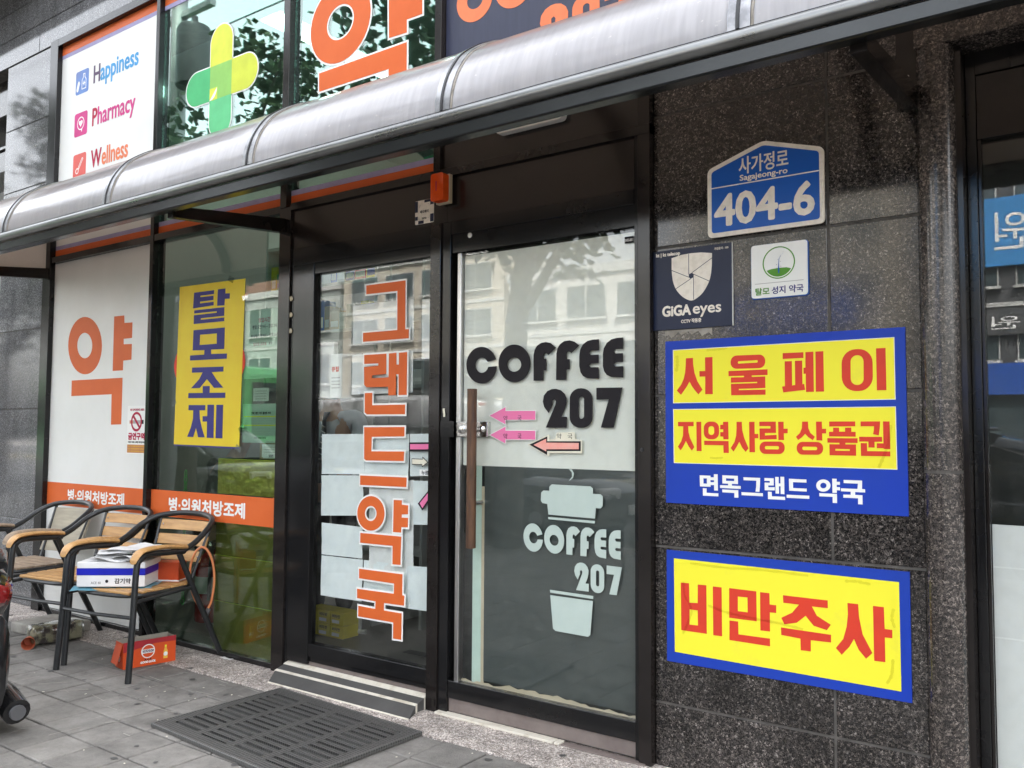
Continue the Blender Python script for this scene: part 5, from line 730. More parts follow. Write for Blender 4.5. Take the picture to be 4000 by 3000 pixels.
# security camera notice
s = one('security_sign', 'navy camera notice with white shield logo beside the door frame', 'sign', (-1.317, -0.008, 1.63))
cbox('board', 'navy_sign', s, -1.475, -1.160, -0.008, 0.0, 1.63, 1.935, 0.001)
sh = cat_rom([(-1.398, 1.862), (-1.394, 1.82), (-1.382, 1.785), (-1.36, 1.757), (-1.338, 1.741), (-1.317, 1.734), (-1.296, 1.742), (-1.274, 1.759), (-1.254, 1.788), (-1.242, 1.82), (-1.237, 1.862)], 3)
shield = [(p[0], p[1]) for p in [Vector((q[0], q[1])) for q in sh]] + [(-1.236, 1.904), (-1.277, 1.911), (-1.317, 1.913), (-1.357, 1.911), (-1.398, 1.903)]
flat('shield', [shield], 'cream_print', s, -0.0082)
hx = [(-1.328, 1.834), (-1.315, 1.839), (-1.308, 1.832), (-1.309, 1.821), (-1.321, 1.816), (-1.328, 1.823)]
flat('shutter_hole', [hx], 'navy_sign', s, -0.0091, 0.0003)
ends = [(-1.328, 1.911), (-1.236, 1.886), (-1.246, 1.800), (-1.309, 1.737), (-1.383, 1.783), (-1.398, 1.856)]
for p, q in zip(hx, ends):
    d = Vector((q[0] - p[0], q[1] - p[1])).normalized(); n_ = Vector((-d.y, d.x)) * 0.0011
    flat('shutter_line', [[(p[0] - n_.x, p[1] - n_.y), (q[0] - n_.x, q[1] - n_.y), (q[0] + n_.x, q[1] + n_.y), (p[0] + n_.x, p[1] + n_.y)]], 'navy_sign', s, -0.0091, 0.0003)
write('lettering', 'GiGA', 'cream_print', s, -1.436, -1.322, 1.682, 1.720, -0.0083, 0.0022)
write('lettering', 'eyes', 'cream_print', s, -1.312, -1.203, 1.671, 1.711, -0.0083, 0.0012)
write('lettering', 'CCTV 작동중', 'cream_print', s, -1.360, -1.280, 1.651, 1.666, -0.0083, 0.0006)
write('lettering', 'kt | kt telecop', 'cream_print', s, -1.462, -1.364, 1.909, 1.926, -0.0083, 0.0008)
write('lettering', '가입문의 : 100', 'cream_print', s, -1.227, -1.173, 1.914, 1.923, -0.0083, 0.0003)
cbox('edge', 'white_print', s, -1.1598, -1.158, -0.0085, 0.0, 1.63, 1.936)
s = one('glue_patch', 'torn brown patch of old glue below the navy camera notice', 'glue residue', (-1.35, -0.001, 1.6))
mb = MB(); cols = [(-1.43 + 0.19 * i / 14) for i in range(15)]
mb.prism([[(x, 1.629) for x in cols] + [(x, 1.606 + 0.007 * math.sin(i * 2.1) + (0.008 if 3 < i < 11 else 0)) for i, x in reversed(list(enumerate(cols)))]], -0.0016, -0.0002).build('patch', 'sealant', s)
s.children[0].name = 'residue'
# hair loss pharmacy sign
s = one('pharmacy_sign', 'small white sign with green circle and sprouting hair logo right of the shield notice', 'sign', (-0.987, -0.01, 1.718))
MB().prism([rounded([(-1.089, 1.717), (-0.885, 1.717), (-0.885, 1.912), (-1.089, 1.912)], 0.014)], -0.006, 0.0).build('backing', 'blue_plate', s)
MB().prism([rounded([(-1.087, 1.720), (-0.888, 1.720), (-0.888, 1.911), (-1.087, 1.911)], 0.012)], -0.010, -0.0062).build('board', 'cream_print', s)
s.children[1].data.materials[0] = MATS['white_print']
flat('ring', [circ(-0.988, 1.841, 0.0575), circ(-0.988, 1.841, 0.0535)], 'green_print', s, -0.0101)
seg = [(-0.988 + 0.050 * math.cos(a), 1.841 + 0.050 * math.sin(a)) for a in [R(210 + 120 * k / 24) for k in range(25)]] + [(-0.96, 1.821), (-0.988, 1.822), (-1.015, 1.82)]
flat('ground', [seg], 'green_print', s, -0.0101)
hairp = [(-0.9895, 1.803), (-0.9865, 1.803), (-0.9855, 1.815), (-0.9865, 1.84), (-0.986, 1.853), (-0.978, 1.868), (-0.963, 1.879), (-0.979, 1.867), (-0.9875, 1.853), (-0.9885, 1.84), (-0.9905, 1.815)]
flat('hair_follicle', [hairp], 'blue_plate', s, -0.0111, 0.0003)
for x, z, r_ in ((-0.995, 1.834, .0018), (-0.9905, 1.852, .0013), (-0.981, 1.844, .0013), (-0.982, 1.863, .0015), (-0.98, 1.827, .0018), (-0.972, 1.877, .001)): flat('dot', [circ(x, z, r_, n=10)], 'grey_print', s, -0.0111, 0.0003)
flat('divider', [rect(-1.074, -0.902, 1.7705, 1.7725)], 'grey_print', s, -0.0101)
write('lettering', '탈모', 'green_print', s, -1.072, -1.022, 1.731, 1.756, -0.0102, 0.0007)
write('lettering', '성지 약국', 'navy_print', s, -1.013, -0.903, 1.731, 1.757, -0.0102, 0.0007)

# upper window panel: Happiness / Pharmacy / Wellness
s = one('window_graphic', 'white upper window panel listing happiness, pharmacy and wellness with three icons', 'sign', (-5.48, -0.002, 2.44))
MB().box(-6.088, -4.870, -0.002, 0.004, 2.438, 3.943).build('panel', 'white_panel', s)
flat('stripe', [rect(-6.088, -4.87, 3.884, 3.943)], 'orange_print', s, -0.0024); flat('stripe', [rect(-6.088, -4.87, 3.856, 3.883)], 'violet_print', s, -0.0024)
flat('stripe', [rect(-6.088, -4.87, 2.438, 2.488)], 'orange_print', s, -0.0024); flat('stripe', [rect(-6.088, -4.87, 2.489, 2.516)], 'violet_print', s, -0.0024)
for (w1, rest, zb, m1, m2, x1, im) in (('H', 'appiness', 3.588, 'purple_print', 'sky_blue_print', -5.115, 'icon_blue'), ('P', 'harmacy', 3.291, 'wine_print', 'magenta_print', -5.139, 'magenta_print'), ('W', 'ellness', 3.002, 'wine_print', 'coral_print', -5.208, 'icon_red')):
    vs, fs, (a, b_, c_, d_) = text2d(w1 + rest); k = (x1 + 5.656) / (b_ - a)
    h1 = text2d(w1)[2]; kz = 0.118 / (h1[3] - h1[2]); xw = -5.656 + (h1[1] - h1[0]) * k
    write('lettering', w1, m1, s, -5.656, xw, zb, zb + 0.118, -0.0026, 0.0035)
    hr = text2d(rest)[2]; write('lettering', rest, m2, s, xw + 0.010, x1, zb + hr[2] * kz, zb + hr[3] * kz, -0.0026, 0.0035)
    zc = zb + 0.045; ic = flat('icon', [rrect(-5.89, -5.722, zc - 0.082, zc + 0.082, 0.018)], im, s, -0.0024)
    if w1 == 'H':
        bt = [(-5.81, zc - .055), (-5.752, zc - .055), (-5.752, zc + .012), (-5.768, zc + .03), (-5.768, zc + .055), (-5.794, zc + .055), (-5.794, zc + .03), (-5.81, zc + .012)]
        flat('icon_bottle', [bt, offset(bt, -0.006)], 'white_print', ic, -0.0034, .0004)
        flat('icon_cross', [[(-5.785, zc - .03), (-5.777, zc - .03), (-5.777, zc - .018), (-5.766, zc - .018), (-5.766, zc - .01), (-5.777, zc - .01), (-5.777, zc + .002), (-5.785, zc + .002), (-5.785, zc - .01), (-5.796, zc - .01), (-5.796, zc - .018), (-5.785, zc - .018)]], 'white_print', ic, -0.0034, .0004)
        cp = [(-5.862 + .02 * math.cos(R(t)) * .7 + (.012 if t < 180 else -.002), zc - .03 + .02 * math.sin(R(t)) + (.022 if t < 180 else -.012)) for t in range(0, 360, 20)]
        flat('icon_capsule', [cp], 'white_print', ic, -0.0034, .0004)
    elif w1 == 'P':
        flat('icon_bubble', [circ(-5.806, zc + .005, .046), circ(-5.806, zc + .005, .039)], 'white_print', ic, -0.0034, .0004)
        ht = [(-5.806 + .0017 * 16 * math.sin(R(t)) ** 3 * .9, zc + .006 + .0016 * (13 * math.cos(R(t)) - 5 * math.cos(R(2 * t)) - 2 * math.cos(R(3 * t)) - math.cos(R(4 * t)))) for t in range(0, 360, 12)]
        flat('icon_heart', [ht], 'white_print', ic, -0.0034, .0004)
        flat('icon_tail', [[(-5.80, zc - .042), (-5.785, zc - .036), (-5.79, zc - .058)]], 'white_print', ic, -0.0034, .0004)
    else:
        bulb = circ(-5.835, zc - .036, .02, n=24); flat('icon_bulb', [bulb, offset(bulb, -.006)], 'white_print', ic, -0.0034, .0004)
        st = [(-5.826, zc - .018), (-5.772, zc + .052), (-5.757, zc + .042), (-5.812, zc - .028)]; flat('icon_stem', [st, offset(st, -.005)], 'white_print', ic, -0.0034, .0004)

# lower white window panel with the orange letter
s = one('window_graphic', 'white lower window panel with one huge orange Korean letter left of the green glass', 'sign', (-5.48, -0.002, 0.03))
MB().box(-6.088, -4.870, -0.002, 0.004, 0.03, 2.393).build('panel', 'white_panel', s)
glyphs('yak_lower', 'orange_print', s, -0.0023)
flat('stripe', [rect(-6.088, -4.87, 0.726, 0.878)], 'orange_print', s, -0.0023)
write('lettering', '병·의원처방조제', 'white_print', s, -5.807, -5.126, 0.759, 0.838, -0.0034, 0.003)
# no smoking notice
s = one('no_smoking_notice', 'small no smoking notice taped to the white window panel', 'notice', (-5.0, -0.004, 1.089))
MB().box(-5.109, -4.899, -0.0055, -0.0042, 1.089, 1.388).build('sheet', 'white_print', s)
write('lettering', 'NO SMOKING AREA', 'wine_print', s, -5.079, -4.925, 1.357, 1.370, -0.0057, 0.0008)
flat('cigarette', [rect(-5.045, -4.96, 1.277, 1.298)], 'grey_print', s, -0.0058, .0003); flat('cigarette_filter', [rect(-5.084, -5.045, 1.277, 1.298)], 'tan_print', s, -0.0058, .0003); flat('cigarette_ash', [rect(-4.96, -4.929, 1.275, 1.30)], 'black_letter', s, -0.0058, .0003)
flat('ring', [circ(-5.007, 1.289, 0.061), circ(-5.007, 1.289, 0.046)], 'wine_print', s, -0.0063, .0003)
flat('slash', [[(-5.052, 1.322), (-5.04, 1.334), (-4.962, 1.256), (-4.974, 1.244)]], 'wine_print', s, -0.0063, .0003)
write('lettering', '금연구역', 'wine_print', s, -5.094, -4.916, 1.178, 1.219, -0.0057, 0.0028)
write('lettering', '꼭 필요 하세요, 남에겐 피해 줄이세요', 'black_letter', s, -5.097, -4.905, 1.156, 1.168, -0.0057, 0.0004)
flat('footer', [rect(-5.104, -4.903, 1.096, 1.147)], 'tan_print', s, -0.0058, .0003)
for k in range(3): write('lettering', '이 곳은 국민건강증진법에 따라 금연입니다', 'amber_print', s, -5.095, -4.912, 1.132 - k * .016, 1.142 - k * .016, -0.0063, 0.0004)

# orange strip on the green window
s = one('window_strip', 'orange strip with white prescription lettering across the green window', 'sign', (-4.24, -0.003, 0.726))
MB().box(-4.83, -3.653, -0.003, -0.001, 0.726, 0.880).build('strip', 'orange_print', s)
write('lettering', '병·의원처방조제', 'white_print', s, -4.64, -3.932, 0.759, 0.840, -0.0033, 0.0032)
for (x0, x1, nm) in ((-4.83, -3.653, 'orange and violet band across the top of the green window'), (-3.600, -2.578, 'orange and violet band on the glass above the pharmacy door')):
    s = one('window_band', nm, 'sign', ((x0 + x1) / 2, -0.003, 2.437))
    MB().box(x0, x1, -0.003, -0.001, 2.438, 2.488).build('orange_band', 'orange_print', s); MB().box(x0, x1, -0.003, -0.001, 2.489, 2.516).build('violet_band', 'violet_print', s)
    s2 = one('window_band', 'orange and violet band at the head of the ' + ('upper green window' if x0 < -4 else 'upper window with the orange letter'), 'sign', ((x0 + x1) / 2, -0.003, 3.85))
    MB().box(x0, x1, -0.003, -0.001, 3.884, 3.943).build('orange_band', 'orange_print', s2); MB().box(x0, x1, -0.003, -0.001, 3.856, 3.883).build('violet_band', 'violet_print', s2)

# green cross
s = one('pharmacy_cross', 'lime and green plus shaped pharmacy logo on the upper window', 'logo', (-4.243, -0.003, 2.94))
cx, cz, hw = -4.243, 3.271, 0.102; L_ = 0.335
def arm(a, hw_, l0, l1):
    pts = [(l0, -hw_), (l1 - hw_, -hw_)] + [(l1 - hw_ + hw_ * math.cos(R(t)), hw_ * math.sin(R(t))) for t in range(-80, 81, 10)] + [(l1 - hw_, hw_), (l0, hw_)]
    ca, sa = math.cos(a), math.sin(a); return [(cx + x * ca - z * sa, cz + x * sa + z * ca) for x, z in pts]
for a, m in ((math.pi / 2, 'lime_print'), (0, 'lime2_print'), (math.pi, 'leaf_print'), (-math.pi / 2, 'leaf2_print')):
    o = flat('arm', [arm(a, hw, hw, L_)], m, s, -0.0028); flat('outline', [offset(arm(a, hw, hw * .9, L_), 0.008)], 'white_print', o, -0.0012)
flat('centre', [rect(cx - hw, cx + hw, cz - hw, cz + hw)], 'mid_print', s, -0.0028)
flat('corner_fold', [[(cx - hw, cz - hw), (cx - 0.03, cz - hw), (cx - 0.03, cz - 0.03), (cx - hw, cz - 0.03)]], 'lime_print', s, -0.0038, .0004)
flat('corner_curl', [[(cx - hw, cz - hw)] + [(cx - hw + 0.07 * math.sin(R(t)), cz - hw + 0.07 - 0.07 * math.cos(R(t))) for t in range(10, 91, 10)][::-1] + []], 'white_print', s, -0.0044, .0004)
# big orange letter, upper window
s = one('window_letter', 'giant orange Korean letter with white outline on the window above the canopy', 'lettering', (-3.1, -0.003, 2.83))
ring = [circ(-3.250, 3.342, 0.221, 0.212), circ(-3.247, 3.342, 0.100, 0.092)]
o = MB().prism(ring, -0.0036, -0.0026).build('ring_stroke', 'orange_print', s); MB().prism(grow(ring, 0.010), -0.0022, -0.0012).build('outline', 'white_print', o)
glyphs('yak_upper', 'orange_print', s, -0.0026, name='stroke', rim=0.010, rimmat='white_print')
# dark board with coral COFFEE 207
s = one('cafe_sign', 'dark upper board with coral rounded coffee lettering, mostly hidden by the canopy', 'sign', (-2.0, -0.004, 2.8))
MB().box(-2.533, -1.478, -0.004, -0.0005, 2.77, 3.99).build('board', 'navy_board', s)
cb = bbox('coffee'); nb_ = bbox('n207'); k = 1.235
glyphs('coffee', 'coral_print', s, -0.0043, xf=lambda p: (-2.47 + (p[0] - cb[0]) * k, 3.098 + (p[1] - cb[2]) * k))
glyphs('n207', 'coral_print', s, -0.0043, xf=lambda p: (-2.008 + (p[0] - nb_[0]) * k, 2.855 + (p[1] - nb_[2]) * k))

# yellow poster in green window
s = one('window_poster', 'tall yellow poster with four navy Korean letters taped to the green window', 'poster', (-4.29, -0.004, 1.147))
q = quad('poster_tal'); MB().prism([q], -0.0036, -0.0024).build('sheet', 'yellow_poster', s); glyphs('tal_mo_jo_je', 'navy_print', s, -0.0038)
flat('lower_edge', [[(q[3][0], q[3][1]), (q[2][0], q[2][1]), (q[2][0], q[2][1] - .01), (q[3][0], q[3][1] - .008)]], 'navy_print', s, -0.0026)
MB().prism([circ(-4.295, 1.62, 0.335, 0.19)], -0.0021, -0.0012).build('red_disc', 'red_print', s)
for x, z in ((-4.615, 2.02), (-3.97, 1.98), (-4.62, 1.4), (-3.975, 1.25), (-4.1, 2.09), (-4.0, 1.14)): MB().obox((x, -0.004, z), 0.05, 0.0004, 0.03, ry=rnd.uniform(-.6, .6)).build('tape', 'plastic_clear', s)

# orange vinyl on the pharmacy door
s = one('door_lettering', 'five orange Korean letters with white outline stacked down the pharmacy door', 'lettering', (-2.9, -0.003, 0.27))
glyphs('grand_pharmacy_orange', 'orange_print', s, -0.0042, 0.0016, rim=0.0085, rimmat='white_print')
# sheets on the inside of the pharmacy door
desc = ['wide paper behind the topmost orange letter on the pharmacy door', 'narrow paper at the upper right of the pharmacy door', 'wide paper behind the second orange letter on the pharmacy door', 'upper left paper of the lower block on the pharmacy door', 'paper behind the third orange letter on the pharmacy door', 'upper right paper carrying the small white arrow on the pharmacy door', 'second left paper of the lower block on the pharmacy door', 'tall pale paper behind the fourth orange letter', 'bluish paper with the slanted pink arrow on the pharmacy door', 'third left paper of the lower block on the pharmacy door', 'bottom left paper on the pharmacy door', 'crumpled paper behind the lowest orange letter', 'crumpled bottom right paper on the pharmacy door']
for k, syl in enumerate(D['papers']):
    q = syl[0][0]; c0 = (sum(p[0] for p in q) / 4, 0.014, min(p[1] for p in q))
    s = one('paper_sheet', desc[k], 'paper', c0, 'papers taped inside the pharmacy door')
    P4 = [Vector((p[0], p[1])) for p in q]; nx, nz = 12, 9; amp = 0.0022 if k not in (1, 8) else 0.001; ph = k * 1.7; yb = 0.0125 + 0.0014 * (k % 4)
    grid = []
    for j in range(nz + 1):
        row = []
        for i in range(nx + 1):
            u, v_ = i / nx, j / nz; p = (P4[0] * (1 - u) + P4[1] * u) * (1 - v_) + (P4[3] * (1 - u) + P4[2] * u) * v_
            row.append((p.x, yb + amp * abs(math.sin(u * 9 + ph + 3 * v_) * math.cos(v_ * 7 + ph * 2 + u * 4)), p.y))
        grid.append(row)
    o = MB().sheet(grid).build('sheet', 'paper' if k not in (0, 1, 2, 7) else 'paper_white', s, smooth=True)
# arrows
s = one('arrow_sticker', 'small white right arrow with black outline on the pharmacy door', 'sticker', (-2.66, -0.003, 1.07))
o = D['arrow_white'][0][0]; flat('outline', o, 'black_letter', s, -0.0012); flat('fill', [offset(o[0], -0.003)], 'cream_paper', s, -0.0022)
s = one('paper_slip', 'white slip with push lettering under the small arrow', 'slip', (-2.63, -0.003, 1.03)); MB().box(-2.668, -2.59, -0.0022, -0.0014, 1.036, 1.064).build('slip', 'white_print', s); s.children[0].name = 'sheet'
write('lettering', '누르세', 'black_letter', s, -2.655, -2.593, 1.040, 1.060, -0.0024, 0.0008)
for key, lb in (('arrow_door', 'black framed pink bar sticker beside the third orange letter'), ('arrow_diag', 'slanted pink bar sticker with black frame on the pharmacy door')):
    s = one('arrow_sticker', lb, 'sticker', D[key][0][0][0][0][:1] and (D[key][0][0][0][0][0], -0.003, D[key][0][0][0][0][1]))
    flat('frame', [[(min(x, -2.5895), z) for x, z in D[key][0][0][0]]], 'black_letter', s, -0.0012); flat('fill', [[(min(x, -2.5897), z) for x, z in D[key][1][0][0]]], 'pink_print', s, -0.0022)
for k in (0, 1):
    s = one('arrow_sticker', ('upper' if k == 0 else 'lower') + ' of two pink left arrows on the coffee door', 'sticker', (-2.15, -0.003, 1.27 - 0.08 * k))
    o = D['arrow_pink'][k][0]; flat('edge', [offset(o[0], 0.003)], 'white_print', s, -0.0010); flat('fill', o, 'pink_print', s, -0.0019)
    zb = 1.285 - 0.0765 * k
    write('lettering', '약', 'black_letter', s, -2.19, -2.168, zb, zb + .024, -0.0030); write('lettering', '국', 'black_letter', s, -2.115, -2.095, zb, zb + .024, -0.0030)
s = one('arrow_sticker', 'cream left arrow with black frame and salmon fill on the coffee door', 'sticker', (-1.93, -0.003, 1.13))
flat('card', D['arrow_cream'][0][0], 'cream_paper', s, -0.0012); flat('frame', D['arrow_cream'][1][0], 'black_letter', s, -0.0021, .0006); flat('fill', D['arrow_cream'][2][0], 'salmon_print', s, -0.0028, .0005)
write('lettering', '약', 'black_letter', s, -1.918, -1.895, 1.212, 1.234, -0.0022); write('lettering', '국', 'black_letter', s, -1.866, -1.843, 1.212, 1.234, -0.0022)
# COFFEE 207 black, raised letters
s = one('door_lettering', 'bold black coffee lettering with 207 below on the frosted film', 'lettering', (-2.0, -0.004, 1.257))
glyphs('coffee', 'black_letter', s, -0.0006, 0.004); glyphs('n207', 'black_letter', s, -0.0006, 0.004)
# white print on the lower dark film: cup split by lettering
s = one('door_graphic', 'pale takeaway cup graphic split by coffee lettering on the dark lower glass', 'logo', (-1.85, -0.003, 0.43))
cu = D['cup'][0]
for st, nm in zip(cu, ('cup_lid', 'lid_band', 'cup_band', 'cup_body', 'steam')): flat(nm, st, 'mint_print', s, -0.0006)
kx = (-1.622 + 2.083) / (cb[1] - cb[0]); kz = 0.118 / (cb[3] - cb[2])
glyphs('coffee', 'mint_print', s, -0.0006, 0.0008, xf=lambda p: (-2.083 + (p[0] - cb[0]) * kx, 0.742 + (p[1] - cb[2]) * kz))
k2 = 0.112 / (nb_[3] - nb_[2]); kx2 = (-1.617 + 1.833) / (nb_[1] - nb_[0])
glyphs('n207', 'mint_print', s, -0.0006, 0.0008, xf=lambda p: (-1.833 + (p[0] - nb_[0]) * kx2, 0.606 + (p[1] - nb_[2]) * k2))
# little stickers
s = one('phone_sticker', 'tiny dark phone number sticker at the top corner of the coffee door', 'sticker', (-1.585, -0.002, 1.98))
MB().box(-1.602, -1.562, -0.0022, -0.001, 1.985, 2.012).build('sheet', 'black_letter', s); write('lettering', '3493-0011', 'white_print', s, -1.600, -1.564, 1.992, 2.003, -0.0024, .0003)
s = one('pay_sticker', 'cream and navy pay sticker on the brown header panel', 'sticker', (-2.636, -0.024, 2.204))
MB().prism([rrect(-2.695, -2.580, 2.204, 2.316, 0.006)], -0.0235, -0.0224).build('sheet', 'cream_print', s)
for x0, x1, z0, z1 in ((-2.695, -2.678, 2.262, 2.314), (-2.638, -2.582, 2.303, 2.315), (-2.602, -2.581, 2.288, 2.303), (-2.602, -2.581, 2.208, 2.245), (-2.675, -2.641, 2.205, 2.220), (-2.694, -2.678, 2.224, 2.242)): flat('navy_square', [rect(x0, x1, z0, z1)], 'navy_sign', s, -0.0238, .0004)
write('lettering', '제로페이', 'black_letter', s, -2.665, -2.613, 2.254, 2.268, -0.0238, .0004); write('lettering', 'zero', 'black_letter', s, -2.653, -2.625, 2.2245, 2.2335, -0.0238, .0004)
for (x, z, sx, sz) in ((-2.670, 2.292, 1, -1), (-2.608, 2.295, -1, -1), (-2.672, 2.224, 1, 1), (-2.607, 2.229, -1, 1)): flat('corner_mark', [[(x, z), (x + .011 * sx, z), (x + .011 * sx, z + .0015 * sz), (x + .0015 * sx, z + .0015 * sz), (x + .0015 * sx, z + .011 * sz), (x, z + .011 * sz)]], 'grey_print', s, -0.0238, .0004)
s = one('alarm_beacon', 'orange alarm beacon in a cream case on the door header', 'alarm', (-2.495, -0.05, 2.268))
MB().box(-2.535, -2.457, -0.062, -0.038, 2.268, 2.400).build('case', 'cream_plastic', s, bevel=0.003)
MB().prism([rrect(-2.533, -2.459, 2.272, 2.398, 0.012)], -0.102, -0.0625).build('lens', 'alarm_lens', s, bevel=0.008, seg=3)
flat('slot', [rect(-2.503, -2.497, 2.318, 2.362)], 'wine_print', s, -0.1022, .0006)
write('lettering', 'kt telecop', 'black_letter', s, -2.53, -2.47, 2.2695, 2.2705, -0.0625)
s = one('ceiling_lamp', 'long white light fitting tucked under the canopy above the coffee door', 'lamp', (-2.03, -0.03, 2.545))
MB().prism([rrect(-2.205, -1.862, 2.530, 2.578, 0.02)], -0.055, -0.019).build('diffuser', 'white_plastic', s, bevel=0.008, seg=3); cbox('base', 'aluminium', s, -2.19, -1.88, -0.0188, -0.018, 2.55, 2.585)
s = one('window_scrap', 'torn white curled tape on the black mullion beside the lock', 'tape', (-2.50, -0.03, 1.32))
MB().sheet([[(-2.508 + .012 * (j % 2) + .004 * math.sin(i), -0.028 - .004 * math.sin(i * .8), 1.305 + .05 * i / 6) for j in range(2)] for i in range(7)]).build('tape', 'cream_paper', s)
# notices in the green window
spec = [(-3.985, -3.672, 1.523, 1.902, 'paper_green', 'opening hours sheet at the upper right of the green window'), (-3.903, -3.772, 1.398, 1.471, 'paper_white', 'small square note under the opening hours sheet'), (-3.993, -3.677, 1.172, 1.384, 'paper_green', 'green striped table notice at mid height in the window'), (-3.822, -3.681, 1.095, 1.165, 'paper_white', 'lined slip beneath the green striped notice')]
for k, (x0, x1, z0, z1, m, lb) in enumerate(spec):
    s = one('window_notice', lb, 'notice', ((x0 + x1) / 2, 0.012, z0), 'notices inside the green window'); y = 0.0125 + .0012 * k
    MB().box(x0, x1, y, y + .0008, z0, z1).build('sheet', m, s); y -= .0005
    if k == 0:
        write('lettering', '영업시간', 'wine_print', s, -3.87, -3.77, 1.83, 1.855, y, .0006)
        write('lettering', '평일 오전 9시 ~ 오후 7시', 'black_letter', s, -3.92, -3.715, 1.795, 1.817, y, .0006)
        write('lettering', '토요일 오전 9시 ~ 오후 3시', 'black_letter', s, -3.93, -3.71, 1.745, 1.767, y, .0006)
        write('lettering', '일요일·공휴일', 'wine_print', s, -3.91, -3.80, 1.703, 1.72, y, .0004); write('lettering', '휴무', 'black_letter', s, -3.78, -3.75, 1.703, 1.72, y, .0004)
    elif k == 2:
        write('lettering', '면목그랜드 약국 활성화 가격', 'black_letter', s, -3.915, -3.755, 1.326, 1.340, y, .0005)
        flat('rule', [rect(-3.98, -3.69, 1.312, 1.318)], 'yellow_sign', s, y); flat('rule', [rect(-3.98, -3.69, 1.264, 1.270)], 'yellow_sign', s, y)
        for j in range(4): flat('row', [rect(-3.975, -3.70, 1.274 + .009 * j, 1.2765 + .009 * j)], 'grey_print', s, y)
        for j in range(5): flat('row', [rect(-3.975, -3.70, 1.215 + .009 * j, 1.2165 + .009 * j)], 'grey_print', s, y)
        write('lettering', '사전 불편 문의', 'black_letter', s, -3.89, -3.79, 1.193, 1.203, y, .0003)
    else:
        for j in range(4): flat('row', [rect(x0 + .02, x1 - .02, z0 + .012 + .014 * j, z0 + .015 + .014 * j)], 'grey_print', s, y)
# gold film
for k, (x0, x1, z0, z1, m, lb) in enumerate([(-4.196, -3.655, 0.884, 1.08, 'gold_film', 'crinkled gold film above the orange strip in the green window'), (-4.202, -3.655, 0.546, 0.722, 'olive_film', 'top olive gold film below the orange strip'), (-4.204, -3.655, 0.292, 0.543, 'olive_film', 'middle olive gold film in the lower green window'), (-4.206, -3.655, 0.030, 0.289, 'olive_film', 'bottom olive gold film in the lower green window')]):
    s = one('gold_film', lb, 'film', ((x0 + x1) / 2, 0.012, z0), 'gold films inside the green window'); o = MB().box(x0, x1, 0.0115, 0.0125, z0, z1).build('sheet', m, s)
    MB().box(x0, x1, 0.0110, 0.0114, z1 - .0025, z1).build('edge', 'lime_print', s)
s = one('price_label', 'small barcode label on the kraft carton in the green window', 'label', (-3.74, 0.011, 1.085)); MB().box(-3.805, -3.705, .0095, .0102, 1.09, 1.115).build('sheet', 'paper_white', s)
for j in range(8): flat('bar', [rect(-3.755 + .005 * j, -3.753 + .005 * j, 1.095, 1.11)], 'black_letter', s, .0094)

# ---------------------------------------------------------------- rubber mat
mt = empty('door_mat', (-2.915, -0.585, 0), 'black slotted rubber doormat lying skewed before the ramp', 'mat', local=True)
W_, D_ = 0.92, 0.63; mb = MB(); z1 = 0.016
fw = 0.05
mb.box(-W_ / 2, W_ / 2, -D_ / 2, -D_ / 2 + fw, 0.002, z1); mb.box(-W_ / 2, W_ / 2, D_ / 2 - fw, D_ / 2, 0.002, z1)
mb.box(-W_ / 2, -W_ / 2 + fw, -D_ / 2 + fw, D_ / 2 - fw, 0.002, z1); mb.box(W_ / 2 - fw, W_ / 2, -D_ / 2 + fw, D_ / 2 - fw, 0.002, z1)
iw_, idp = W_ - 2 * fw, D_ - 2 * fw; nc, bar = 4, 0.04; cw = (iw_ - (nc - 1) * bar) / nc; nr = 13; pit = idp / nr
for c_ in range(nc):
    xa = -iw_ / 2 + c_ * (cw + bar)
    if c_ < nc - 1: mb.box(xa + cw, xa + cw + bar, -idp / 2, idp / 2, 0.002, z1)
    for r_ in range(nr + 1):
        yc = -idp / 2 + r_ * pit + (pit / 2 if c_ % 2 else 0); y0, y1 = max(-idp / 2, yc - 0.0115), min(idp / 2, yc + 0.0115)
        if y1 > y0: mb.box(xa, xa + cw, y0, y1, 0.002, z1 - 0.0004)
mb.build('mat_grid', 'rubber', mt)
MB().box(-W_ / 2 + .01, W_ / 2 - .01, -D_ / 2 + .01, D_ / 2 - .01, 0.0, 0.0035).build('mat_base', 'rubber_floor', mt)
for (a, b) in (((-W_ / 2 - .012, -D_ / 2 - .012), (W_ / 2 + .012, -D_ / 2)), ((-W_ / 2 - .012, D_ / 2), (W_ / 2 + .012, D_ / 2 + .012)), ((-W_ / 2 - .012, -D_ / 2), (-W_ / 2, D_ / 2)), ((W_ / 2, -D_ / 2), (W_ / 2 + .012, D_ / 2))):
    MB().box(a[0], b[0], a[1], b[1], 0.0, z1 + 0.002).build('mat_rim', 'rubber', mt, bevel=0.004)
mt.location = (-2.868, -0.590, 0.001); mt.rotation_euler = (0, 0, R(-3.2))

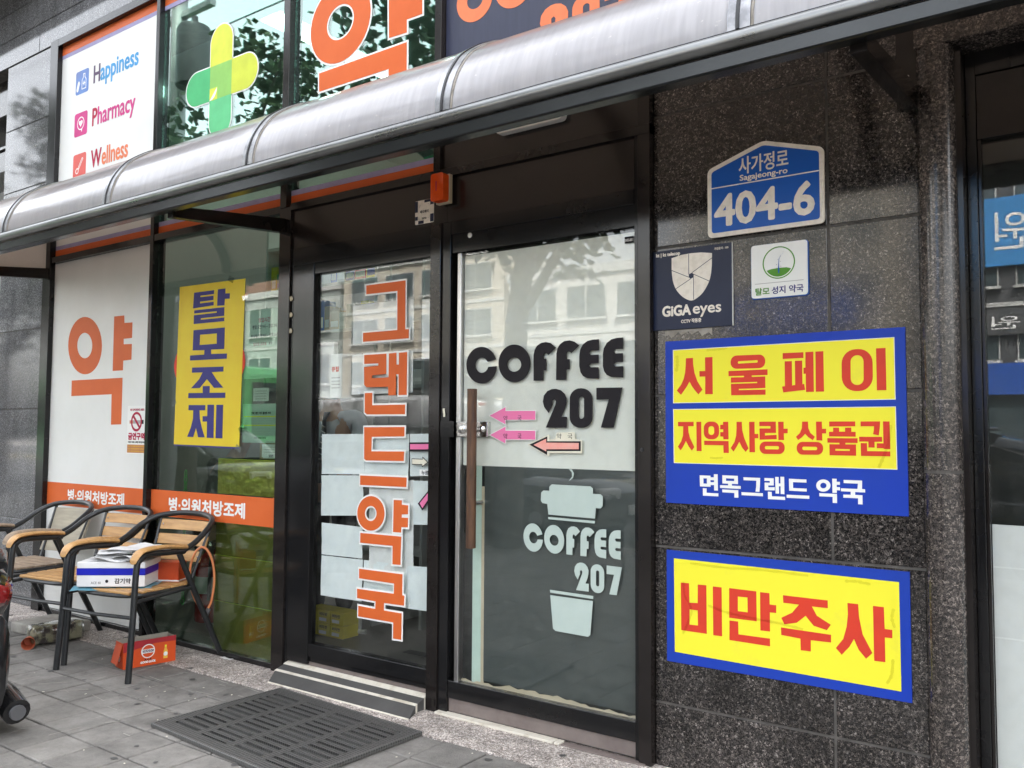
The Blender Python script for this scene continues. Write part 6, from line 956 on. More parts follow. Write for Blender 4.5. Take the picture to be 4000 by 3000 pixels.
# ---------------------------------------------------------------- chairs (front towards the street, -y)
def make_chair(old=False):
    t = empty('armchair', (0, 0, 0), 'x', 'chair', 'wood and metal chairs along the window', local=True)
    wood = 'chair_wood_old' if old else 'chair_wood'; hw = 0.262
    for s in (-1, 1):
        # front leg bends back into the arm
        pts = cat_rom([(s * hw * 1.02, -0.305, 0.0), (s * hw, -0.283, 0.30), (s * hw * .99, -0.268, 0.545), (s * hw, -0.25, 0.59), (s * hw, -0.20, 0.612), (s * hw, -0.06, 0.607), (s * hw, 0.03, 0.602)], 5)
        MB().tube(pts, 0.0155, 10).build('front_leg', 'chair_metal', t, smooth=True)
        MB().tube(cat_rom([(s * hw * .97, 0.0, 0.60), (s * hw * .98, 0.10, 0.40), (s * hw, 0.31, 0.0)], 5), 0.0155, 10).build('rear_leg', 'chair_metal', t, smooth=True)
        ar = MB(); g = []
        path = cat_rom([(-0.292, 0.585), (-0.272, 0.615), (-0.235, 0.634), (-0.15, 0.640), (-0.05, 0.634), (0.04, 0.622)], 4)
        for i, p in enumerate(path):
            k = i / (len(path) - 1); w = 0.026 * (0.75 + 0.45 * math.sin(math.pi * min(1, k * 1.2 + .12))); h = 0.012
            g.append([(s * hw + w * math.cos(a), p.x, p.y + h * math.sin(a)) for a in [2 * math.pi * q / 12 for q in range(12)]])
        vs = [q for r_ in g for q in r_]; fs = [(i * 12 + j, i * 12 + (j + 1) % 12, (i + 1) * 12 + (j + 1) % 12, (i + 1) * 12 + j) for i in range(len(g) - 1) for j in range(12)]
        fs += [tuple(range(11, -1, -1)), tuple((len(g) - 1) * 12 + j for j in range(12))]
        ar.add(vs, fs).build('armrest', wood, t, smooth=True)
        MB().tube([(s * .165, 0.17, 0.42), (s * .185, 0.235, 0.60), (s * .20, 0.285, 0.735)], 0.009, 8).build('back_upright', 'chair_metal', t, smooth=True)
    hoop = cat_rom([(-hw, 0.02, 0.605), (-hw * 1.01, 0.10, 0.64), (-hw * .98, 0.19, 0.700), (-hw * .82, 0.265, 0.742), (-hw * .45, 0.31, 0.760), (0, 0.325, 0.765), (hw * .45, 0.31, 0.760), (hw * .82, 0.265, 0.742), (hw * .98, 0.19, 0.700), (hw * 1.01, 0.10, 0.64), (hw, 0.02, 0.605)], 5)
    MB().tube(hoop, 0.0155, 10).build('back_hoop', 'chair_metal', t, smooth=True)
    # seat ring and slats
    ring = [(0.235 * math.copysign(abs(math.cos(a)) ** .55, math.cos(a)), -0.055 + 0.215 * math.copysign(abs(math.sin(a)) ** .55, math.sin(a)), 0.405) for a in [2 * math.pi * k / 40 for k in range(40)]]
    MB().tube(ring, 0.011, 8, closed=True).build('seat_ring', 'chair_metal', t, smooth=True)
    for k in range(7):
        yc = -0.235 + k * 0.060; hwk = 0.232 * (1 - abs((yc + 0.055) / 0.225) ** 4) ** .25 if abs((yc + .055) / .225) < 1 else .14
        MB().box(-hwk, hwk, yc - 0.0255, yc + 0.0255, 0.411, 0.426).build('seat_slat', wood, t, bevel=0.004)
    for s in (-1, 1): MB().box(s * .13 - .012, s * .13 + .012, -0.25, 0.15, 0.402, 0.410).build('seat_bearer', 'chair_metal', t)
    MB().tube([(-hw, -0.283, 0.31), (0, -0.283, 0.305), (hw, -0.283, 0.31)], 0.0095, 8).build('cross_brace', 'chair_metal', t, smooth=True)
    for s in (-1, 1): MB().tube([(s * hw, -0.278, 0.385), (s * hw * .98, 0.09, 0.405)], 0.0095, 8).build('side_rail', 'chair_metal', t, smooth=True)
    def slat(z0, z1, bow, half):
        mbk = MB(); n = 9; th = 0.012
        def yy(x, z): return 0.205 + (z - 0.5) * 0.36 + bow * (1 - (x / half) ** 2) * 0.9 + .004
        F_ = [[(half * (2 * i / n - 1), yy(half * (2 * i / n - 1), z) - d, z) for i in range(n + 1)] for (z, d) in ((z0, 0), (z1, 0), (z1, th), (z0, th))]
        vs = [p for row in F_ for p in row]; m = n + 1; fs = []
        for a, b in ((0, 1), (1, 2), (2, 3), (3, 0)):
            for i in range(n): fs.append((a * m + i, a * m + i + 1, b * m + i + 1, b * m + i))
        fs += [(0, m, 2 * m, 3 * m), (n, 3 * m + n, 2 * m + n, m + n)]
        return mbk.add(vs, fs)
    if old:
        slat(0.46, 0.725, 0.02, 0.205).build('back_panel', 'chair_back_old', t, smooth=True)
    else:
        for z0, hl in ((0.672, 0.19), (0.594, 0.20), (0.512, 0.185)):
            sl_ = slat(z0, z0 + 0.055, 0.02, hl).build('back_slat', wood, t, smooth=False, bevel=0.003)
            for s in (-1, 1):
                x = s * (hl - .02); z = z0 + .028; y = 0.205 + (z - .5) * .36 + .02 * (1 - (x / hl) ** 2) * .9 - .0095
                MB().lathe((x, y, z), [(0.005, 0), (0.005, -0.002), (0.002, -0.003)], 8, 'Y').build('rivet', 'steel', sl_)
    return t
A_ = make_chair(); A_.location = (-4.325, -0.345, 0); A_.rotation_euler = (0, 0, R(9)); A_['label'] = 'nearest wood and metal armchair, with a white carton on its seat'
B_ = copy_tree(A_); B_.location = (-4.905, -0.355, 0); B_.rotation_euler = (0, 0, R(8)); B_['label'] = 'middle armchair with slatted wooden back and an empty seat'
C_ = make_chair(True); C_.location = (-5.56, -0.36, 0); C_.rotation_euler = (0, 0, R(4)); C_['label'] = 'farthest weathered armchair with a solid pale back, at the left edge'

# carton and papers on the nearest chair
def local(obj, p):
    m = Matrix.Translation(obj.location) @ Matrix.Rotation(obj.rotation_euler.z, 4, 'Z'); return m @ Vector(p)
cx_ = empty('carton', (0, 0, 0), 'white carton with blue band standing on the nearest chair seat', 'carton', local=True)
MB().box(-0.172, 0.172, -0.11, 0.11, 0.0, 0.058).build('carton_base', 'carton_white', cx_, bevel=0.002); MB().box(-0.173, 0.173, -0.111, 0.111, 0.0585, 0.093).build('blue_band', 'carton_blue', cx_)
MB().box(-0.172, 0.172, -0.11, 0.11, 0.0935, 0.125).build('carton_lid', 'carton_white', cx_, bevel=0.002)
write('lettering', '감기약', 'black_letter', cx_, 0.02, 0.10, 0.016, 0.042, -0.1106, .0007); write('lettering', 'ACE 40', 'black_letter', cx_, -0.10, -0.05, 0.014, 0.026, -0.1106)
o = MB().lathe((-0.02, -0.1104, 0.028), [(0.008, 0), (0.008, -.0006)], 16, 'Y').build('round_mark', 'black_letter', cx_)
p = local(A_, (-0.035, -0.125, 0.4265)); cx_.location = p; cx_.rotation_euler = (0, 0, R(38))
pb = empty('plastic_bag', (0, 0, 0), 'flattened blue plastic wrap squeezed under the white carton', 'bag', local=True)
g = [[(-0.20 + .40 * i / 10, -0.125 + .25 * j / 6, 0.0 + .006 * abs(math.sin(i * 1.9 + j)) - (.012 if j == 0 else 0)) for i in range(11)] for j in range(7)]
MB().sheet(g).build('wrap', 'cyan_plastic', pb, smooth=True); p.z = 0.4275; pb.location = (p.x, p.y, 0.4262); pb.rotation_euler = (0, 0, R(38)); cx_.location.z = 0.434
ps = empty('paper_pile', (0, 0, 0), 'loose white papers heaped on top of the white carton', 'papers', local=True)
rn = random.Random(3)
for k in range(6):
    g = []; a = rn.uniform(-.5, .5); ox, oy = rn.uniform(-.05, .06), rn.uniform(-.04, .06)
    for j in range(6):
        g.append([])
        for i in range(9):
            u, v_ = (i / 8 - .5) * .30, (j / 5 - .5) * .21
            z = 0.004 + 0.008 * k + 0.012 * max(0, v_ * 3) + .008 * math.sin(i * .9 + k) + .006 * math.sin(j * 1.7 + i * .6 + k * 2) + (.045 * max(0, u * 2.2) if k > 2 else 0)
            g[-1].append((ox + u * math.cos(a) - v_ * math.sin(a), oy + u * math.sin(a) + v_ * math.cos(a), z))
    MB().sheet(g).build('sheet', 'carton_white', ps, smooth=True)
ps.location = (cx_.location.x, cx_.location.y + .03, 0.562); ps.rotation_euler = (0, 0, R(30))
ob_ = empty('carton', (0, 0, 0), 'orange carton tucked behind the white carton on the nearest chair', 'carton', local=True)
MB().box(-0.09, 0.09, -0.045, 0.045, 0, 0.105).build('carton_body', 'carton_orange', ob_, bevel=0.002); MB().box(-0.091, 0.091, -0.0455, 0.0455, 0.004, 0.012).build('white_line', 'carton_white', ob_)
ob_.location = local(A_, (0.085, 0.075, 0.4265)); ob_.rotation_euler = (0, 0, R(30))
# open drink carton under chair
vb = empty('drink_carton', (0, 0, 0), 'open orange red drink carton with round logo on the paving under the chair', 'carton', local=True)
L2, W2, H2 = 0.275, 0.105, 0.135; t_ = 0.0025
MB().box(-L2 / 2, L2 / 2, -W2 / 2, -W2 / 2 + t_, 0, H2).build('front_wall', 'carton_red', vb); MB().box(-L2 / 2, L2 / 2, W2 / 2 - t_, W2 / 2, 0, H2).build('rear_wall', 'carton_inner', vb)
MB().box(-L2 / 2, -L2 / 2 + t_, -W2 / 2 + t_, W2 / 2 - t_, 0, H2 * .97).build('end_wall', 'carton_red', vb); MB().box(L2 / 2 - t_, L2 / 2, -W2 / 2 + t_, W2 / 2 - t_, 0, H2 * .97).build('end_wall', 'carton_inner', vb)
MB().box(-L2 / 2 + t_, L2 / 2 - t_, -W2 / 2 + t_, W2 / 2 - t_, 0.0, 0.003).build('floor', 'carton_inner', vb)
MB().box(-L2 / 2 + t_, L2 / 2 - t_, -W2 / 2 + t_ + .0003, -W2 / 2 + t_ + .001, 0.003, H2 - .001).build('inner_lining', 'carton_inner', vb)
MB().obox((-L2 / 2 - .014, 0, H2 * .55), .002, W2 * .8, .10, ry=R(14)).build('end_flap', 'carton_red', vb)
yv = -W2 / 2 - .0004
rb_ = [(-L2 / 2, H2 * .62), (-L2 * .2, H2 * .72), (L2 * .1, H2 * .82), (L2 / 2, H2 * .80), (L2 / 2, H2), (-L2 / 2, H2)]
flat('ribbon', [rb_], 'carton_crimson', vb, yv, .0004)
flat('badge', [circ(-0.01, 0.075, .036)], 'white_print', vb, yv - .0006, .0004); flat('badge_inner', [circ(-0.01, 0.075, .031)], 'carton_red', vb, yv - .0011, .0003); flat('badge_stripe', [rect(-.043, .023, .065, .086)], 'white_print', vb, yv - .0015, .0003)
write('lettering', '비타500', 'purple_print', vb, -0.038, 0.019, .068, .084, yv - .0019, .0008); write('lettering', 'A.C.E', 'black_letter', vb, -0.028, 0.008, .028, .037, yv - .0006, .0006); write('lettering', 'GOOD LUCK', 'white_print', vb, -.048, .03, .015, .025, yv - .0006, .0010)
bt = [(.072, .022), (.094, .022), (.094, .062), (.090, .07), (.088, .082), (.078, .082), (.076, .07), (.072, .062)]
flat('printed_bottle', [bt], 'amber_print', vb, yv - .0006, .0004); flat('printed_cap', [rect(.078, .088, .082, .092)], 'yellow_sign', vb, yv - .0006, .0004); flat('printed_label', [circ(.083, .046, .011, n=20)], 'white_print', vb, yv - .0011, .0003)
o = flat('end_badge', [circ(0, 0.05, .018)], 'white_print', vb, 0); o.rotation_euler = (0, 0, R(-90)); o.location = (-L2 / 2 - .0008, 0.0, 0)
vb.location = (-4.285, -0.345, 0.001); vb.rotation_euler = (0, 0, R(79))
vb.rotation_euler = (0, 0, R(80))
# bicycle-lock like hose loop on the chair
hz = empty('hose_loop', (0, 0, 0), 'orange cable loop hanging from the arm of the nearest chair', 'cable', local=True)
lp_ = cat_rom([(0.0, 0.0, 0.60), (0.032, -0.01, 0.585), (0.062, -.012, 0.52), (0.074, -.012, 0.42), (0.062, -.012, 0.31), (0.042, -.012, 0.262)], 6)
MB().tube(lp_, 0.0068, 9).build('cable', 'hose_orange', hz, smooth=True)
lp2 = cat_rom([(0.0, 0.0, 0.60), (-0.03, .0, 0.57), (-0.052, .0, 0.50), (-0.052, 0, 0.42), (-.030, -.004, .33), (0.012, -.01, 0.262), (.028, -.012, .252)], 6)
MB().tube(lp2, 0.0068, 9).build('cable', 'hose_orange', hz, smooth=True)
MB().tube([(0.05, -.012, .268), (0.03, -.014, .218)], 0.0125, 12).build('lock_barrel', 'plastic_grey', hz, smooth=True); MB().tube([(0.03, -.014, .2175), (0.0275, -.0145, .211)], 0.0135, 12).build('lock_cap', 'salmon_print', hz, smooth=True)
hz.location = (-4.155, -0.115, 0.0); hz.rotation_euler = (0, 0, R(50))
# things under the middle chair
blk = empty('stone_block', (0, 0, 0), 'flat pale stone block lying by the wall under the chairs', 'stone', local=True)
MB().box(-.19, .19, -.14, .14, 0, .065).build('block', 'stone_block', blk, bevel=.012, seg=3); blk.location = (-5.42, -0.28, 0); blk.rotation_euler = (0, 0, R(6))
pkt = empty('clear_packet', (0, 0, 0), 'crumpled clear packet of mixed rags lying under the middle chair', 'packet', local=True)
mb = MB(); n1, n2 = 22, 12
vs = []; fs = []; rn = random.Random(5)
for i in range(n1 + 1):
    t = i / n1; rad = .052 if 0 < i < n1 else .03
    for j in range(n2):
        a = 2 * math.pi * j / n2; q = rad * (1 + .05 * rn.uniform(-1, 1)); vs.append((-.14 + .28 * t, q * 1.05 * math.copysign(abs(math.cos(a)) ** .35, math.cos(a)), .056 + q * math.copysign(abs(math.sin(a)) ** .35, math.sin(a))))
fs = [(i * n2 + j, i * n2 + (j + 1) % n2, (i + 1) * n2 + (j + 1) % n2, (i + 1) * n2 + j) for i in range(n1) for j in range(n2)] + [tuple(range(n2)), tuple(n1 * n2 + j for j in range(n2))]
mb.add(vs, fs).build('rags', 'cloth_mixed', pkt, smooth=True)
MB().add([(x * 1.06, y * 1.18, .058 + (z - .056) * 1.05) for x, y, z in vs], fs).build('wrapping', 'plastic_clear', pkt, smooth=True)
pkt.location = (-5.13, -0.40, 0.003); pkt.rotation_euler = (0, 0, R(84))
cup = empty('paper_cup', (0, 0, 0), 'toppled orange paper cup beside the clear packet', 'cup', local=True)
MB().lathe((0, 0, 0), [(.026, 0), (.027, .003), (.034, .075), (.0355, .078), (.0335, .077), (.026, .004)], 18).build('cup_wall', 'cup_orange', cup, smooth=True); cup.location = (-5.13, -0.545, 0.035); cup.rotation_euler = (R(90), 0, R(60))
# litter
lit = [(-3.15, .002), (-2.1, .0)]
s = empty('paint_scrap', (-4.0, -0.02, 0), 'white paint flake stuck at the foot of the green window', 'scrap'); MB().sheet([[(-4.06 + .012 * i, -0.03 - .012 * j + .004 * math.sin(i), .004 + .003 * abs(math.sin(i * 2 + j))) for i in range(9)] for j in range(3)]).build('flake', 'white_print', s)
s = empty('paper_scraps', (-3.9, -0.9, 0), 'tiny pale paper scraps scattered over the paving', 'litter'); s['kind'] = 'stuff'; mb = MB(); rn = random.Random(11)
for k in range(70): mb.obox((rn.uniform(-5.2, -2.0), rn.uniform(-1.45, -.05), .0022), rn.uniform(.003, .012), rn.uniform(.002, .006), .0008, rz=rn.uniform(0, 3.1))
o = mb.build('scraps', 'cream_paper', s); o['kind'] = 'stuff'
s = empty('gum_spots', (-3.9, -0.9, 0), 'dark flattened gum spots and grit on the paving', 'stains'); s['kind'] = 'stuff'; mb = MB()
for k in range(110):
    x, y, r_ = rn.uniform(-6.2, -1.5), rn.uniform(-1.5, -.02), rn.choice([.003, .004, .006, .011, .016]); n_ = 9; vs = [(x + r_ * rn.uniform(.6, 1.2) * math.cos(2 * math.pi * q / n_), y + r_ * rn.uniform(.6, 1.2) * math.sin(2 * math.pi * q / n_), .0024) for q in range(n_)]; mb.add(vs, [tuple(range(n_))])
o = mb.build('spots', 'ramp_grey', s, normals=False); o['kind'] = 'stuff'
s = empty('paint_scuffs', (-3.9, -0.9, 0), 'short pale scuff lines scratched on the paving', 'scuffs'); s['kind'] = 'stuff'; mb = MB()
for k in range(34): mb.obox((rn.uniform(-4.5, -3.2), rn.uniform(-1.15, -.3), .0024), rn.choice([.05, .08, .13]), rn.uniform(.0015, .004), .0006, rz=rn.choice([0, 0, 1.57, .9]) + rn.uniform(-.15, .15))
o = mb.build('scuffs', 'stone_block', s); o['kind'] = 'stuff'

# ---------------------------------------------------------------- scooter at the left edge (rear end in view)
sc_ = empty('motor_scooter', (0, 0, 0), 'black motor scooter with red tail lamp cut off by the left edge', 'scooter', local=True)
def loft(sections, n=16):
    """sections: (x, half width, z low, z high)"""
    vs = []; fs = []
    for (x, hw, za, zb) in sections:
        for j in range(n):
            a = 2 * math.pi * j / n; c_, s_ = math.cos(a), math.sin(a)
            vs.append((x, hw * math.copysign(abs(c_) ** .7, c_), (za + zb) / 2 + (zb - za) / 2 * math.copysign(abs(s_) ** .7, s_)))
    for i in range(len(sections) - 1):
        for j in range(n): fs.append((i * n + j, i * n + (j + 1) % n, (i + 1) * n + (j + 1) % n, (i + 1) * n + j))
    fs += [tuple(range(n)), tuple((len(sections) - 1) * n + j for j in range(n))]
    return MB().add(vs, fs)
loft([(0.0, .05, .56, .62), (-.05, .10, .50, .66), (-.2, .14, .38, .70), (-.5, .15, .30, .70), (-.72, .13, .28, .60), (-.80, .10, .28, .45)]).build('body', 'scooter_black', sc_, smooth=True)
loft([(-.06, .08, .665, .70), (-.15, .12, .69, .745), (-.45, .13, .69, .76), (-.72, .11, .68, .74)]).build('seat', 'scooter_black', sc_, smooth=True)
loft([(.012, .04, .54, .61), (-.02, .085, .52, .63), (-.07, .10, .51, .63)]).build('tail_lamp', 'scooter_red', sc_, smooth=True)
loft([(.03, .05, .12, .40), (.0, .075, .14, .50), (-.06, .08, .20, .52)]).build('rear_fender', 'scooter_black', sc_, smooth=True)
def wheel(c, r, w, par):
    t = MB().lathe(c, [(r - .05, -w / 2), (r - .01, -w / 2), (r, -w / 4), (r, w / 4), (r - .01, w / 2), (r - .05, w / 2)], 28, 'Y').build('wheel', 'tyre', par, smooth=True)
    MB().lathe(c, [(.03, -w / 2 - .004), (r - .055, -w / 2 + .01), (r - .055, w / 2 - .01), (.03, w / 2 + .004)], 24, 'Y').build('rim', 'rim', t, smooth=True)
wheel((-.20, 0, .23), .23, .10, sc_); wheel((-1.35, 0, .23), .23, .09, sc_)
MB().tube([(.02, .10, .10), (-.10, .11, .13), (-.4, .12, .18), (-.55, .08, .16)], [.052, .055, .045, .02], 14, flat=1.0).build('exhaust', 'scooter_black', sc_, smooth=True)
MB().tube([(.035, .10, .098), (.018, .10, .10)], .030, 14).build('exhaust_tip', 'plastic_grey', sc_, smooth=True)
loft([(-.78, .16, .24, .32), (-1.05, .17, .22, .28), (-1.12, .16, .25, .60)]).build('footboard', 'plastic_grey', sc_, smooth=True)
loft([(-1.08, .18, .26, .85), (-1.16, .20, .40, .98), (-1.24, .12, .55, 1.0)]).build('leg_shield', 'scooter_black', sc_, smooth=True)
MB().tube([(-1.35, .0, .23), (-1.2, 0, .75), (-1.14, 0, 1.02)], .03, 10).build('fork', 'chrome', sc_, smooth=True)
MB().tube([(-1.08, -.33, 1.04), (-1.14, -.1, 1.03), (-1.14, .1, 1.03), (-1.08, .33, 1.04)], .014, 8).build('handlebar', 'plastic_grey', sc_, smooth=True)
sc_.location = (-3.70, -1.378, 0.0); sc_.rotation_euler = (0, 0, R(0))

# ---------------------------------------------------------------- inside the pharmacy
led = []
for i, (x, y) in enumerate([(-4.6, 1.2), (-4.6, 2.8), (-3.3, 1.0), (-3.3, 2.4), (-3.3, 3.9)]):
    s = one('ceiling_light', ['first', 'second', 'third', 'fourth', 'fifth'][i] + ' long white ceiling light glowing behind the upper windows', 'light', (x, y, 4.0), 'ceiling lights in the pharmacy')
    cbox('housing', 'white_plastic', s, x - .12, x + .12, y - .6, y + .6, 4.012, 4.045); cbox('tube_cover', 'led', s, x - .09, x + .09, y - .57, y + .57, 4.0, 4.0115)
def shelf(loc, x0, x1, y0, y1, zs, label, top):
    s = one('medicine_shelf', label, 'shelf', loc)
    for z in zs: cbox('shelf_board', 'shelf_white', s, x0 + .0205, x1 - .0205, y0, y1, z, z + .02)
    for x in (x0, x1 - .02): cbox('upright', 'shelf_white', s, x, x + .02, y0, y1, 0.076, top)
    cbox('back_board', 'shelf_white', s, x0 + .0205, x1 - .0205, y1 - .01, y1 + .0, zs[0] + .021, top - .01) if False else None
    return s
shelf((-4.2, .9, .08), -4.75, -3.7, .75, 1.05, (.5, 1.0, 1.5, 1.86, 2.16, 2.45), 'white medicine shelf standing behind the green window', 2.8)
shelf((-3.2, 2.2, .08), -3.55, -2.58, 2.1, 2.4, (.4, .9, 1.4, 1.9, 2.3, 2.75), 'white medicine shelf behind the pharmacy door glass', 3.0)
shelf((-3.95, .7, .08), -3.69, -3.40, .85, 1.15, (.5, 1.0, 1.5, 1.9, 2.3), 'narrow white shelf end seen at the edge of the pharmacy door', 2.7)
rn = random.Random(21); names = {'box_blue': 'blue', 'box_red': 'red', 'box_white': 'white', 'box_green': 'green', 'box_kraft': 'brown', 'carton_yellow': 'yellow'}
def boxes(x0, x1, y0, z, hmax, where, n=99, pal=None):
    x = x0; cnt = 0; ords = ['first', 'second', 'third', 'fourth', 'fifth', 'sixth', 'seventh', 'eighth', 'ninth', 'tenth', 'eleventh', 'twelfth', 'thirteenth', 'fourteenth', 'fifteenth', 'sixteenth', 'seventeenth', 'eighteenth', 'nineteenth', 'twentieth']
    while x < x1 - .05 and n:
        w = rn.uniform(.05, .11); h = rn.uniform(.09, hmax); m = rn.choice(pal or list(names)); n -= 1
        s = one('medicine_box', ords[cnt] + ' box from left, ' + names[m] + ', ' + where, 'box', (x + w / 2, y0 + .05, z), 'medicine boxes on the shelves')
        cbox('box_body', m, s, x, x + w - .004, y0, y0 + .10, z, z + h, .002); cbox('printed_panel', rn.choice(['box_white', 'paper_white', 'box_blue']), s, x + .008, x + w - .012, y0 - .0012, y0 - .0002, z + .02, z + h * .45); x += w; cnt += 1
boxes(-4.72, -3.74, .77, 2.18, .2, 'on the upper shelf behind the green window'); boxes(-4.72, -3.74, .77, 1.88, .2, 'on the middle shelf behind the green window')
boxes(-3.52, -2.62, 2.12, 2.32, .28, 'on the top shelf behind the pharmacy door', pal=['box_blue', 'box_red', 'box_white']); boxes(-3.52, -2.62, 2.12, 1.42, .3, 'on the middle shelf behind the pharmacy door'); boxes(-3.52, -2.62, 2.12, 2.77, .2, 'on the highest shelf under the transom glass', pal=['box_kraft', 'box_green', 'box_white'])
boxes(-3.66, -3.43, .87, 1.52, .25, 'on the narrow shelf beside the pharmacy door', pal=['box_blue', 'box_white'])
s = one('transom_carton', 'green printed carton behind the transom glass over the pharmacy door', 'carton', (-2.8, .45, 2.4)); cbox('carton_body', 'box_green', s, -3.02, -2.62, .4, .6, 2.40, 2.70); cbox('white_panel', 'paper_white', s, -3.22, -3.03, .4, .42, 2.42, 2.66); write('lettering', '상원제약', 'white_print', s, -2.98, -2.72, 2.56, 2.63, .398, .002)
cbox('top_shelf', 'shelf_white', s, -3.5, -2.6, .38, .62, 2.375, 2.399)
# yellow vitamin cartons on low rack
rk = one('display_rack', 'low white metal display rack inside the pharmacy door', 'rack', (-3.8, .6, .08))
MB().tube([(-4.02, .42, .10), (-3.56, .56, .10)], .014, 8).build('foot_rail', 'shelf_white', rk, smooth=True); MB().tube([(-3.60, .55, .10), (-3.68, .62, .75)], .013, 8).build('rack_leg', 'shelf_white', rk, smooth=True); MB().tube([(-4.1, .8, .55), (-3.66, .62, .55)], .012, 8).build('rack_rail', 'shelf_white', rk, smooth=True); MB().tube([(-4.05, .42, .09), (-4.05, .9, .09)], .012, 8).build('rack_foot', 'shelf_white', rk, smooth=True)
for k in range(3):
    for j in range(2):
        x = -3.86 + k * .105; y = .42; s = one('vitamin_carton', ('lower ' if j == 0 else 'upper ') + ['left', 'middle', 'right'][k] + ' yellow vitamin carton stacked inside the pharmacy door', 'carton', (x, y, .08 + .07 * j), 'yellow vitamin cartons')
        z = .077 + .072 * j
        cbox('carton_body', 'carton_yellow', s, x - .05, x + .05, y, y + .12, z, z + .070, .001); cbox('white_label', 'paper_white', s, x - .038, x + .02, y - .0014, y - .0003, z + .01, z + .028); write('lettering', '비타민' if j else '비타천', 'black_letter', s, x - .035, x + .025, z + .040, z + .058, y - .0006, .0007)
s = one('kraft_carton', 'brown carton with a white label low behind the green window', 'carton', (-3.8, .1, 1.05)); cbox('carton_body', 'box_kraft', s, -3.86, -3.66, .03, .2, 1.082, 1.22, .002)
cbox('stand', 'room_dark', s, -4.18, -3.66, .03, .35, .95, 1.08)
# leaflet box on the door glass
s = one('leaflet_holder', 'white leaflet holder fixed behind the upper left of the pharmacy door', 'holder', (-3.33, .02, 1.41))
MB().add([(-3.436, .02, 1.70), (-3.320, .06, 1.697), (-3.318, .06, 1.40), (-3.441, .02, 1.415), (-3.436, .05, 1.70), (-3.320, .09, 1.697), (-3.318, .09, 1.40), (-3.441, .05, 1.415)], [(0, 1, 2, 3), (4, 7, 6, 5), (0, 4, 5, 1), (1, 5, 6, 2), (2, 6, 7, 3), (3, 7, 4, 0)]).build('back_plate', 'white_plastic', s, bevel=.004)
cbox('pocket', 'paper_white', s, -3.312, -3.228, .03, .10, 1.405, 1.63, .002); write('lettering', '큐립', 'red_print', s, -3.300, -3.250, 1.540, 1.565, .0285, .0012)
for k in range(4): cbox('text_line', 'grey_print', s, -3.30, -3.24, .0285, .0295, 1.455 + k * .017, 1.460 + k * .017)
# floor tape marks
for k, (x0, x1, y0, y1, a) in enumerate([(-3.15, -2.62, .42, .48, 0), (-2.95, -2.88, .62, .75, 0)]):
    s = one('floor_tape', ['long dark tape strip on the pharmacy floor', 'short dark tape piece on the pharmacy floor'][k], 'tape', ((x0 + x1) / 2, y0, .076)); cbox('strip', 'tape_dark', s, x0, x1, y0, y1, .0755, .0775)
# fire extinguisher
s = one('fire_extinguisher', 'dark red fire extinguisher on the floor behind the green window', 'extinguisher', (-4.62, .28, .08))
MB().lathe((-4.62, .28, .076), [(.085, 0), (.09, .01), (.09, .33), (.075, .38), (.035, .41), (.03, .43)], 24).build('cylinder', 'extinguisher_red', s, smooth=True)
MB().lathe((-4.62, .28, .505), [(.02, 0), (.022, .03), (.012, .05)], 14).build('valve', 'steel', s, smooth=True); MB().obox((-4.58, .28, .56), .13, .02, .012, ry=R(-12)).build('lever', 'rib_rubber', s); MB().obox((-4.58, .28, .535), .12, .02, .010, ry=R(6)).build('handle', 'rib_rubber', s)
MB().tube(cat_rom([(-4.60, .27, .52), (-4.53, .22, .50), (-4.515, .2, .38), (-4.52, .2, .22)], 5), .011, 8).build('hose', 'rib_rubber', s, smooth=True); MB().lathe((-4.62, .28, .25), [(.0905, 0), (.0905, .1)], 24).build('label_band', 'box_white', s, smooth=True)
# green chain
s = one('plastic_chain', 'green plastic chain hanging inside the green window', 'chain', (-4.62, .10, .2))
for k in range(22):
    z = .22 + k * .036; rx = .0095; pts = [((rx * math.cos(a) if k % 2 else 0), (0 if k % 2 else rx * math.cos(a)), .023 * math.sin(a)) for a in [2 * math.pi * q / 14 for q in range(14)]]
    MB().tube([(-4.635 + p[0], .10 + p[1], z + p[2]) for p in pts], .0032, 6, closed=True).build('link', 'chain_green', s, smooth=True)

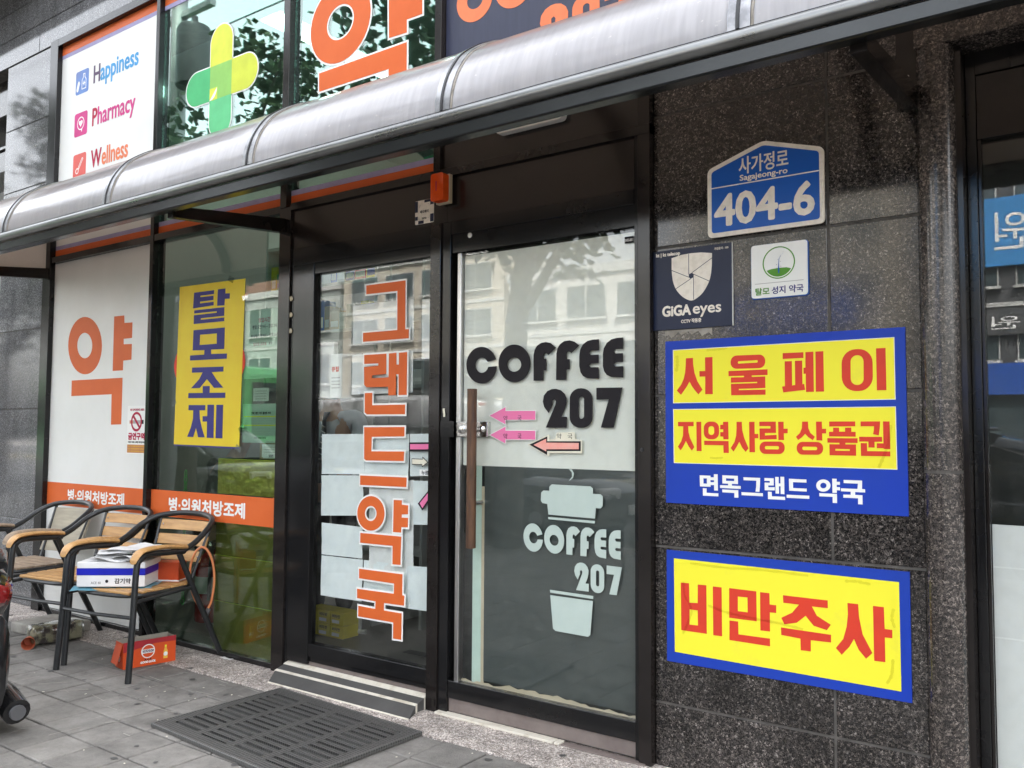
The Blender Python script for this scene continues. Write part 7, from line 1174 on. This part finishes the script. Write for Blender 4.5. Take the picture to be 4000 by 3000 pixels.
# ---------------------------------------------------------------- people
def skin_obj(name, verts, edges, radii, mat, parent, sub=2, root=0):
    me = bpy.data.meshes.new(name); me.from_pydata(verts, edges, []); me.materials.append(MATS[mat])
    o = bpy.data.objects.new(name, me); COL.objects.link(o); o.parent = parent
    o.modifiers.new('skin', 'SKIN').use_smooth_shade = True
    sv = me.skin_vertices[0].data if me.skin_vertices else None
    if sv is None:
        bm = bmesh.new(); bm.from_mesh(me); bm.verts.layers.skin.verify(); bm.to_mesh(me); bm.free(); sv = me.skin_vertices[0].data
    for i, r_ in enumerate(radii): sv[i].radius = r_ if isinstance(r_, tuple) else (r_, r_)
    sv[root].use_root = True
    ss = o.modifiers.new('sub', 'SUBSURF'); ss.levels = sub; ss.render_levels = sub
    ORG[o.name] = Vector((0, 0, 0)); return o
def person(label, loc, rz, h, shirt, pants, hairm, arm=0.0, tie=False, hat=None, lean=0.0):
    p = empty('person', (0, 0, 0), label, 'person', local=True); k = h / 1.72
    hip = Vector((0, 0, .92)); ch = Vector((0, -.02 - lean * .5, 1.28)); nk = Vector((0, -.01 - lean, 1.46)); hd = Vector((0, -.03 - lean * 1.15, 1.60))
    def arms(s):
        sh = Vector((s * .185, -lean * .9, 1.40)); el = Vector((s * .245, -.02 - arm * .12 - lean, 1.13)); wr = Vector((s * .235, -.08 - arm * .28 - lean, .92 + arm * .22)); return sh, el, wr
    V, E_, Rr = [], [], []
    def a(pt, r_): V.append(tuple(Vector(pt) * k)); Rr.append(r_ * k if not isinstance(r_, tuple) else tuple(x * k for x in r_)); return len(V) - 1
    i0 = a(hip, (.15, .105)); i1 = a((0, -.01 - lean * .2, 1.10), (.135, .095)); i2 = a(ch, (.15, .105)); i3 = a(nk, .055); i4 = a((hd.x, hd.y, hd.z - .07), .066); i5 = a(hd, (.078, .092)); i6 = a((hd.x, hd.y + .012, hd.z + .075), (.07, .085)); E_ += [(i0, i1), (i1, i2), (i2, i3), (i3, i4), (i4, i5), (i5, i6)]
    for s in (-1, 1):
        sh, el, wr = arms(s); j0 = a(sh, .062); j1 = a(el, .044); j2 = a(wr, .030); pm = wr + (wr - el).normalized() * .07; j3 = a(pm, (.036, .018)); E_ += [(i2, j0), (j0, j1), (j1, j2), (j2, j3)]
        dr = (wr - el).normalized()
        for q in range(4):
            f1 = pm + dr * .035 + Vector(((q - 1.5) * .018, 0, 0)); f2 = f1 + dr * (.03 + .006 * (q in (1, 2))) + Vector((0, -.008, 0)); x1 = a(f1, .0085); x2 = a(f2, .0075); E_ += [(j3, x1), (x1, x2)]
        t1 = wr + dr * .03 + Vector((-s * .03, -.012, 0)); t2 = t1 + dr * .035 + Vector((-s * .01, -.006, 0)); x1 = a(t1, .010); x2 = a(t2, .0085); E_ += [(j2, x1), (x1, x2)]
        l0 = a((s * .09, 0, .86), .088); l1 = a((s * .10, -.01, .48), .058); l2 = a((s * .10, .02, .09), .038); l3 = a((s * .11, -.10, .035), (.04, .03)); E_ += [(i0, l0), (l0, l1), (l1, l2), (l2, l3)]
    body = skin_obj('body', V, E_, Rr, 'skin', p)
    V, E_, Rr = [], [], []
    i0 = a((0, 0, .88), (.165, .12)); i1 = a((0, -.01 - lean * .2, 1.10), (.15, .112)); i2 = a(ch, (.168, .122)); i3 = a((nk.x, nk.y, nk.z - .025), .070); E_ += [(i0, i1), (i1, i2), (i2, i3)]
    for s in (-1, 1):
        sh, el, wr = arms(s); j0 = a(sh, .076); j1 = a(el, .056); j2 = a(wr, .042); E_ += [(i2, j0), (j0, j1), (j1, j2)]
    skin_obj('shirt', V, E_, Rr, shirt, p)
    V, E_, Rr = [], [], []
    i0 = a((0, 0, .93), (.16, .118))
    for s in (-1, 1): l0 = a((s * .095, 0, .83), .10); l1 = a((s * .10, -.01, .48), .074); l2 = a((s * .10, .02, .09), .062); E_ += [(i0, l0), (l0, l1), (l1, l2)]
    skin_obj('trousers', V, E_, Rr, pants, p)
    for s in (-1, 1): MB().obox((s * .11 * k, -.06 * k, .035 * k), .085 * k, .26 * k, .07 * k).build('shoe', 'shoe', p, bevel=.02, seg=3)
    hx, hy, hz_ = hd * k
    g = []; vs = []; fs = []
    for i in range(7):
        el_ = R(90 - i * 17)
        for j in range(20):
            az = 2 * math.pi * j / 20; front = math.sin(az) < -.35
            e2 = max(el_, R(28)) if front else el_
            vs.append((hx + .086 * k * math.cos(e2) * math.cos(az), hy + .012 * k + .102 * k * math.cos(e2) * math.sin(az), hz_ + .02 * k + .105 * k * math.sin(e2)))
    fs = [(i * 20 + j, i * 20 + (j + 1) % 20, (i + 1) * 20 + (j + 1) % 20, (i + 1) * 20 + j) for i in range(6) for j in range(20)]
    MB().add(vs, fs).build('hair', hairm, p, smooth=True)
    for s in (-1, 1):
        MB().lathe((hx + s * .030 * k, hy - .083 * k, hz_ + .004 * k), [(.011 * k, 0), (.010 * k, -.004), (.002, -.006)], 10, 'Y').build('eye', 'white_print', p); MB().lathe((hx + s * .030 * k, hy - .088 * k, hz_ + .004 * k), [(.005 * k, 0), (.0045 * k, -.002)], 8, 'Y').build('pupil', 'hair', p)
        MB().obox((hx + s * .086 * k, hy + .005, hz_ - .005 * k), .014 * k, .03 * k, .055 * k, rz=s * .3).build('ear', 'skin', p, bevel=.006, seg=2)
    MB().add([(hx, hy - .085 * k, hz_ + .005 * k), (hx - .014 * k, hy - .088 * k, hz_ - .035 * k), (hx + .014 * k, hy - .088 * k, hz_ - .035 * k), (hx, hy - .112 * k, hz_ - .032 * k)], [(0, 1, 3), (0, 3, 2), (1, 2, 3), (0, 2, 1)]).build('nose', 'skin', p, smooth=True)
    MB().obox((hx, hy - .081 * k, hz_ - .056 * k), .045 * k, .008, .010 * k).build('mouth', 'tan_print', p, bevel=.003)
    if tie:
        t = MB().add([(-.022 * k, (nk.y - .078) * k, 1.425 * k), (.022 * k, (nk.y - .078) * k, 1.425 * k), (.014 * k, (ch.y - .118) * k, 1.37 * k), (-.014 * k, (ch.y - .118) * k, 1.37 * k), (.036 * k, (ch.y - .142) * k, 1.08 * k), (0, (ch.y - .142) * k, 1.03 * k), (-.036 * k, (ch.y - .142) * k, 1.08 * k)], [(0, 1, 2, 3), (3, 2, 4, 5, 6)]).build('tie', 'tie', p)
        for q in range(7): z = (1.33 - q * .038) * k; MB().obox((0, (ch.y - .1335 - .0015 * q) * k, z), (.03 + .005 * q) * k, .0015, .006 * k, ry=R(28)).build('tie_stripe', 'grey_print', t)
    if hat: MB().lathe((hx, hy + .01, hz_ + .05 * k), [(.15 * k, -.01), (.10 * k, .01), (.098 * k, .07), (.08 * k, .095), (.02 * k, .10)], 20).build('hat', hat, p, smooth=True)
    p.location = loc; p.rotation_euler = (0, 0, rz); return p
person('person in white shirt and striped dark tie standing behind the pharmacy door', (-3.93, .62, .076), R(25), 1.54, 'shirt_white', 'trousers_dark', 'hair', .25, True)
person('person in grey shirt bending with back to the green window', (-5.02, .62, -.30), R(190), 1.62, 'shirt_grey', 'trousers_dark', 'hair', .5, lean=.16)

# ---------------------------------------------------------------- the street the glass reflects
def far_building(x0, x1, h, wall, label, floors, cols, y=-38.0, glassy=False, z_shop=3.6):
    b = empty('street_building', ((x0 + x1) / 2, y, 0), label, 'building', 'buildings across the street')
    cbox('wall', wall, b, x0, x1, y - 10, y, 0, h); cbox('parapet', 'far_frame', b, x0 - .1, x1 + .1, y - .3, y + .15, h, h + .5)
    cbox('shop_glass', 'far_glass', b, x0 + .5, x1 - .5, y + .01, y + .06, .1, z_shop - .8)
    fh = (h - z_shop) / floors; cwid = (x1 - x0 - 1.0) / cols
    for f_ in range(floors):
        for c_ in range(cols):
            xa = x0 + .5 + c_ * cwid + cwid * .12; xb = xa + cwid * .76; za = z_shop + f_ * fh + fh * .25; zb = za + fh * .55
            w = cbox('window', 'far_frame', b, xa - .06, xb + .06, y + .005, y + .08, za - .06, zb + .06); cbox('pane', 'far_glass', w, xa, xb, y + .081, y + .09, za, zb); cbox('mullion', 'far_frame', w, (xa + xb) / 2 - .03, (xa + xb) / 2 + .03, y + .091, y + .12, za, zb); cbox('sill', 'far_frame', w, xa - .15, xb + .15, y + .081, y + .25, za - .16, za - .061)
        cbox('floor_band', 'far_frame', b, x0 - .02, x1 + .02, y + .002, y + .06, z_shop + f_ * fh - .12, z_shop + f_ * fh + .06)
    return b
def sign_board(par_label, x0, x1, z0, z1, y, mat, txt, tm, tx=None):
    s = empty('shop_sign', ((x0 + x1) / 2, y, z0), par_label, 'sign', 'shop signs across the street'); cbox('board', mat, s, x0, x1, y - .2, y, z0, z1)
    if txt:
        # reads correctly when seen from our side of the street (facing +y)
        vs, fs, (a, b, c, d) = text2d(txt); hx = (x1 - x0) * .12; xa, xb = (tx or (x0 + hx, x1 - hx)); h = (z1 - z0) * .56; zc = (z0 + z1) / 2
        MB().add([(xb - (vx - a) / (b - a) * (xb - xa), y + .012, zc - h / 2 + (vy - c) / (d - c) * h) for vx, vy in vs], fs).build('lettering', tm, s, normals=False)
    return s
far_building(-75, -58, 14, 'wall_brick', 'brown brick building far left across the street, mirrored in the glass', 3, 5)
far_building(-57.6, -44, 11, 'wall_mint', 'pale green building across the street mirrored in the green window', 2, 4)
far_building(-43.6, -30, 12, 'wall_beige', 'beige building across the street mirrored in the pharmacy door', 3, 4)
far_building(-29.6, -19, 10, 'wall_white', 'white low building across the street mirrored in the coffee door', 2, 3)
far_building(-18.6, -8, 15, 'wall_beige', 'tall beige building across the street mirrored beside the granite wall', 4, 4)
far_building(-7.6, 9, 13, 'wall_dark', 'dark clinic building mirrored in the right hand window', 3, 5)
far_building(9.4, 26, 12, 'wall_white', 'white building mirrored at the far right', 3, 5)
sign_board('wide sky blue clinic sign mirrored in the right window', -5.6, 2.0, 8.3, 11.2, -37.7, 'shop_sky', '의원', 'white_print', (-4.4, -1.6))
sign_board('dark clinic sign with pale letters mirrored in the right window', -5.4, 2.0, 5.4, 6.4, -37.7, 'wall_dark', '의원', 'white_print', (-4.6, -2.2))
sign_board('deep blue shop sign mirrored low in the right window', -5.6, 1.2, 2.9, 4.2, -37.6, 'shop_blue', '전기', 'white_print', (-2.6, -.6))
sign_board('blue upright shop sign mirrored in the coffee door', -24, -19.5, 3.2, 4.4, -37.7, 'shop_blue', '의원', 'white_print'); sign_board('blue and yellow bank sign mirrored in the granite wall', -16, -10, 6.2, 7.8, -37.7, 'shop_blue', '은행', 'shop_yellow'); sign_board('green shop sign mirrored in the pharmacy door', -40, -34, 3.2, 4.3, -37.7, 'shop_green', '식당', 'white_print'); sign_board('yellow shop banner mirrored in the coffee door', -29, -25, 3.0, 4.0, -37.7, 'shop_yellow', '반찬', 'red_print')

def car(loc, rz, label, paint, suv=False):
    t = empty('parked_car', (0, 0, 0), label, 'car', local=True); L = 4.6; hw = .92; H = 1.68 if suv else 1.45; bl = .95 if suv else .85
    def ring(x, w, z0, z1, n=16, p=.45): return [(x, w * math.copysign(abs(math.cos(a)) ** p, math.cos(a)), (z0 + z1) / 2 + (z1 - z0) / 2 * math.copysign(abs(math.sin(a)) ** p, math.sin(a))) for a in [2 * math.pi * k / n for k in range(n)]]
    def lf(rs, name, m):
        n = len(rs[0]); vs = [q for r_ in rs for q in r_]; fs = [(i * n + j, i * n + (j + 1) % n, (i + 1) * n + (j + 1) % n, (i + 1) * n + j) for i in range(len(rs) - 1) for j in range(n)] + [tuple(range(n)), tuple((len(rs) - 1) * n + j for j in range(n))]
        return MB().add(vs, fs).build(name, m, t, smooth=True)
    lf([ring(-2.3, .72, .38, .72), ring(-2.2, .86, .26, .82), ring(-1.4, hw, .22, bl), ring(0, hw, .22, bl + .04), ring(1.3, hw, .22, bl), ring(2.15, .86, .26, .78 if not suv else .9), ring(2.3, .74, .36, .66)], 'body', paint)
    ca, cb_ = (-2.15, 1.1) if suv else (-1.55, 1.15)
    lf([ring(ca, .66, bl - .05, bl + .1), ring(ca + .35, .68, bl - .05, H - .12), ring(ca + .9, .69, bl - .05, H), ring(.0, .69, bl - .05, H), ring(.45, .67, bl - .05, H - .1), ring(cb_, .70, bl - .05, bl + .06)], 'cabin', 'car_glass')
    lf([ring(ca + .55, .62, H - .035, H + .005, p=.7), ring(ca + .95, .64, H - .03, H + .02, p=.7), ring(.0, .64, H - .03, H + .018, p=.7), ring(.3, .60, H - .05, H - .01, p=.7)], 'roof', paint)
    for x in (-1.4, 1.4):
        for s in (-1, 1): wheel((x, s * .80, .33), .33, .22, t)
    for s in (-1, 1):
        MB().obox((2.2, s * .62, .66), .16, .36, .13, rz=s * .3).build('headlight', 'white_plastic', t, bevel=.03); MB().obox((-2.22, s * .62, .70), .12, .34, .14, rz=-s * .3).build('tail_light', 'lamp_red', t, bevel=.03); MB().obox((.75, s * 1.0, bl + .05), .12, .20, .13).build('mirror', paint, t, bevel=.03)
    MB().obox((2.3, 0, .45), .02, .52, .12).build('number_plate', 'white_print', t); MB().obox((-2.3, 0, .55), .02, .52, .12).build('number_plate', 'white_print', t)
    MB().tube(cat_rom([(ca + .2, .70, bl + .30), (ca + .9, .71, H - .09), (.1, .71, H - .09), (.9, .715, bl + .12)], 5), .014, 6).build('chrome_trim', 'chrome', t, smooth=True); MB().tube(cat_rom([(ca + .2, -.70, bl + .30), (ca + .9, -.71, H - .09), (.1, -.71, H - .09), (.9, -.715, bl + .12)], 5), .014, 6).build('chrome_trim', 'chrome', t, smooth=True)
    t.location = loc; t.rotation_euler = (0, 0, rz); return t
car((-7.2, -6.5, -.14), 0.0, 'black car parked at the kerb, mirrored low in the pharmacy door', 'car_black')
car((-2.0, -6.6, -.14), math.pi, 'black car mirrored in the dark lower glass of the coffee door', 'car_black')
car((-13.5, -6.5, -.14), 0.0, 'black car mirrored in the lower green window', 'car_black')
car((-12.3, -10.6, 1.02), math.pi * .98, 'white utility car on a flatbed mirrored in the pharmacy door', 'car_white', True)
t = empty('flatbed_truck', (-12, -10.6, -.14), 'dark flatbed truck carrying the white car, mirrored in the pharmacy door', 'truck')
cbox('bed', 'wall_dark', t, -15.6, -9.2, -11.8, -9.4, .78, 1.01); cbox('chassis', 'plastic_grey', t, -15.4, -7.6, -11.2, -10.0, .45, .77); cbox('cab', 'car_black', t, -9.1, -7.2, -11.75, -9.45, .5, 2.5, .15)
for x in (-14.4, -8.3):
    for y in (-11.5, -9.75): wheel((x, y, .3), .44, .3, t)
# bus
t = empty('city_bus', (-24, -13.4, -.14), 'green city bus mirrored in the green window', 'bus')
cbox('bus_body', 'bus_green', t, -31, -20, -14.6, -12.1, .25, 3.05, .22); cbox('lower_skirt', 'shop_green', t, -30.9, -20.1, -14.62, -12.08, .25, .7)
for k in range(8): cbox('bus_window', 'car_glass', t, -30.6 + k * 1.28, -29.4 + k * 1.28, -12.099, -12.085, 1.25, 2.45)
cbox('windscreen', 'car_glass', t, -19.999, -19.98, -14.3, -12.4, 1.1, 2.6)
for x in (-28.5, -22): wheel((x, -12.3, .38), .5, .3, t)
# utility pole with transformer and wires
t = empty('utility_pole', (-12.4, -4.95, 0), 'grey utility pole with a transformer can, mirrored in the upper green window', 'utility pole')
MB().tube([(-12.4, -4.95, 0), (-12.4, -4.95, 10.5)], [.17, .11], 14).build('pole', 'pole_grey', t, smooth=True)
MB().lathe((-11.9, -4.9, 6.6), [(.16, 0), (.27, .06), (.27, .95), (.24, 1.02), (.06, 1.06), (.05, 1.2)], 20).build('transformer', 'plastic_grey', t, smooth=True)
for z in (7.9, 8.6): MB().box(-13.3, -11.5, -5.0, -4.9, z, z + .09).build('cross_arm', 'pole_grey', t)
for k in range(6):
    x = -13.2 + k * .32; MB().lathe((x, -4.95, 8.69), [(.03, 0), (.045, .05), (.03, .1)], 10).build('insulator', 'white_plastic', t)
for k, z in enumerate((5.6, 6.0, 7.9, 8.75)): MB().tube([(-60 + 12 * i, -4.9 - .1 * k, z - .35 * math.sin(math.pi * ((i % 3) / 3))) for i in range(9)], .012, 5).build('wire', 'rib_rubber', t)
# street trees
def tree(x, y, h, label, seed, n=5200, lean=.3):
    rn = random.Random(seed); t = empty('street_tree', (x, y, 0), label, 'tree', 'street trees along the kerb')
    tr = MB(); tr.tube([(x, y, 0), (x + .05, y, .8), (x + lean * .5, y + .05, h * .33), (x + lean, y, h * .5)], [.17, .14, .12, .09], 12); tips = []
    for k in range(9):
        a = 2 * math.pi * k / 9 + rn.uniform(-.3, .3); L_b = rn.uniform(1.2, 2.2); z0 = h * rn.uniform(.34, .5); p0 = Vector((x + lean * .8, y, z0)); p1 = p0 + Vector((math.cos(a) * L_b * .5, math.sin(a) * L_b * .5, L_b * .5)); p2 = p0 + Vector((math.cos(a) * L_b, math.sin(a) * L_b, L_b * rn.uniform(.6, 1.3)))
        tr.tube([p0, p1, p2], [.06, .04, .015], 7); tips += [p1, p2, (p1 + p2) / 2]
    tr.build('trunk', 'bark', t, smooth=True)
    cl = [(p + Vector((rn.uniform(-.5, .5), rn.uniform(-.5, .5), rn.uniform(-.2, .8))), rn.uniform(.35, .75)) for p in tips for _ in range(2)]
    vs = []; fs = []
    for k in range(n):
        c_, r_ = rn.choice(cl); d = Vector((rn.gauss(0, 1), rn.gauss(0, 1), rn.gauss(0, .8))); d = d.normalized() * r_ * rn.random() ** .4
        p = c_ + d; q = Vector((rn.gauss(0, 1), rn.gauss(0, 1), rn.gauss(0, .5) - .5)).normalized(); s_ = q.cross(Vector((rn.gauss(0, 1), rn.gauss(0, 1), rn.gauss(0, 1)))).normalized(); ln = rn.uniform(.10, .19); wd_ = ln * .34; b = len(vs)
        vs += [tuple(p), tuple(p + q * ln * .5 + s_ * wd_), tuple(p + q * ln), tuple(p + q * ln * .5 - s_ * wd_)]; fs.append((b, b + 1, b + 2, b + 3))
    MB().add(vs, fs).build('crown', 'leaf', t, normals=False)
tree(-5.5, -4.6, 7.4, 'leafy street tree whose trunk is mirrored in the frosted coffee door', 2)
tree(-11.4, -4.6, 8.2, 'leafy street tree mirrored in the upper green window', 5, 9000)
tree(-17.5, -4.7, 7.2, 'leafy street tree mirrored in the stone pier', 9)
tree(1.5, -4.6, 6.4, 'leafy street tree standing right of the photographer', 13, 3500)
# street lamp across the road and a passer-by
t = empty('street_lamp', (-5.6, -32.4, 0), 'grey street lamp mirrored in the right window', 'street lamp'); MB().tube([(-5.6, -32.4, -.1), (-5.6, -32.4, 9), (-5.5, -32.2, 9.6), (-4.4, -31.0, 9.9)], [.14, .10, .08, .06], 10).build('pole', 'pole_grey', t, smooth=True); MB().obox((-4.1, -30.6, 9.9), .7, .35, .14, rz=.9).build('lamp_head', 'pole_grey', t, bevel=.04)
person('passer-by in yellow jacket, red trousers and pink hat mirrored in the right window', (-4.75, -33.6, 0.0), R(200), 1.62, 'jacket_yellow', 'trousers_red', 'hair', .15, hat='hat_pink')
# board behind the right window
s = one('window_board', 'pale lilac board behind the lower part of the right hand window', 'board', (.3, .14, .0))
cbox('board', 'white_panel', s, -.362, 1.55, .130, .138, .02, .955)
for z in (.82, .60): cbox('fold_line', 'white_print', s, -.362, 1.55, .1285, .1298, z, z + .004)
